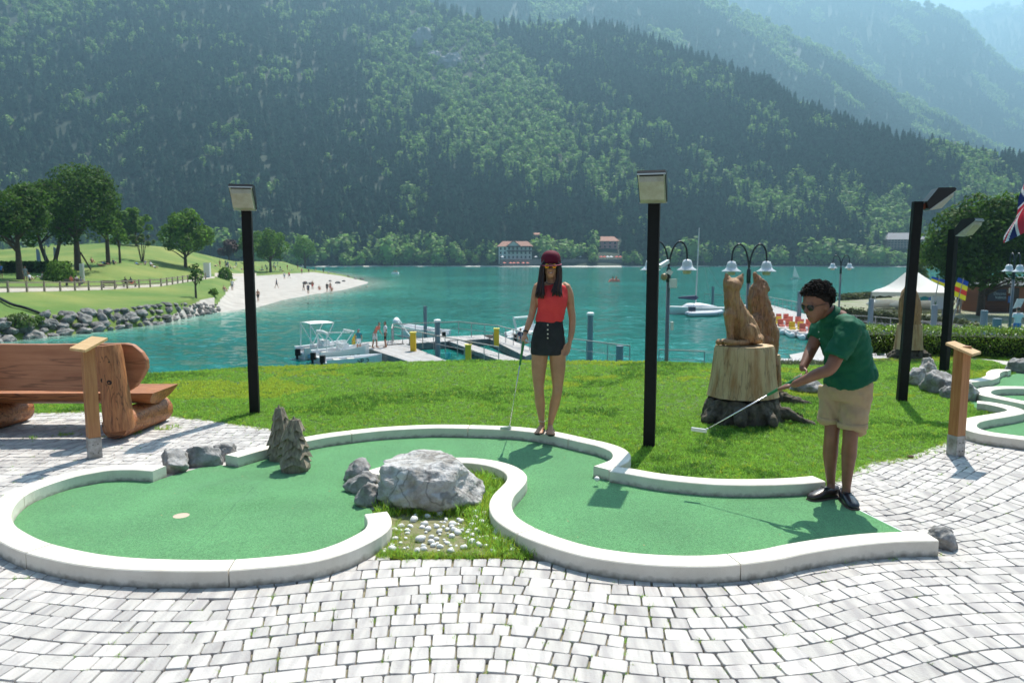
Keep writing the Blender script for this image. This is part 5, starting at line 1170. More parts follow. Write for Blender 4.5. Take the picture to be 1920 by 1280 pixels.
# boat shoes
for (ax, ay, dy, d, mt, sz) in ((1555, 921, .06, Vector((-.88, -.32, 0)), m_sole, 1.), (1586, 929, -.03, Vector((-.10, -1, 0)), m_shoeN, 1.)):
    d = d.normalized(); s_ = Vector((-d.y, d.x, 0)); h_ = Vector((Pm(ax, ay, dy).x, Pm(ax, ay, dy).y, .0))
    z0 = .014
    P_ = lambda f, z: h_ + d * f + Zv * (z0 + z)
    mb = MB(); mb.loft([(P_(-.075, .045), .022, .035, s_, Zv), (P_(-.06, .04), .035, .042, s_, Zv), (P_(-.01, .036), .040, .042, s_, Zv), (P_(.06, .034), .044, .038, s_, Zv), (P_(.12, .026), .049, .030, s_, Zv), (P_(.165, .020), .042, .022, s_, Zv), (P_(.19, .014), .024, .013, s_, Zv)], 20, power=2.4)
    sh_ = mb.build('shoe', mt, man, smooth=True)
    mb = MB(); mb.loft([(P_(-.08, -.004), .026, .009, s_, Zv), (P_(-.06, -.004), .038, .010, s_, Zv), (P_(.03, -.004), .042, .010, s_, Zv), (P_(.12, -.004), .052, .010, s_, Zv), (P_(.17, -.004), .044, .010, s_, Zv), (P_(.197, -.004), .024, .009, s_, Zv)], 20); mb.build('sole', m_rubber, sh_, smooth=True)
    mb = MB()
    for k in range(3): mb.tube([P_(.045 + .022 * k, .066 - .009 * k) - s_ * .02, P_(.05 + .022 * k, .073 - .009 * k), P_(.045 + .022 * k, .066 - .009 * k) + s_ * .02], .0035, 6, False, 2)
    for q in (-1, 1): mb.tube([P_(.045, .072), P_(.055, .08) + s_ * .02 * q, P_(.04, .075) + s_ * .038 * q, P_(.06, .066) + s_ * .03 * q], .003, 6, False, 3)
    mb.build('lace', m_fr, sh_)
putter('putter', pa, pb, (-1, .45, .05), 'silver putter swung by the man low over the lawn in front of the stump', .26)
# ================================================================== FAR OBJECTS
m_leafD = M('maple_leaf', (.06, .125, .018), .6, rnd=.5, trans=.5, spec=.15)
m_leafM = M('linden_leaf', (.10, .20, .025), .6, rnd=.45, trans=.5, spec=.15)
m_leafY = M('light_shrub_leaf', (.11, .18, .035), .6, rnd=.3, trans=.45)
m_leafR = M('copper_leaf', (.07, .035, .03), .6, rnd=.3, trans=.3)
m_trunk = M('tree_bark', (.05, .035, .024), .9, (.11, .08, .055), 8., bump=.02, bscale=10)
def leafy(name, base, h, hw, crown0, label, mleaf=None, seed=0, n=2600, leaf=.22, stems=1, group=None, blobs=16, depth=None, cat='tree', lean=0.):
    rnd = random.Random(seed); t = thing(name, base, label, cat, group); b = Vector(base); mb = MB()
    tops = []
    for s_ in range(stems):
        a = 6.283 * s_ / max(stems, 1) + seed; sp = (0 if stems == 1 else hw * .35); r = h * .026 / math.sqrt(stems)
        p1 = b + Vector((lean * .4, 0, h * crown0)) + Vector((math.cos(a), math.sin(a), 0)) * sp * .6; p2 = b + Vector((lean, 0, h * (crown0 + .3))) + Vector((math.cos(a), math.sin(a), 0)) * sp
        mb.tube([b + Vector((math.cos(a), math.sin(a), 0)) * sp * .1 - Zv * .3, p1, p2], [r * 1.35, r, r * .5], 8, False, 4); tops.append((p1, p2, r))
    for k in range(7):
        p1, p2, r = tops[k % len(tops)]; a = rnd.random() * 6.283; e = p1.lerp(p2, rnd.uniform(0, .7)); q = e + Vector((math.cos(a) * hw * .6, math.sin(a) * hw * .6, h * rnd.uniform(.12, .3))); mb.tube([e, e.lerp(q, .5) + Zv * h * .02, q], [r * .5, r * .35, r * .15], 5, False, 2)
    mb.build('trunk', m_trunk, t, smooth=True)
    cz0 = h * crown0; cz = (h + cz0) / 2; ch = (h - cz0) / 2; bl = []
    for i in range(blobs):
        a = rnd.random() * 6.283; zz = rnd.uniform(-.8, .86); rr = math.sqrt(max(0, 1 - zz * zz)) * rnd.uniform(.45, .78) * (1 if zz < .3 else .9); bl.append((Vector((rr * math.cos(a) * hw + lean, rr * math.sin(a) * (depth or hw), cz + zz * ch * .74)), rnd.uniform(.19, .40) * min(hw, ch * 1.1)))
    bl.append((Vector((lean, 0, cz)), .45 * min(hw, ch)))
    mb = MB(); tot = sum(r * r for _, r in bl)
    for c, r in bl:
        for _ in range(int(n * r * r / tot)):
            d = Vector((rnd.gauss(0, 1), rnd.gauss(0, 1), rnd.gauss(0, 1) + .25)).normalized(); p = b + c + Vector((d.x * r, d.y * r, d.z * r * .85)) * rnd.uniform(.55, 1.12) ** .6
            nn = (d + Vector((rnd.gauss(0, .55), rnd.gauss(0, .55), rnd.gauss(.2, .55)))).normalized(); s_, u_ = frame(nn); q = leaf * rnd.uniform(.55, 1.2); a0 = rnd.random() * 6
            mb.add([p + (s_ * math.cos(a0 + t_) + u_ * math.sin(a0 + t_)) * q * k_ for t_, k_ in ((0, .9), (1.5, .5), (3.1, .8), (4.6, .5))], [(0, 1, 2, 3)])
    mb.build('crown', mleaf or m_leafD, t); return t
def on_park(px, py):
    best = None
    for k in range(0, 118):
        p = park_at(px, k * .05)
        if pr(p)[1] <= py: return p
        best = p
    return best
def ptree(px, py, top, hwpx, label, crown0, **k):
    p = on_park(px, py); m_ = mpp(p.y); return leafy('park_tree', p, (py - top) * m_, hwpx * m_, crown0, label, **k)
GT = 'trees of the lakeside park'
ptree(36, 524, 333, 68, 'leftmost big dark green tree by the park path, cut by the picture edge', .20, seed=2, n=8000, leaf=.26, group=GT, blobs=24)
ptree(146, 508, 296, 90, 'biggest dark green tree of the park, behind the round bush', .15, seed=3, n=13000, leaf=.28, group=GT, blobs=34)
ptree(96, 500, 330, 70, 'dark green tree with forked trunk between the two biggest park trees', .22, seed=4, n=8000, leaf=.28, group=GT, blobs=24, stems=2)
ptree(203, 497, 372, 34, 'slim dark tree just right of the biggest park tree', .36, seed=5, n=2600, leaf=.28, group=GT)
ptree(223, 495, 425, 20, 'low tree with thick trunk on the park slope', .35, seed=6, n=800, leaf=.26, group=GT, mleaf=m_leafM)
ptree(264, 492, 438, 32, 'wide shrub-like tree with many thin stems on the park slope', .52, seed=7, n=1300, leaf=.26, group=GT, mleaf=m_leafY, stems=5, blobs=12)
ptree(254, 462, 384, 34, 'round light green tree at the top of the park slope', .12, seed=8, n=2200, leaf=.5, group=GT, mleaf=m_leafM)
ptree(348, 503, 392, 52, 'single round bright green tree above the wooden fence', .12, seed=9, n=6000, leaf=.36, group=GT, mleaf=m_leafM, blobs=26)
ptree(428, 488, 446, 27, 'copper coloured small tree behind the park', .12, seed=10, n=1300, leaf=.5, group=GT, mleaf=m_leafR)
ptree(468, 500, 420, 26, 'green tree half hidden by the black floodlight post', .2, seed=12, n=1500, leaf=.5, group=GT, mleaf=m_leafM)
ptree(507, 510, 426, 37, 'round green tree on the meadow right of the floodlight post', .2, seed=13, n=3200, leaf=.5, group=GT, mleaf=m_leafM, blobs=22)
ptree(571, 503, 439, 31, 'last round green tree of the park towards the open lake', .2, seed=14, n=2600, leaf=.5, group=GT, mleaf=m_leafM, blobs=20)
ptree(366, 558, 488, 17, 'thin young tree standing on the bank in front of the fence', .25, seed=15, n=260, leaf=.22, group=GT, blobs=14)
def bush(px, py, top, hwpx, label, ml, seed, n=900, leaf=.2, at=None, group=None):
    p = at or on_park(px, py); m_ = mpp(p.y); h = (py - top) * m_; hw = hwpx * m_; rnd = random.Random(seed); mb = MB()
    for _ in range(n):
        d = Vector((rnd.gauss(0, 1), rnd.gauss(0, 1), abs(rnd.gauss(0, 1)))).normalized(); q = (1 + .22 * noise.noise(d * 3 + Vector((seed, 0, 0)))) * rnd.uniform(.6, 1.05) ** .5; c = p + Vector((d.x * hw * q, d.y * hw * q, d.z * h * q))
        nn = (d + Vector((rnd.gauss(0, .6), rnd.gauss(0, .6), rnd.gauss(.2, .6)))).normalized(); s_, u_ = frame(nn); l_ = leaf * rnd.uniform(.6, 1.2); mb.add([c + s_ * l_ * .5, c + u_ * l_, c - s_ * l_ * .5, c - u_ * l_], [(0, 1, 2, 3)])
    return tag(mb.build('bush', ml, origin=p), label, 'bush', group)
bush(111, 527, 492, 27, 'dense round green bush below the biggest park tree', m_leafM, 1, 2200, .16)
bush(35, 612, 588, 27, 'willow bush growing on the stone bank, cut by the bench', m_leafY, 2, 1200, .14)
bush(72, 608, 594, 14, 'small green bush among the bank stones', m_leafM, 3, 400, .12)
bush(421, 524, 502, 14, 'green bush where the beach meets the path', m_leafM, 4, 500, .3)
bush(400, 552, 542, 9, 'low bush at the end of the stone bank', m_leafM, 5, 250, .2)
bush(113, 601, 592, 9, 'tiny bush on top of the bank stones', m_leafM, 6, 200, .12)
for i, (a, b_, s_) in enumerate(((0, 60, 20), (60, 130, 21))):
    mb = MB(); rnd = random.Random(40 + i)
    for _ in range(1500):
        p = on_park(rnd.uniform(a, b_), 512) + Vector((0, rnd.uniform(-.6, .6), rnd.uniform(0, 1.5))); s1, u1 = frame(Vector((rnd.gauss(0, 1), rnd.gauss(-.6, 1), rnd.gauss(0, 1))).normalized()); l_ = .16; mb.add([p + s1 * l_, p + u1 * l_, p - s1 * l_, p - u1 * l_], [(0, 1, 2, 3)])
    tag(mb.build('park_hedge', m_leafD), ('dark hedge under the leftmost park tree', 'dark hedge between the forked tree and the big tree')[i], 'hedge')

# ---- stone bank
m_rip = M('bank_stone', (.09, .088, .085), .9, (.26, .25, .235), 1.6, bump=.05, bscale=3., rnd=.25)
rm = []
for k in range(9):
    mb = MB(); rock(mb, (0, 0, 0), (1, .8, .75), 200 + k, 3, .16, 11); rm.append(mb.tmesh('bank_stone', m_rip))
rnd = random.Random(9); px = -60.; 
for row in range(4):
    px = -70. + row * 9
    while px < 408:
        lim = .96 if px < 300 else 1.0 - (px - 300) / 160
        v = (.02 + .30 * row) * lim + rnd.gauss(0, .03); p = park_at(px, v); r = (.95 if px < 200 else .8 if px < 320 else .62) * rnd.choice((.5, .65, .8, .95))
        if row == 3: r *= .7
        o = bpy.data.objects.new('bank_stone', rm[rnd.randrange(9)]); COL.objects.link(o); o.location = p + Vector((0, .1, r * .12)); o.scale = (r * rnd.uniform(.85, 1.25), r, r * rnd.uniform(.6, .85)); o.rotation_euler = (rnd.gauss(.35, .3), rnd.gauss(0, .35), rnd.gauss(0, .6))
        tag(o, 'grey boulder of the stone bank between lake and park lawn', 'boulder', 'boulders of the stone bank')
        px += r * rnd.uniform(1.35, 1.8) / mpp(p.y)
for i, (px, py, r, lb) in enumerate(((571, 533, 1.5, 'left one of two grey boulders in the middle of the beach'), (583, 534, 1.5, 'right one of two grey boulders in the middle of the beach'), (619, 528, 1.1, 'small boulder near the upper rim of the beach'), (633, 532, 1.5, 'dark boulder beside two others towards the beach tip'), (644, 528, 1.1, 'boulder behind the dark boulder towards the beach tip'), (656, 519, 1.4, 'pale boulder on the far side of the beach tip'), (668, 523, 1.3, 'flat boulder on the far side of the beach tip'), (680, 525, 1.6, 'outermost pale boulder at the beach tip'))):
    r *= .45; p = on_park(px, py); o = bpy.data.objects.new('beach_boulder', rm[i]); COL.objects.link(o); o.location = p + Vector((0, 0, r * .3)); o.scale = (r, r, r * .75); o.rotation_euler = (0, 0, i); tag(o, lb, 'boulder', 'boulders on the beach')

# ---- fence, bench, signs, pipe in the park
m_fence = M('grey_fence_wood', (.36, .29, .23), .85, (.26, .21, .17), 3.)
fence = thing('wooden_fence', park_at(100, 2), 'long two-rail wooden fence along the park path above the lake', 'fence')
line = [park_at(q, 2.0) for q in range(-40, 391, 2)]; acc = 0; posts = [line[0]]
for a, b_ in zip(line, line[1:]):
    acc += (b_ - a).length
    if acc > 2.6: posts.append(b_); acc = 0
for i, p in enumerate(posts):
    mb = MB(); mb.box(p + Zv * .5, (.16, .16, 1.15), taper=.9); mb.build('post', m_fence, fence)
    if i:
        for z in (.45, .92):
            mb = MB(); mb.bar(posts[i - 1] + Zv * z + Vector((0, -.07, 0)), p + Zv * z + Vector((0, -.07, 0)), .06, .13); mb.build('rail', m_fence, fence)
def pbench(px, py, label):
    p = on_park(px, py); t = thing('park_bench', p, label, 'bench', 'benches behind the fence')
    for nm, c, sz in (('seat', (0, 0, .45), (1.8, .4, .06)), ('backrest', (0, -.22, .75), (1.8, .05, .35)), ('leg', (-.75, 0, .22), (.08, .35, .44)), ('leg', (.75, 0, .22), (.08, .35, .44))):
        mb = MB(); mb.box(p + Vector(c), sz); mb.build(nm, M('bench_wood', (.16, .13, .11), .8), t)
pbench(135, 538, 'park bench with sitters behind the fence'); pbench(205, 540, 'empty park bench behind the fence'); pbench(240, 538, 'park bench with two people behind the fence')
m_wht = M('white_paint', (.75, .75, .74), .5)
mb = MB(); p = on_park(152, 527); mb.box(p + Zv * 1.1, (.45, .12, 2.1)); mb.box(p + Vector((.3, 0, 1.1)), (.08, .08, 2.3)); tag(mb.build('white_panel', m_wht, origin=p), 'narrow white information panel beside the big park tree', 'sign')
mb = MB(); p = on_park(388, 520); mb.box(p + Zv * 1.3, (1.1, .6, 2.6)); tag(mb.build('white_panel', m_wht, origin=p), 'small white post cabin at the end of the fence', 'cabin')
mb = MB(); mb.tube([park_at(-8, 1.75) + Zv * .2, park_at(20, 1.4) + Zv * .25, park_at(45, 1.25) + Zv * .2, park_at(72, 1.05) + Zv * .15], .12, 8, True, 4)
tag(mb.build('drain_hose', m_black, smooth=True), 'black hose lying down the grass bank', 'hose')
mb = MB(); a = on_park(156, 478); mb.bar(on_park(148, 508) + Vector((.3, 0, 2.6)), on_park(170, 506), .16); tag(mb.build('prop_pole', m_trunk), 'slanting wooden pole propped against the big park tree', 'pole')
mban = M('blue_banner', (.10, .24, .50), .6, (.45, .55, .55), 1.2)
for i, (px, py) in enumerate(((69, 498), (102, 494))):
    p = on_park(px, py + 4); t = thing('beach_banner', p, ('left', 'right')[i] + ' tall blue feather banner under the park trees', 'banner', 'blue banners in the park'); m_ = mpp(p.y)
    mb = MB(); mb.tube([p, p + Zv * 2.6], .03, 6); mb.build('pole', m_wht, t); mb = MB(); mb.prism([p + Vector((0, 0, .5)), p + Vector((.6, 0, .5)), p + Vector((.55, 0, 2.0)), p + Vector((.35, 0, 2.6)), p + Vector((0, 0, 2.7))], (0, .02, 0)); mb.build('cloth', mban, t)

# ---- little people
m_skinF = M('far_skin', (.42, .22, .14), .6)
colr = {'skin': m_skinF, 'red': M('red_cloth', (.62, .09, .07), .8), 'white': M('white_cloth', (.75, .75, .76), .8), 'navy': M('navy_cloth', (.03, .04, .09), .8), 'teal': M('teal_cloth', (.02, .22, .27), .8), 'orange': M('salmon_cloth', (.75, .20, .14), .8), 'grey': M('grey_cloth', (.25, .26, .28), .8), 'black': M('black_cloth', (.02, .02, .02), .8), 'pink': M('pink_cloth', (.6, .15, .25), .8), 'blue': M('blue_cloth', (.08, .2, .5), .8), 'yellow': M('yellow_cloth', (.8, .55, .05), .7)}
m_hairF = M('far_hair', (.03, .02, .015), .7); m_hairB = M('fair_hair', (.35, .22, .10), .7)
def proto(pose):
    mb = MB()
    if pose in ('stand', 'walk', 'bend'):
        k = {'stand': .05, 'walk': .30, 'bend': .1}[pose]; fw = .30 if pose == 'bend' else 0
        for s_ in (-1, 1): mb.tube([(s_ * .09, 0, .9), (s_ * .1, -k * s_ * .5 - .02, .48), (s_ * .1, -k * s_ + .03, .07)], [.095, .065, .045], 10, sub=3); mb.tube([(s_ * .1, -k * s_ + .04, .04), (s_ * .11, -k * s_ - .14, .03)], [.045, .035], 8)
        mb.loft([(Vector((0, y * fw, z)), a, b_, X, Yv) for z, a, b_, y in ((.86, .15, .11, 0), (.98, .16, .115, -.05), (1.12, .145, .10, -.3), (1.3, .175, .12, -.7), (1.42, .17, .09, -1), (1.47, .08, .06, -1.1))], 14)
        y0 = -fw; mb.tube([(0, y0 * 1.1, 1.44), (0, y0 * 1.2, 1.56)], .05, 8); mb.ball((0, y0 * 1.3 - .01, 1.62), (.078, .095, .115), 2)
        for s_ in (-1, 1): mb.tube([(s_ * .18, y0, 1.40), (s_ * .25, y0 * .8 + .03, 1.14), (s_ * .24, y0 - k * s_ * .8 - .04, .90), (s_ * .23, y0 - k * s_ - .06, .80)], [.052, .042, .035, .03], 8, sub=2)
        def mf(p):
            if p.z > 1.68 or (p.z > 1.57 and p.y > y0 * 1.3 + .02): return 3
            if p.z > 1.45 and abs(p.x) < .1: return 0
            if abs(p.x) > .17 and p.z < 1.24: return 0
            if p.z > .97: return 1
            if p.z > .56: return 2
            return 0
    else:
        lie = pose == 'lie'
        a = Vector((0, 0, .13)); up_ = Vector((0, .95, .28)) if lie else Vector((0, .25, .97)); up_.normalize(); dv = X.cross(up_)
        mb.loft([(a + up_ * z, q, w_, X, dv) for z, q, w_ in ((-.08, .14, .10), (.08, .16, .115), (.25, .14, .10), (.42, .17, .11), (.53, .16, .08), (.58, .06, .05))], 12)
        hd_ = a + up_ * .74; mb.ball(hd_, (.08, .09, .11), 2); mb.tube([a + up_ * .55, hd_], .05, 8)
        for s_ in (-1, 1):
            mb.tube([a + X * s_ * .08, Vector((s_ * .12, -.42, .16 if lie else .42)), Vector((s_ * .11, -.82 if lie else -.70, .06))], [.09, .06, .042], 8, sub=2); mb.tube([a + up_ * .50 + X * s_ * .17, a + X * s_ * .27 + up_ * .22, Vector((s_ * .24, -.1 if not lie else .1, .08 if lie else .30))], [.05, .04, .032], 8, sub=2)
        def mf(p):
            if (p - hd_).length < .15: return 3 if (p.y > hd_.y + .0) or p.z > hd_.z + .06 else 0
            if p.y < -.12 and p.z < .4 and abs(p.x) < .25: return 0 if p.y < -.3 else 2
            if abs(p.x) > .19: return 0
            return 1 if (p - a).dot(up_) > .1 else 2
    o = mb.remesh('person', [m_skinF, m_skinF, m_skinF, m_hairF], voxel=.026, smooth=2, matfn=mf); me = o.data; bpy.data.objects.remove(o); return me
PR = {k: proto(k) for k in ('stand', 'walk', 'bend', 'sit', 'lie')}
def pers(p, pose, top, bottom, rot, label, hair=None, s=1., group=None):
    o = bpy.data.objects.new('person', PR[pose]); COL.objects.link(o); o.location = p; o.rotation_euler = (0, 0, rot); o.scale = (s, s, s)
    for i, m_ in enumerate((m_skinF, colr[top], colr[bottom], hair or m_hairF)): o.material_slots[i].link = 'OBJECT'; o.material_slots[i].material = m_
    return tag(o, label, 'person', group)
GB = 'people on the beach'
for px, py, pose, t_, b_, r, lb in (
    (533, 523, 'stand', 'white', 'teal', .4, 'beach walker in white top and teal shorts near the upper rim'), (541, 522, 'walk', 'red', 'black', 1, 'beach walker in red top beside the one in teal shorts'),
    (518, 540, 'walk', 'navy', 'black', 1.6, 'dark clothed walker crossing the middle of the beach'), (568, 545, 'bend', 'black', 'black', 1.2, 'figure in black stooping near the water edge'),
    (577, 551, 'stand', 'navy', 'black', 0, 'small child in dark clothes at the water line'), (586, 543, 'stand', 'skin', 'red', .3, 'bather standing in front of the two beach boulders'),
    (598, 544, 'sit', 'skin', 'orange', .5, 'bather sitting on the gravel'), (612, 548, 'stand', 'black', 'black', 0, 'bather in black standing at the water'),
    (618, 546, 'stand', 'skin', 'red', .7, 'bather in red trunks next to the one in black'), (621, 549, 'sit', 'skin', 'skin', .2, 'bather crouching beside the pair at the water'),
    (484, 565, 'stand', 'skin', 'black', 0, 'bather just right of the floodlight post'), (435, 545, 'stand', 'white', 'grey', .2, 'person in white at the end of the stone bank'), (420, 547, 'sit', 'skin', 'white', .8, 'sunbather sitting on the grass at the bank end'),
    (564, 514, 'stand', 'pink', 'navy', 0, 'person in pink on the meadow rim behind the beach'), (578, 512, 'stand', 'grey', 'black', 0, 'person in grey on the meadow rim behind the beach'), (607, 512, 'stand', 'navy', 'navy', 0, 'person in navy on the far side of the beach'), (617, 513, 'sit', 'white', 'white', 0, 'person sitting on the far side of the beach')):
    pers(on_park(px, py), pose, t_, b_, r, lb, group=GB)
for i, (px, py) in enumerate(((675, 537.5), (689, 536.5), (578, 569), (647, 549))):
    c = G(px, py, LAKE + .05); t = MB()
    t.ball(c, (.11, .12, .14), 2); t.ball(c + Vector((0, 0, -.22)), (.22, .14, .14), 2); o = t.build('person', m_skinF if i < 2 else m_hairF, origin=c, smooth=True)
    tag(o, ('left bather wading off the beach tip', 'right bather wading off the beach tip', 'swimmer in front of the beach, trailing a wake', 'dark haired swimmer near the beach')[i], 'swimmer')
GP = 'people in the park'
for px, py, pose, t_, b_, r, lb in (
    (46, 527, 'stand', 'grey', 'grey', 1, 'person in grey bending in the shade of the leftmost tree'), (54, 528, 'sit', 'white', 'grey', 1, 'sitter beside the person in grey under the leftmost tree'), (76, 526, 'sit', 'white', 'grey', -1, 'person in a white shirt sitting under the park trees'), (2, 522, 'stand', 'blue', 'black', 1, 'person in blue at the left edge of the park'),
    (172, 494, 'sit', 'skin', 'orange', .9, 'sunbather sitting up on the park slope'), (190, 502, 'lie', 'orange', 'orange', 1.4, 'sunbather lying on an orange towel'), (197, 497, 'lie', 'blue', 'navy', 1.2, 'person in blue lying on the park slope'), (212, 496, 'sit', 'navy', 'navy', 1.0, 'person in navy sitting near the tree trunk'), (256, 497, 'lie', 'blue', 'grey', 1.2, 'person lying under the many-stemmed shrub'), (270, 499, 'sit', 'grey', 'white', .4, 'person in grey sitting under the many-stemmed shrub'), (281, 500, 'sit', 'white', 'grey', .8, 'person in white sitting right of the shrub'), (290, 503, 'lie', 'white', 'grey', 1, 'person lying right of the shrub'),
    (133, 539, 'sit', 'orange', 'grey', 3.1, 'person with orange top on the bench behind the fence'), (143, 539, 'sit', 'white', 'white', 3.1, 'person in white on the bench behind the fence'), (151, 540, 'sit', 'grey', 'navy', 3.1, 'third sitter on the bench behind the fence'), (234, 539, 'sit', 'black', 'black', 3.1, 'man in black on the right bench behind the fence'), (244, 539, 'sit', 'navy', 'orange', 3.1, 'companion of the man in black on the bench')):
    q = on_park(px, py)
    if 'bench' in lb: q = q + Zv * .42
    pers(q, pose, t_, b_, r, lb, group=GP)
rnd = random.Random(31)
for i in range(30):
    px = rnd.choice((rnd.uniform(400, 455), rnd.uniform(484, 600), rnd.uniform(484, 560))); py = rnd.uniform(499, 510) if px > 470 else rnd.uniform(500, 507); k = rnd.choice(('stand', 'sit', 'walk', 'lie')); t_ = rnd.choice(('red', 'white', 'navy', 'teal', 'pink', 'skin', 'grey', 'blue')); b_ = rnd.choice(('navy', 'white', 'black', 'red'))
    pers(on_park(px, py), k, t_, b_, rnd.random() * 6, 'tiny far visitor on the meadow under the trees behind the beach', group='far visitors under the trees')

def lettering(name, body, size, mat, parent, loc, rot):
    cu = bpy.data.curves.new(name, 'FONT'); cu.body = body; cu.size = size; cu.extrude = .004
    o = bpy.data.objects.new(name, cu); COL.objects.link(o); me = bpy.data.meshes.new_from_object(o); bpy.data.objects.remove(o); me.materials.clear(); me.materials.append(mat)
    o = bpy.data.objects.new(name, me); COL.objects.link(o); o.parent = parent; o.location = loc; o.rotation_euler = rot; return o
# ---- street lamps
m_lp = M('lamp_grey_steel', (.16, .17, .18), .45, metal=.4); m_lb = M('lamp_black_arm', (.015, .02, .024), .35); m_sh = M('lamp_shade_white', (.66, .68, .70), .3); m_bulb = M('lamp_diffuser', (.62, .50, .36), .4)
def streetlamp(px, topy, Y, zb, ang, label, sc=1., arms=2):
    top = Zt(px, topy, Y); base = Vector((top.x, top.y, zb)); t = thing('street_lamp', base, label, 'street lamp', 'bell-shaded street lamps of the promenade'); hj = top.z - .75 * sc
    mb = MB(); mb.tube([base, Vector((top.x, top.y, hj - .3 * sc))], .055 * sc, 10, False); mb.build('pole', m_lp, t, smooth=True)
    ax = Vector((math.cos(ang), math.sin(ang), 0)); mb = MB(); mb.tube([Vector((top.x, top.y, hj - .35 * sc)), Vector((top.x, top.y, hj))], .062 * sc, 10)
    for s_ in ((-1, 1) if arms == 2 else (1,)):
        c = Vector((top.x, top.y, 0)); mb.tube([c + Zv * (hj), c + ax * s_ * .03 * sc + Zv * (hj + .28 * sc), c + ax * s_ * .13 * sc + Zv * (hj + .60 * sc), c + ax * s_ * .30 * sc + Zv * (hj + .74 * sc), c + ax * s_ * .46 * sc + Zv * (hj + .58 * sc), c + ax * s_ * .50 * sc + Zv * (hj + .25 * sc)], .026 * sc, 8, True, 4)
    mb.build('arm', m_lb, t, smooth=True)
    for s_ in ((-1, 1) if arms == 2 else (1,)):
        c = Vector((top.x, top.y, hj + .10 * sc)) + ax * s_ * .5 * sc
        mb = MB(); mb.lathe(c, [(.04, .16), (.10, .14), (.135, .06), (.14, .0), (.17, -.06), (.27, -.125), (.275, -.14), (.16, -.10), (.05, -.02)], 20) if sc == 1 else mb.lathe(c, [(r * sc, z * sc) for r, z in ((.04, .16), (.10, .14), (.135, .06), (.14, .0), (.17, -.06), (.27, -.125), (.275, -.14), (.16, -.10), (.05, -.02))], 16)
        sh_ = mb.build('lamp_shade', m_sh, t, smooth=True); mb = MB(); mb.lathe(c, [(.11 * sc, -.08 * sc), (.115 * sc, -.22 * sc), (.10 * sc, -.24 * sc), (.001, -.24 * sc)], 14); mb.build('diffuser', m_bulb, sh_, smooth=True)
    return t, hj
t, hj = streetlamp(1255, 452, 20, -3.4, 0, 'nearest double street lamp with camera and white box, right of the floodlight post')
c = Vector((Zt(1255, 500, 20).x, 20, 0))
mb = MB(); mb.box(Zt(1262, 531, 19.88), (.19, .12, .24)); mb.build('junction_box', m_wht, t)
mb = MB(); mb.bar(Zt(1236, 500, 19.6), Zt(1252, 490, 19.9), .11, .10); mb.bar(Zt(1255, 508, 20) - X * .06, Zt(1255, 513, 20) + X * .06, .15, .12); mb.build('camera', m_wht, t)
mb = MB(); mb.lathe(Zt(1245, 519, 19.85), [(.09, -.04), (.10, 0), (.07, .06), (.001, .08)], 14, Vector((-.8, -.5, .2)).normalized()); mb.build('siren', M('siren_tan', (.35, .24, .14), .6), t)
mb = MB(); mb.box(Zt(1257, 611, 19.9) + X * .04, (.07, .1, .23)); mb.build('small_box', m_wht, t)
streetlamp(1406, 457, 21, -3.4, 0, 'double street lamp rising behind the howling wolf')
streetlamp(1578, 478, 44, -3.6, 0, 'smaller double street lamp right of the bending man')
streetlamp(1904, 474, 31, -2.6, 1.35, 'street lamp in front of the brown kiosk, seen edge-on')
q = on_park(83, 503); streetlamp(83, 452, q.y, q.z, .2, 'grey street lamp among the park trees', 1., 1)

# ---- dock with its boats
DZ = -4.1
m_deck = M('pale_deck', (.40, .385, .37), .8, (.31, .295, .285), 1.5, rnd=.08); m_dk2 = M('float_side', (.10, .11, .12), .8, (.2, .2, .2), 3.); m_rail = M('rail_steel', (.33, .33, .34), .5, metal=.3); m_railt = M('rail_top', (.36, .33, .30), .6)
m_pile = M('blue_grey_pile', (.16, .21, .25), .5); m_yel = M('yellow_pedestal', (.85, .52, .015), .5)
def deck(t, pts, z=DZ, th=.45, name='deck', plank=.22):
    P_ = [G(a, b_, z) for a, b_ in pts]
    mb = MB(); mb.prism([p - Zv * .03 for p in P_], (0, 0, -th)); mb.build(name, m_dk2, t)
    # planks across the first edge direction
    a, b_, c, d = P_[:4]; L_ = max((b_ - a).length, (c - d).length); n = max(2, int(L_ / plank)); mb = MB()
    for i in range(n):
        f0, f1 = (i + .03) / n, (i + .97) / n; mb.add([a.lerp(b_, f0), a.lerp(b_, f1), d.lerp(c, f1), d.lerp(c, f0)] + [q - Zv * .028 for q in (a.lerp(b_, f0), a.lerp(b_, f1), d.lerp(c, f1), d.lerp(c, f0))], [(0, 1, 2, 3), (4, 7, 6, 5), (0, 4, 5, 1), (1, 5, 6, 2), (2, 6, 7, 3), (3, 7, 4, 0)])
    o = mb.build('planks', m_deck, t); o['kind'] = 'stuff'
def railing(name, P_, label, h=1.05, step=1.6, bars=1, group=None):
    t = thing(name, P_[0], label, 'railing', group); 
    for a, b_ in zip(P_, P_[1:]):
        n = max(1, round((b_ - a).length / step))
        mb = MB(); mb.bar(a + Zv * h, b_ + Zv * h, .065, .06); mb.build('top_rail', m_railt, t)
        for k in range(bars): mb = MB(); mb.bar(a + Zv * h * (k + 1) / (bars + 1), b_ + Zv * h * (k + 1) / (bars + 1), .03); mb.build('mid_rail', m_rail, t)
        for i in range(n + (1 if b_ is P_[-1] else 0)): p = a.lerp(b_, i / n); mb = MB(); mb.bar(p, p + Zv * h, .05); mb.build('post', m_rail, t)
dk = thing('dock', G(800, 660, DZ), 'pale boat dock with ramps on the lake behind the lawn', 'dock')
deck(dk, [(684, 651), (755, 643), (838, 676), (768, 678)])
deck(dk, [(676, 642), (815, 632), (818, 640), (700, 650)], name='deck')
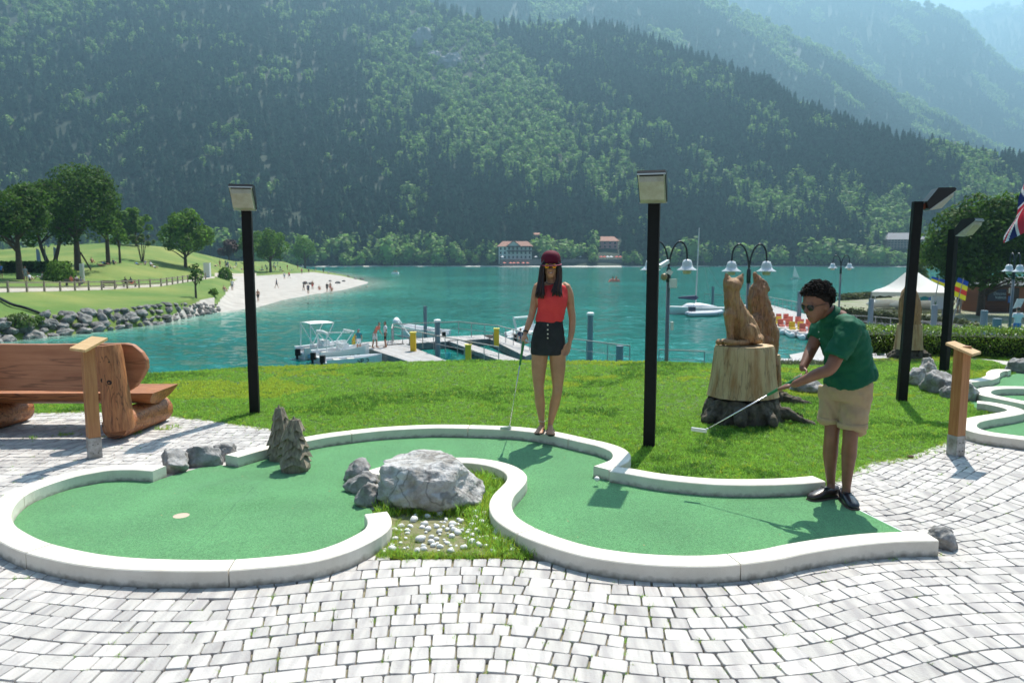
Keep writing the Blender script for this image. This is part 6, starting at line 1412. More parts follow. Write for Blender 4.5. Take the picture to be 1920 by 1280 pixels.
deck(dk, [(815, 632), (921, 627), (930, 634), (818, 641)], name='deck')
deck(dk, [(905, 628), (935, 627), (1010, 658), (985, 668)], name='deck')
deck(dk, [(838, 638), (858, 637), (980, 676), (950, 680)], z=DZ - .0, th=.25, name='ramp')
railing('dock_railing', [G(735, 645, DZ), G(737, 634.5, DZ), G(860, 628.5, DZ), G(935, 638, DZ), G(1010, 662, DZ)], 'long railing round the far side of the dock')
railing('dock_railing', [G(738, 640, DZ), G(835, 664, DZ), G(935, 686, DZ)], 'near railing of the dock beside the yellow posts')
railing('ramp_railing', [G(1063, 672, DZ), G(1180, 690, DZ)], 'railing at the lake edge behind the woman', h=1.2)
railing('ramp_railing', [G(1235, 690, DZ), G(1320, 694, DZ)], 'low railing beyond the lawn right of the tall floodlight post', h=1.)
for px, top, bot, Y, lb in ((797, 574, 646, 56, 'slim grey mooring pile behind the dock'), (820, 603, 690, 46, 'thick grey mooring pile with white cap in front of the dock'), (1107, 590, 690, 44, 'grey mooring pile with white cap right of the woman'), (1162, 648, 700, 38, 'short thick grey mooring pile right of the woman')):
    a = Zt(px, top, Y); t = thing('mooring_pile', (a.x, a.y, LAKE), lb, 'pile', 'grey mooring piles')
    r = .14 if Y > 50 else .17; r = .19 if Y < 40 else r
    mb = MB(); mb.tube([Vector((a.x, a.y, LAKE - 1)), a], r, 14, False); mb.build('shaft', m_pile, t, smooth=True, autosmooth=50)
    if 'white' in lb: mb = MB(); mb.lathe(a, [(r * 1.3, -.02), (r * 1.35, .10), (r * .9, .15), (.001, .16)], 14); mb.build('cap', m_wht, t)
for px, top, bot, lb in ((775, 622, 658, 'yellow supply post on the dock near the two standing people'), (878, 645, 675, 'yellow supply post nearest to the lawn'), (931, 615, 650, 'yellow supply post beside the woman')):
    b_ = G(px, bot, DZ); m_ = mpp(b_.y); h = (bot - top) * m_; t = thing('supply_post', b_, lb, 'supply post', 'yellow supply posts of the dock')
    mb = MB(); mb.box(b_ + Zv * h * .48, (.34, .34, h * .96)); mb.build('cabinet', m_yel, t); mb = MB(); mb.box(b_ + Zv * h * .98, (.40, .40, h * .06)); mb.build('cap', M('yellow_cap', (.85, .66, .12), .5), t); mb = MB(); mb.box(b_ + Vector((-.20, -.02, h * .55)), (.10, .22, h * .4)); mb.build('panel', m_rail, t)
mb = MB(); p = G(840, 672, DZ); mb.lathe(p, [(.13, 0), (.2, .35), (.19, .35), (.12, .02)], 12); tag(mb.build('bucket', M('turquoise_plastic', (.05, .45, .5), .5), origin=p), 'turquoise bucket on the dock behind the grey pile', 'bucket')
pers(G(888 - 185, 652, DZ), 'bend', 'orange', 'white', 1.1, 'man in salmon tank top and white shorts standing on the dock', group='people on the dock')
pers(G(723, 651, DZ), 'stand', 'white', 'black', -1.2, 'man in white shirt and black shorts standing on the dock', group='people on the dock')
pers(G(673, 657, DZ) , 'stand', 'teal', 'white', .3, 'boy with blue cap and teal shirt beside the boats', hair=colr['blue'], s=.8, group='people on the dock')
pers(G(663, 655, DZ) + Vector((0, 0, -.2)), 'bend', 'yellow', 'yellow', 1.5, 'person in yellow life jacket stooping in a boat', s=.9, group='people on the dock')
m_hull = M('white_gelcoat', (.72, .73, .73), .3, coat=.3); m_hullb = M('pale_blue_hull', (.16, .38, .52), .4); m_canv = M('white_canvas', (.80, .79, .76), .8, trans=.25); m_seatb = M('boat_seat', (.5, .47, .42), .6)
def boat(stern, bow, beam, label, canopy=None, low=False, stripe=False, folded=False, text=None, name='motor_boat', group=None, hullm=None):
    s_ = Vector(stern); b_ = Vector(bow); d = b_ - s_; L_ = d.length; d.normalize(); sd_ = Vector((d.y, -d.x, 0)); t = thing(name, s_, label, 'boat', group); hh = .72 if not low else .42
    K = 8; rows = []
    for k in range(K + 1):
        q = k / K; wv = beam * .5 * (1 - max(0, q - .45) ** 2 / .36) ** .8 if q < .995 else .03; z = hh * (1 + .35 * q * q); c = s_ + d * L_ * q
        rows.append([tuple(c - sd_ * wv + Zv * z), tuple(c - sd_ * wv * .82 + Zv * -.05), tuple(c + Zv * -.22), tuple(c + sd_ * wv * .82 - Zv * .05), tuple(c + sd_ * wv + Zv * z), tuple(c + sd_ * wv * .8 + Zv * (z - .02)), tuple(c + sd_ * wv * .7 + Zv * (z * .5)), tuple(c - sd_ * wv * .7 + Zv * (z * .5)), tuple(c - sd_ * wv * .8 + Zv * (z - .02)), tuple(c - sd_ * wv + Zv * z)])
    mb = MB(); mb.grid(rows); n = len(mb.v); mb.f.append(tuple(range(9))); mb.m.append(0); mb.build('hull', hullm or m_hull, t)
    if stripe:
        for sg in (-1, 1): mb = MB(); mb.bar(s_ + d * .15 + sd_ * sg * beam * .475 + Zv * .20, s_ + d * L_ * .55 + sd_ * sg * beam * .475 + Zv * .2, .06, .26); mb.build('stripe', m_hullb, t)
    for q in (.2, .45): mb = MB(); mb.box(s_ + d * L_ * q + Zv * hh * .75, (.4, beam * .66, .12), Matrix.Rotation(math.atan2(d.y, d.x), 3, 'Z')); mb.build('seat', m_seatb, t)
    if canopy:
        z = canopy; c0_ = s_ + d * L_ * .12; c1_ = s_ + d * L_ * .62
        mb = MB()
        for sg in (-1, 1):
            for (u0, u1) in ((c0_, c0_.lerp(c1_, .02)), (c0_.lerp(c1_, .55), c0_.lerp(c1_, .0)), (c0_.lerp(c1_, .5), c1_)): mb.bar(u0 + sd_ * sg * beam * .45 + Zv * hh, u1 + sd_ * sg * beam * .43 + Zv * (z - .03), .05)
        mb.build('canopy_frame', m_wht, t)
        if folded: mb = MB(); mb.tube([c0_.lerp(c1_, .0) - sd_ * beam * .45 + Zv * z, c0_ .lerp(c1_, .05) + Zv * (z + .02), c0_.lerp(c1_, .0) + sd_ * beam * .45 + Zv * z], .10, 8); mb.tube([c1_ - sd_ * beam * .45 + Zv * z, c1_ + sd_ * beam * .45 + Zv * z], .06, 8); mb.bar(c0_ + sd_ * .2 + Zv * z, c1_ + sd_ * .2 + Zv * (z - .1), .06); mb.build('folded_canopy', m_canv, t)
        else:
            mb = MB(); mb.grid([[tuple(c0_.lerp(c1_, u_) + sd_ * beam * .48 * v_ + Zv * (z + .10 * (1 - v_ * v_) * (1 - (2 * u_ - 1) ** 2 * .6) + dz)) for v_ in (-1, -.5, 0, .5, 1)] for dz in (0,) for u_ in (0, .25, .5, .75, 1)]); o = mb.build('canopy', m_canv, t); md = o.modifiers.new('s', 'SOLIDIFY'); md.thickness = .03
    if canopy: mb = MB(); mb.box(s_ + d * L_ * .5 + Zv * (hh + .12), (.5, beam * .7, .5), Matrix.Rotation(math.atan2(d.y, d.x), 3, 'Z'), .8); mb.build('console', m_hull, t)
    mb = MB(); mb.box(s_ - d * .15 + Zv * .42, (.28, .30, .42)); mb.box(s_ - d * .2 + Zv * 0, (.12, .12, .7)); mb.build('outboard_motor', m_black, t)
    if text:
        p = s_ + d * L_ * .52 + Zv * .12 - WO[t]; side = sd_ if sd_.y < 0 else -sd_
        lettering('hull_lettering', text, .42, m_black, t, p + side * (beam * .5 * .93 + .03), (R(90) - .12, 0, math.atan2(d.y, d.x)))
    return t
GBO = 'boats at the dock'
boat(G(563, 672, LAKE), G(650, 664, LAKE), 1.7, 'motor boat with open white canopy and blue side moored by the lawn edge', 2.25, stripe=True, group=GBO)
boat(G(592, 680, LAKE), G(692, 671, LAKE), 1.6, 'white boat with folded canopy frame next to the canopied boat', 1.85, folded=True, text='SP 7', group=GBO)
boat(G(610, 686, LAKE), G(716, 680, LAKE), 1.3, 'low white boat lying closest to the lawn', None, low=True, text='SP 2', group=GBO)
boat(G(830, 637, LAKE + .0), G(752, 628, LAKE), 1.8, 'white motor boat with tilted arch behind the dock railing', None, group=GBO)
mb = MB(); a = Zt(742, 600, 56); mb.bar(a, Zt(768, 630, 56), .12); mb.bar(a + Vector((0, 1.2, 0)), Zt(768, 630, 57.2), .12); mb.ball(a + Vector((0, .3, -.15)), (.28, .5, .35), 2); tag(mb.build('boat_arch', m_wht), 'white tilted canopy arch of the boat behind the dock', 'boat arch')
bt = boat(G(968, 642, LAKE), G(1010, 628, LAKE), 2.0, 'white boat with square roll bar passing behind the woman', None, group=GBO)
mb = MB(); q = [Zt(972, 637, 55), Zt(963, 596, 55), Zt(998, 593, 57), Zt(1002, 632, 57)]; mb.tube(q, .09, 8, False); mb.build('roll_bar', m_wht, bt)
pers(G(976, 640, LAKE + .5) , 'sit', 'navy', 'navy', 0, 'helmsman in navy sitting in the boat behind the woman', hair=m_hairB)
# sailing boats
def hullpath(px0, px1, py, Y, h, label, m_, name, cat='boat', mast=None, beam=2.0, group=None):
    a = G(px0, py, LAKE); b_ = G(px1, py, LAKE); return a, b_
sa, sb = G(1252, 589, LAKE), G(1372, 589, LAKE)
t = thing('sailing_boat', sa, 'moored white sailing boat with bare mast and furled dark boom sail', 'sailing boat'); K = 10; rows = []
for k in range(K + 1):
    q = k / K; c = sa.lerp(sb, q); wv = 1.05 * (1 - abs(q - .55) ** 2.4 / .25) if 0 < q < 1 else .04; wv = max(wv, .04); z = .75 + .15 * (1 - q)
    rows.append([tuple(c + Vector((0, -wv, z))), tuple(c + Vector((0, -wv * .7, .1 + .5 * max(0, .25 - q)))), tuple(c + Vector((0, 0, -.2))), tuple(c + Vector((0, wv * .7, .1))), tuple(c + Vector((0, wv, z))), tuple(c + Vector((0, 0, z + .06)))])
    rows[-1].append(rows[-1][0])
mb = MB(); mb.grid(rows); mb.build('hull', m_hull, t, smooth=True, autosmooth=40)
mb = MB(); c = sa.lerp(sb, .48); mb.loft([(sa.lerp(sb, q) + Zv * .85, w_, hh_, Yv, Zv) for q, w_, hh_ in ((.22, .3, .08), (.30, .62, .42), (.5, .7, .45), (.62, .6, .3), (.75, .4, .08))], 16); mb.build('cabin', m_hull, t, smooth=True)
mst = Zt(1304, 575, 84.5); mb = MB(); mb.tube([Vector((mst.x, mst.y, -3.9)), Zt(1311, 428, 84.5)], [.09, .06], 8); mb.build('mast', M('alu_mast', (.6, .6, .62), .35, metal=.5), t)
mb = MB(); mb.tube([Zt(1304, 558, 84.5), Zt(1273, 558, 84.5)], [.30, .10], 8); mb.build('boom_sail', colr['navy'], t); mb = MB(); mb.bar(Zt(1312, 452, 84.5), Zt(1332, 560, 84.5), .025); mb.bar(Zt(1308, 470, 84.5), sb + Zv * .9, .025); mb.build('stay', m_rail, t)
t = thing('rubber_dinghy', G(1290, 594, LAKE), 'grey inflatable dinghy with dark outboard in front of the sailing boat', 'dinghy')
a, b_ = G(1291, 593, LAKE) + Zv * .25, G(1352, 592, LAKE) + Zv * .3
mb = MB(); mb.tube([a + Yv * .7, a.lerp(b_, .7) + Yv * .75, b_ + Zv * .15, a.lerp(b_, .7) - Yv * .75, a - Yv * .7], .26, 10, True, 4); mb.build('tube', M('grey_pvc', (.42, .46, .52), .5), t, smooth=True)
mb = MB(); mb.box(a.lerp(b_, .45), ((b_ - a).length * .8, 1.2, .12)); mb.build('floor', m_dk2, t); mb = MB(); mb.box(a + Vector((.35, 0, .55)), (.7, .5, .5)); mb.build('outboard_motor', M('motor_blue', (.05, .06, .1), .5), t)
t = thing('sailing_boat', G(1492, 523, LAKE), 'small sailing dinghy with white sail far out on the lake', 'sailing boat'); p = G(1492, 523, LAKE)
mb = MB(); mb.loft([(p + X * x_, .5 * w_, .22, Yv, Zv) for x_, w_ in ((-1.6, .6), (-.5, 1), (.8, .9), (1.9, .1))], 10); mb.build('hull', m_dk2, t); mb = MB(); mb.prism([p + Vector((1.0, 0, .5)), p + Vector((-.9, .2, .6)), p + Vector((-.55, 0, 4.0))], (0, .04, 0)); mb.build('sail', m_canv, t)
for px, py, cl, lb in ((1152, 528, 'orange', 'little red and white pedal boat in the middle of the lake'), (741, 513, 'white', 'little white boat in the distance off the beach')):
    p = G(px, py, LAKE); t = thing('pedal_boat', p, lb, 'pedal boat'); mb = MB(); mb.box(p + Zv * .3, (3., 1.6, .6), taper=.8); mb.build('hull', colr[cl], t); mb = MB(); mb.box(p + Vector((-.4, 0, 1.)), (.5, .5, .8), taper=.6); mb.box(p + Vector((.5, 0, 1.)), (.5, .5, .8), taper=.6); mb.build('crew', m_skinF, t)

# ---- right shore: quay, ramp, terrace
m_conc = M('quay_concrete', (.44, .42, .40), .85, (.34, .32, .31), .8); m_wallw = M('rendered_wall', (.48, .46, .46), .85, (.38, .36, .37), .6); m_wallg = M('grey_wall', (.20, .195, .20), .9, (.28, .27, .27), 1.)
def slab(name, pts, z, z1, mt, label=None, cat=None, kind='structure'):
    mb = MB(); P_ = [G(a, b_, z) if len(q_) == 2 else Vector(q_) for q_ in pts for a, b_ in (q_[:2],)]; mb.prism(P_, (0, 0, z1 - z)); o = mb.build(name, mt); o['kind'] = kind
    if label: o['label'] = label
    return o
TZ = -3.1
slab('lower_quay', [(1530, 655), (1480, 665), (1500, 700), (2100, 720), (2100, 640), (1700, 618), (1590, 612)], DZ, -6.5, m_conc)
mb = MB(); P_ = [G(a, b_, TZ) for a, b_ in ((1540, 585), (1640, 592), (1750, 604), (1830, 617), (1900, 632), (2100, 660), (2600, 640), (2600, 545), (1900, 540), (1665, 556), (1572, 562))]; mb.prism(P_, (0, 0, -3)); tag(mb.build('terrace', M('terrace_ground', (.13, .17, .06), .9, (.26, .24, .19), .3)), kind='structure')
# pier walkway
pt = thing('pier', G(1470, 590, DZ), 'pale wooden pier with railing leading to the pedal boats', 'pier')
deck(pt, [(1385, 571), (1440, 570), (1590, 610), (1530, 618)], plank=.5); railing('pier_railing', [G(1320, 566, DZ), G(1438, 572, DZ), G(1530, 592, DZ)], 'dark railing along the pier beyond the wolf', step=1.5)
for px, top, Y, lb, r in ((1500, 546, 66, 'pile at the pier behind the man', .2), (1337, 537, 90, 'slim pile beside the moored sailing boat', .16), (1634, 560, 50, 'grey pile at the foot of the planted wall', .17), (1753, 572, 46, 'grey pile behind the two posts', .17), (1846, 582, 38, 'grey pile right of the farthest floodlight post', .17), (1870, 597, 34, 'short grey pile above the hedge', .19), (1654, 617, 40, 'low grey bollard on the quay left of the owl', .2)):
    a = Zt(px, top, Y); mb = MB(); mb.tube([Vector((a.x, a.y, DZ - (1.5 if Y > 60 else .5))), a], r, 12, False); tag(mb.build('mooring_pile', m_pile, smooth=True, autosmooth=50), lb, 'pile', 'grey mooring piles')
# planted terrace wall with panels
wl = thing('planter_wall', G(1640, 592, TZ), 'long pale panel wall topped with trailing plants above the quay', 'wall')
WP = [(1545, 585), (1590, 588), (1640, 593), (1690, 598), (1740, 604), (1790, 611), (1835, 619), (1880, 629), (1930, 641)]
WPt = [G(a, b_, TZ) for a, b_ in WP]
for a, b_ in zip(WPt, WPt[1:]):
    for k in range(2):
        p, q = a.lerp(b_, k / 2 + .02), a.lerp(b_, k / 2 + .48); mb = MB(); mb.bar(p - Zv * .62 - Yv * .25, q - Zv * .62 - Yv * .25, .12, .95); mb.build('wall_panel', m_wallw, wl)
        mb = MB(); mb.bar(a.lerp(b_, k / 2) - Yv * .32 + Zv * -.1, a.lerp(b_, k / 2) - Yv * .32 - Zv * 1.1, .14); mb.build('wall_post', m_wallg, wl)
    mb = MB(); mb.bar(a + Zv * .0, b_ + Zv * .0, .35, .12); mb.build('coping', m_conc, wl)
rnd = random.Random(51); mb = MB()
for a, b_ in zip(WPt, WPt[1:]):
    for _ in range(900):
        p = a.lerp(b_, rnd.random()) + Vector((0, rnd.gauss(-.4, .25), rnd.gauss(0, .24))); s1, u1 = frame(Vector((rnd.gauss(0, 1), rnd.gauss(-.5, 1), rnd.gauss(.3, 1))).normalized()); l_ = rnd.uniform(.08, .22); mb.add([p + s1 * l_, p + u1 * l_ * .5, p - s1 * l_, p - u1 * l_ * .5], [(0, 1, 2, 3)])
for _ in range(2600):
    k = rnd.random(); p = G(1574, 563, TZ).lerp(G(1668, 557, TZ), k) + Vector((0, rnd.gauss(0, .35), rnd.uniform(0, .75))); s1, u1 = frame(Vector((rnd.gauss(0, 1), rnd.gauss(-.5, 1), rnd.gauss(.3, 1))).normalized()); l_ = rnd.uniform(.1, .22); mb.add([p + s1 * l_, p + u1 * l_ * .5, p - s1 * l_, p - u1 * l_ * .5], [(0, 1, 2, 3)])
o = mb.build('trailing_plants', M('trailing_leaf', (.10, .12, .045), .7, rnd=.4, trans=.3)); tag(o, 'trailing plants spilling over the terrace wall', kind='stuff')
mb = MB(); Pq = [G(a, b_, DZ) for a, b_ in ((1570, 622), (1640, 628), (1760, 642), (1900, 665))]
for a, b_ in zip(Pq, Pq[1:]): mb.bar(a + Zv * .2, b_ + Zv * .2, .25, .75)
tag(mb.build('ramp_wall', m_wallg), 'low dark grey wall of the ramp below the planted wall', 'wall')
railing('quay_railing', [p + Zv * .5 for p in Pq], 'steel railing along the ramp in front of the planted wall', step=1.4, h=.9)
rnd = random.Random(61)
for i, (px, py) in enumerate(((1452, 618), (1466, 612), (1470, 624), (1488, 618), (1492, 630), (1508, 624), (1512, 634))):
    p = G(px, py, LAKE); t = thing('pedal_boat', p, ('farthest left', 'second from left', 'third from left', 'fourth from left', 'fifth from left', 'sixth from left', 'rightmost')[i] + ' of the red and white pedal boats moored at the pier', 'pedal boat', 'pedal boats at the pier'); Rm = Matrix.Rotation(rnd.gauss(1.45, .12), 3, 'Z')
    for s_ in (-1, 1): mb = MB(); mb.loft([(p + Rm @ Vector((x_, s_ * .48, .18)), w_, .24, Rm @ Yv, Zv) for x_, w_ in ((-1.6, .1), (-1.3, .26), (.9, .28), (1.5, .12))], 10); mb.build('float', m_hull, t, smooth=True)
    mb = MB(); mb.box(p + Rm @ Vector((0, 0, .42)), (2.2, 1.3, .14), Rm); mb.build('deck', m_hull, t)
    for s_ in (-1, 1): mb = MB(); mb.box(p + Rm @ Vector((-.3, s_ * .33, .66)), (.5, .46, .16), Rm); mb.box(p + Rm @ Vector((.0, s_ * .33, .92)), (.12, .46, .55), Rm); mb.build('seat', colr['orange'] if i % 4 else colr['yellow'], t)
# party tent
t = thing('party_tent', G(1705, 578, TZ), 'white peaked party tent on the terrace by the lake', 'tent'); Yt = 66
c = [Zt(1634, 547, Yt), Zt(1802, 549, Yt - 1), Zt(1796, 544, Yt + 5), Zt(1642, 543, Yt + 6)]; apex = (Zt(1697, 511, Yt + 2), Zt(1722, 511, Yt + 4))
mb = MB(); ctr = (c[0] + c[1] + c[2] + c[3]) / 4; rows = []
N_ = 9
def curve(e, a): return [e.lerp(a, k / 6) - Zv * math.sin(math.pi * k / 6) * .28 for k in range(7)]
edge = [c[0].lerp(c[1], k / 8) for k in range(8)] + [c[1].lerp(c[2], k / 4) for k in range(4)] + [c[2].lerp(c[3], k / 8) for k in range(8)] + [c[3].lerp(c[0], k / 5) for k in range(6)]
ap = lambda e: apex[0] if e.x < ctr.x - 1 else apex[1] if e.x > ctr.x + 1 else apex[0].lerp(apex[1], .5)
mb.grid([[tuple(p) for p in curve(e, ap(e))] for e in edge]); mb.build('roof', m_canv, t, smooth=True)
mb = MB()
for a, b_ in zip(c, c[1:] + c[:1]):
    n = 10
    for k in range(n): p, q = a.lerp(b_, k / n), a.lerp(b_, (k + 1) / n); m__ = p.lerp(q, .5); mb.add([p, q, q - Zv * .32, m__ - Zv * .42, p - Zv * .32], [(0, 1, 2, 3, 4)])
mb.build('valance', m_canv, t)
for p in c: mb = MB(); mb.bar(p, Vector((p.x, p.y, TZ)), .08); mb.build('leg', m_rail, t)
# stored boats and stuff under the tent
for i, (px, py, w_) in enumerate(((1660, 578, 3.6), (1700, 580, 3.2), (1735, 580, 2.6))):
    p = G(px, py, TZ); mb = MB(); mb.loft([(p + Vector((x_ * w_, 0, .45)), .6 * k, .42 * k, Yv, Zv) for x_, k in ((-.5, .3), (-.3, .9), (.1, 1), (.4, .7), (.5, .2))], 12); tag(mb.build('covered_boat', m_canv if i != 1 else m_hull, origin=p, smooth=True), ('left', 'middle', 'right')[i] + ' white covered boat stored under the party tent', 'boat', 'boats stored on the terrace')
for i, (px, cl) in enumerate(((1731, 'teal'), (1745, 'blue'), (1752, 'grey'))):
    p = G(px, 577, TZ); mb = MB(); mb.box(p + Zv * .9, (.7, .3, 1.8)); tag(mb.build('board_rack', colr[cl], origin=p), ('teal', 'blue', 'grey')[i] + ' stack of boards standing under the tent', 'board')
t = thing('notice_board', G(1757, 592, TZ), 'white notice board with green leaf emblem beside the tent', 'sign'); p = G(1757, 592, TZ); m_ = mpp(p.y)
mb = MB(); mb.box(p + Zv * 1.1, (26 * m_, .08, 1.05)); mb.build('board', m_wht, t)
for s_ in (-1, 1): mb = MB(); mb.box(p + Vector((s_ * .45, .05, .5)), (.07, .07, 1.)); mb.build('leg', m_rail, t)
mb = MB(); mb.prism([p + Vector((-.38, -.05, .95)), p + Vector((-.30, -.05, 1.45)), p + Vector((-.22, -.05, 1.0))], (0, -.01, 0)); mb.prism([p + Vector((-.30, -.05, .95)), p + Vector((-.12, -.05, 1.35)), p + Vector((-.20, -.05, .92))], (0, -.01, 0)); mb.build('leaf_emblem', M('emblem_green', (.03, .22, .08), .6), t)
# striped wind sails
sy = {'b': M('sail_blue', (.02, .10, .48), .6, trans=.3), 'y': M('sail_yellow', (.80, .78, .04), .6, trans=.3), 'r': M('sail_red', (.78, .07, .06), .6, trans=.3)}
def stripes(name, Q, cols, label):
    t = thing(name, Q[0], label, 'sail'); a, b_, c_, d = Q; n = len(cols)
    for i, k in enumerate(cols):
        f0, f1 = i / n, (i + 1) / n; mb = MB(); P4 = [a.lerp(d, f0), b_.lerp(c_, f0), b_.lerp(c_, f1), a.lerp(d, f1)]; mb.prism(P4, (0, .015, 0)); mb.build('stripe', sy[k], t)
    mb = MB(); mb.bar(a.lerp(b_, .5) + Zv * .1, Vector((d.lerp(c_, .1).x, d.y, TZ)), .05); mb.build('mast', m_rail, t)
stripes('wind_sail', [Zt(1797, 520, 50), Zt(1816, 528, 50), Zt(1810, 564, 50), Zt(1784, 552, 50)], 'byryb'[:4], 'striped blue, yellow and red sail standing before the big tree')
stripes('wind_sail', [Zt(1747, 518, 52), Zt(1775, 526, 52), Zt(1773, 538, 52), Zt(1746, 526, 52)], 'by', 'blue and yellow sail tip showing behind the tent')
for i, (px, py, t_, b_, lb) in enumerate(((1783, 588, 'black', 'black', 'person in black beside the farthest floodlight post'), (1798, 586, 'navy', 'grey', 'person in navy with rucksack under the striped sail'))): pers(G(px, py, TZ), 'stand', t_, b_, 2.5, lb)
t = pers(Vector((Zt(1908, 600, 34).x, 34, Zt(1908, 577, 34).z - 1.68)), 'walk', 'white', 'blue', 3.0, 'woman in white T-shirt and blue shorts walking at the right edge')
# kiosk
K0 = Zt(1840, 583, 66); t = thing('kiosk', (K0.x, 66, TZ), 'dark brown wooden kiosk with blue signboard beneath the big tree', 'kiosk'); m_kw = M('dark_brown_boards', (.075, .032, .018), .8, (.12, .05, .028), 3., stretch=(1, 1, 8)); m_kl = M('brown_boards', (.22, .09, .045), .8)
kx0, kx1, kx2 = Zt(1842, 580, 66).x, Zt(1888, 580, 66).x, Zt(1915, 580, 68).x; zt_ = Zt(1860, 537, 66).z; zb = TZ
for i in range(11): z = zb + (zt_ - zb) * i / 11; mb = MB(); mb.box(((kx0 + kx1) / 2, 66, z + (zt_ - zb) / 22), (kx1 - kx0, .1, (zt_ - zb) / 11 - .025)); mb.build('board', m_kw, t)
mb = MB(); mb.box(((kx0 + kx1) / 2, 67.6, (zb + zt_) / 2), (kx1 - kx0, 3.0, zt_ - zb)); mb.box(((kx1 + kx2) / 2 + .05, 67.8, (zb + zt_) / 2), (kx2 - kx1, 2.6, zt_ - zb)); mb.build('walls', m_kl, t)
mb = MB(); mb.prism([(kx0 - .3, 65.6, zt_), (kx2 + .3, 65.9, zt_), (kx2 + .3, 67.4, zt_ + .75), (kx0 + .5, 67.4, zt_ + .75)], (0, 0, .08)); mb.prism([(kx0 - .3, 69.6, zt_), (kx2 + .3, 69.6, zt_), (kx2 + .3, 67.4, zt_ + .75), (kx0 + .5, 67.4, zt_ + .75)], (0, 0, .08)); mb.prism([(kx0 - .3, 65.6, zt_), (kx0 - .3, 69.6, zt_), (kx0 + .5, 67.4, zt_ + .75)], (0, 0, .08)); mb.build('roof', M('kiosk_roof', (.055, .07, .075), .7), t)
sx0, sx1, sz0, sz1 = Zt(1851, 560, 65.9).x, Zt(1885, 560, 65.9).x, Zt(1860, 564, 65.9).z, Zt(1860, 542, 65.9).z
mb = MB(); mb.box(((sx0 + sx1) / 2, 65.85, (sz0 + sz1) / 2), (sx1 - sx0, .08, sz1 - sz0)); sg = mb.build('signboard', M('navy_sign', (.008, .02, .05), .5), t)
for k, s_ in enumerate(('Discesa', 'Veloce')):
    lettering('lettering', s_, .36, M('pale_lettering', (.35, .50, .58), .6), sg, Vector(((sx0 + sx1) / 2 - .35 + .16 * k, 65.79, (sz0 + sz1) / 2 + .02 - .34 * k)) - WO[t], (R(90), 0, 0))
mb = MB(); dx = Zt(1902, 560, 66.4).x; mb.box((dx, 66.45, zb + 1.1), (.8, .08, 2.1)); mb.build('door', m_fr, t)
mb = MB(); mb.box((Zt(1891, 560, 66.4).x, 66.3, zb + 1.15), (.25, .06, .6)); mb.build('poster', colr['blue'], t); mb = MB(); mb.box((Zt(1890, 550, 66.4).x, 66.3, zb + 1.95), (.22, .06, .5)); mb.build('poster', m_wht, t)
mb = MB(); p = Zt(1898, 576, 40); mb.prism([Zt(1900, 578, 40), Zt(1908, 560, 40), Zt(1922, 560, 40), Zt(1914, 576, 40)], (0, .04, 0)); mb.bar(Zt(1908, 577, 40.1), Vector((Zt(1908, 577, 40.1).x, 40.1, -2.9)), .06); tag(mb.build('map_board', M('map_print', (.55, .62, .60), .6, (.40, .48, .50), 6.)), 'tilted pale map board next to the street lamp on the right', 'sign')
# big tree on the terrace and its neighbour
p = Vector((Zt(1838, 589, 62).x, 62, TZ)); leafy('terrace_tree', p, (589 - 352) * mpp(62), 108 * mpp(62), .12, 'big round dark green tree beside the kiosk on the right', seed=22, n=21000, leaf=.22, blobs=46)
p = Vector((Zt(1925, 585, 74).x + .6, 74, TZ)); leafy('terrace_tree', p, (585 - 425) * mpp(74), 40 * mpp(74), .2, 'green tree at the right edge behind the kiosk', seed=23, n=3200, leaf=.26, mleaf=m_leafM)
p = Vector((Zt(1716, 560, 92).x, 92, TZ)); leafy('terrace_tree', p, (560 - 448) * mpp(92), 24 * mpp(92), .1, 'light feathery tree between tent and black post', seed=24, n=1500, leaf=.26, mleaf=m_leafY)
# hedge
rnd = random.Random(71); hp = [G(1622, 667), G(1750, 669), G(1850, 672), G(2000, 678), G(2300, 690)]; mb = MB(); core = MB()
for a, b_ in zip(hp, hp[1:]):
    core.bar(a + Vector((0, .45, .2)), b_ + Vector((0, .45, .2)), .55, .34); L_ = (b_ - a).length
    for _ in range(int(2600 * L_)):
        k = rnd.random(); f_ = rnd.random(); wz = .49 + .04 * noise.noise(a.lerp(b_, k) * 2.)
        if f_ < .42: off = Vector((0, rnd.gauss(.08, .03), rnd.uniform(0, wz)))
        elif f_ < .9: off = Vector((0, rnd.uniform(.05, .85), wz + rnd.gauss(0, .025)))
        else: off = Vector((0, rnd.uniform(.1, .8), rnd.uniform(.3, wz)))
        p = a.lerp(b_, k) + off; nn = Vector((rnd.gauss(0, .7), rnd.gauss(-.5 if f_ < .42 else 0, .6), rnd.gauss(.5, .6))).normalized(); s1, u1 = frame(nn); l_ = rnd.uniform(.014, .026); mb.add([p + s1 * l_ * .6, p + u1 * l_, p - s1 * l_ * .6, p - u1 * l_], [(0, 1, 2, 3)])
t = thing('hedge', hp[0], 'clipped bright green hedge bordering the lawn on the right', 'hedge'); core.build('stems', M('hedge_inside', (.02, .03, .01), .9), t); mb.build('foliage', M('hedge_leaf', (.16, .27, .03), .45, rnd=.4, trans=.45), t)
mb = MB(); rnd = random.Random(72)
for a, b_ in ((Vector((4.3, 12.9, -.12)), Vector((5.1, 12.8, -.12))), (Vector((5.35, 12.8, -.12)), Vector((7.2, 13.2, -.1)))): mb.bar(a, b_, .3, .26)
tag(mb.build('low_wall', m_wallw), 'low pale wall stones at the lawn edge behind the wolf', 'wall')
pts = [(Vector((rnd.uniform(4.2, 7.3), rnd.gauss(12.6, .06), -.02)), rnd.randrange(3), rnd.uniform(1, 2.2), rnd.random() * 6, .3) for _ in range(420)]
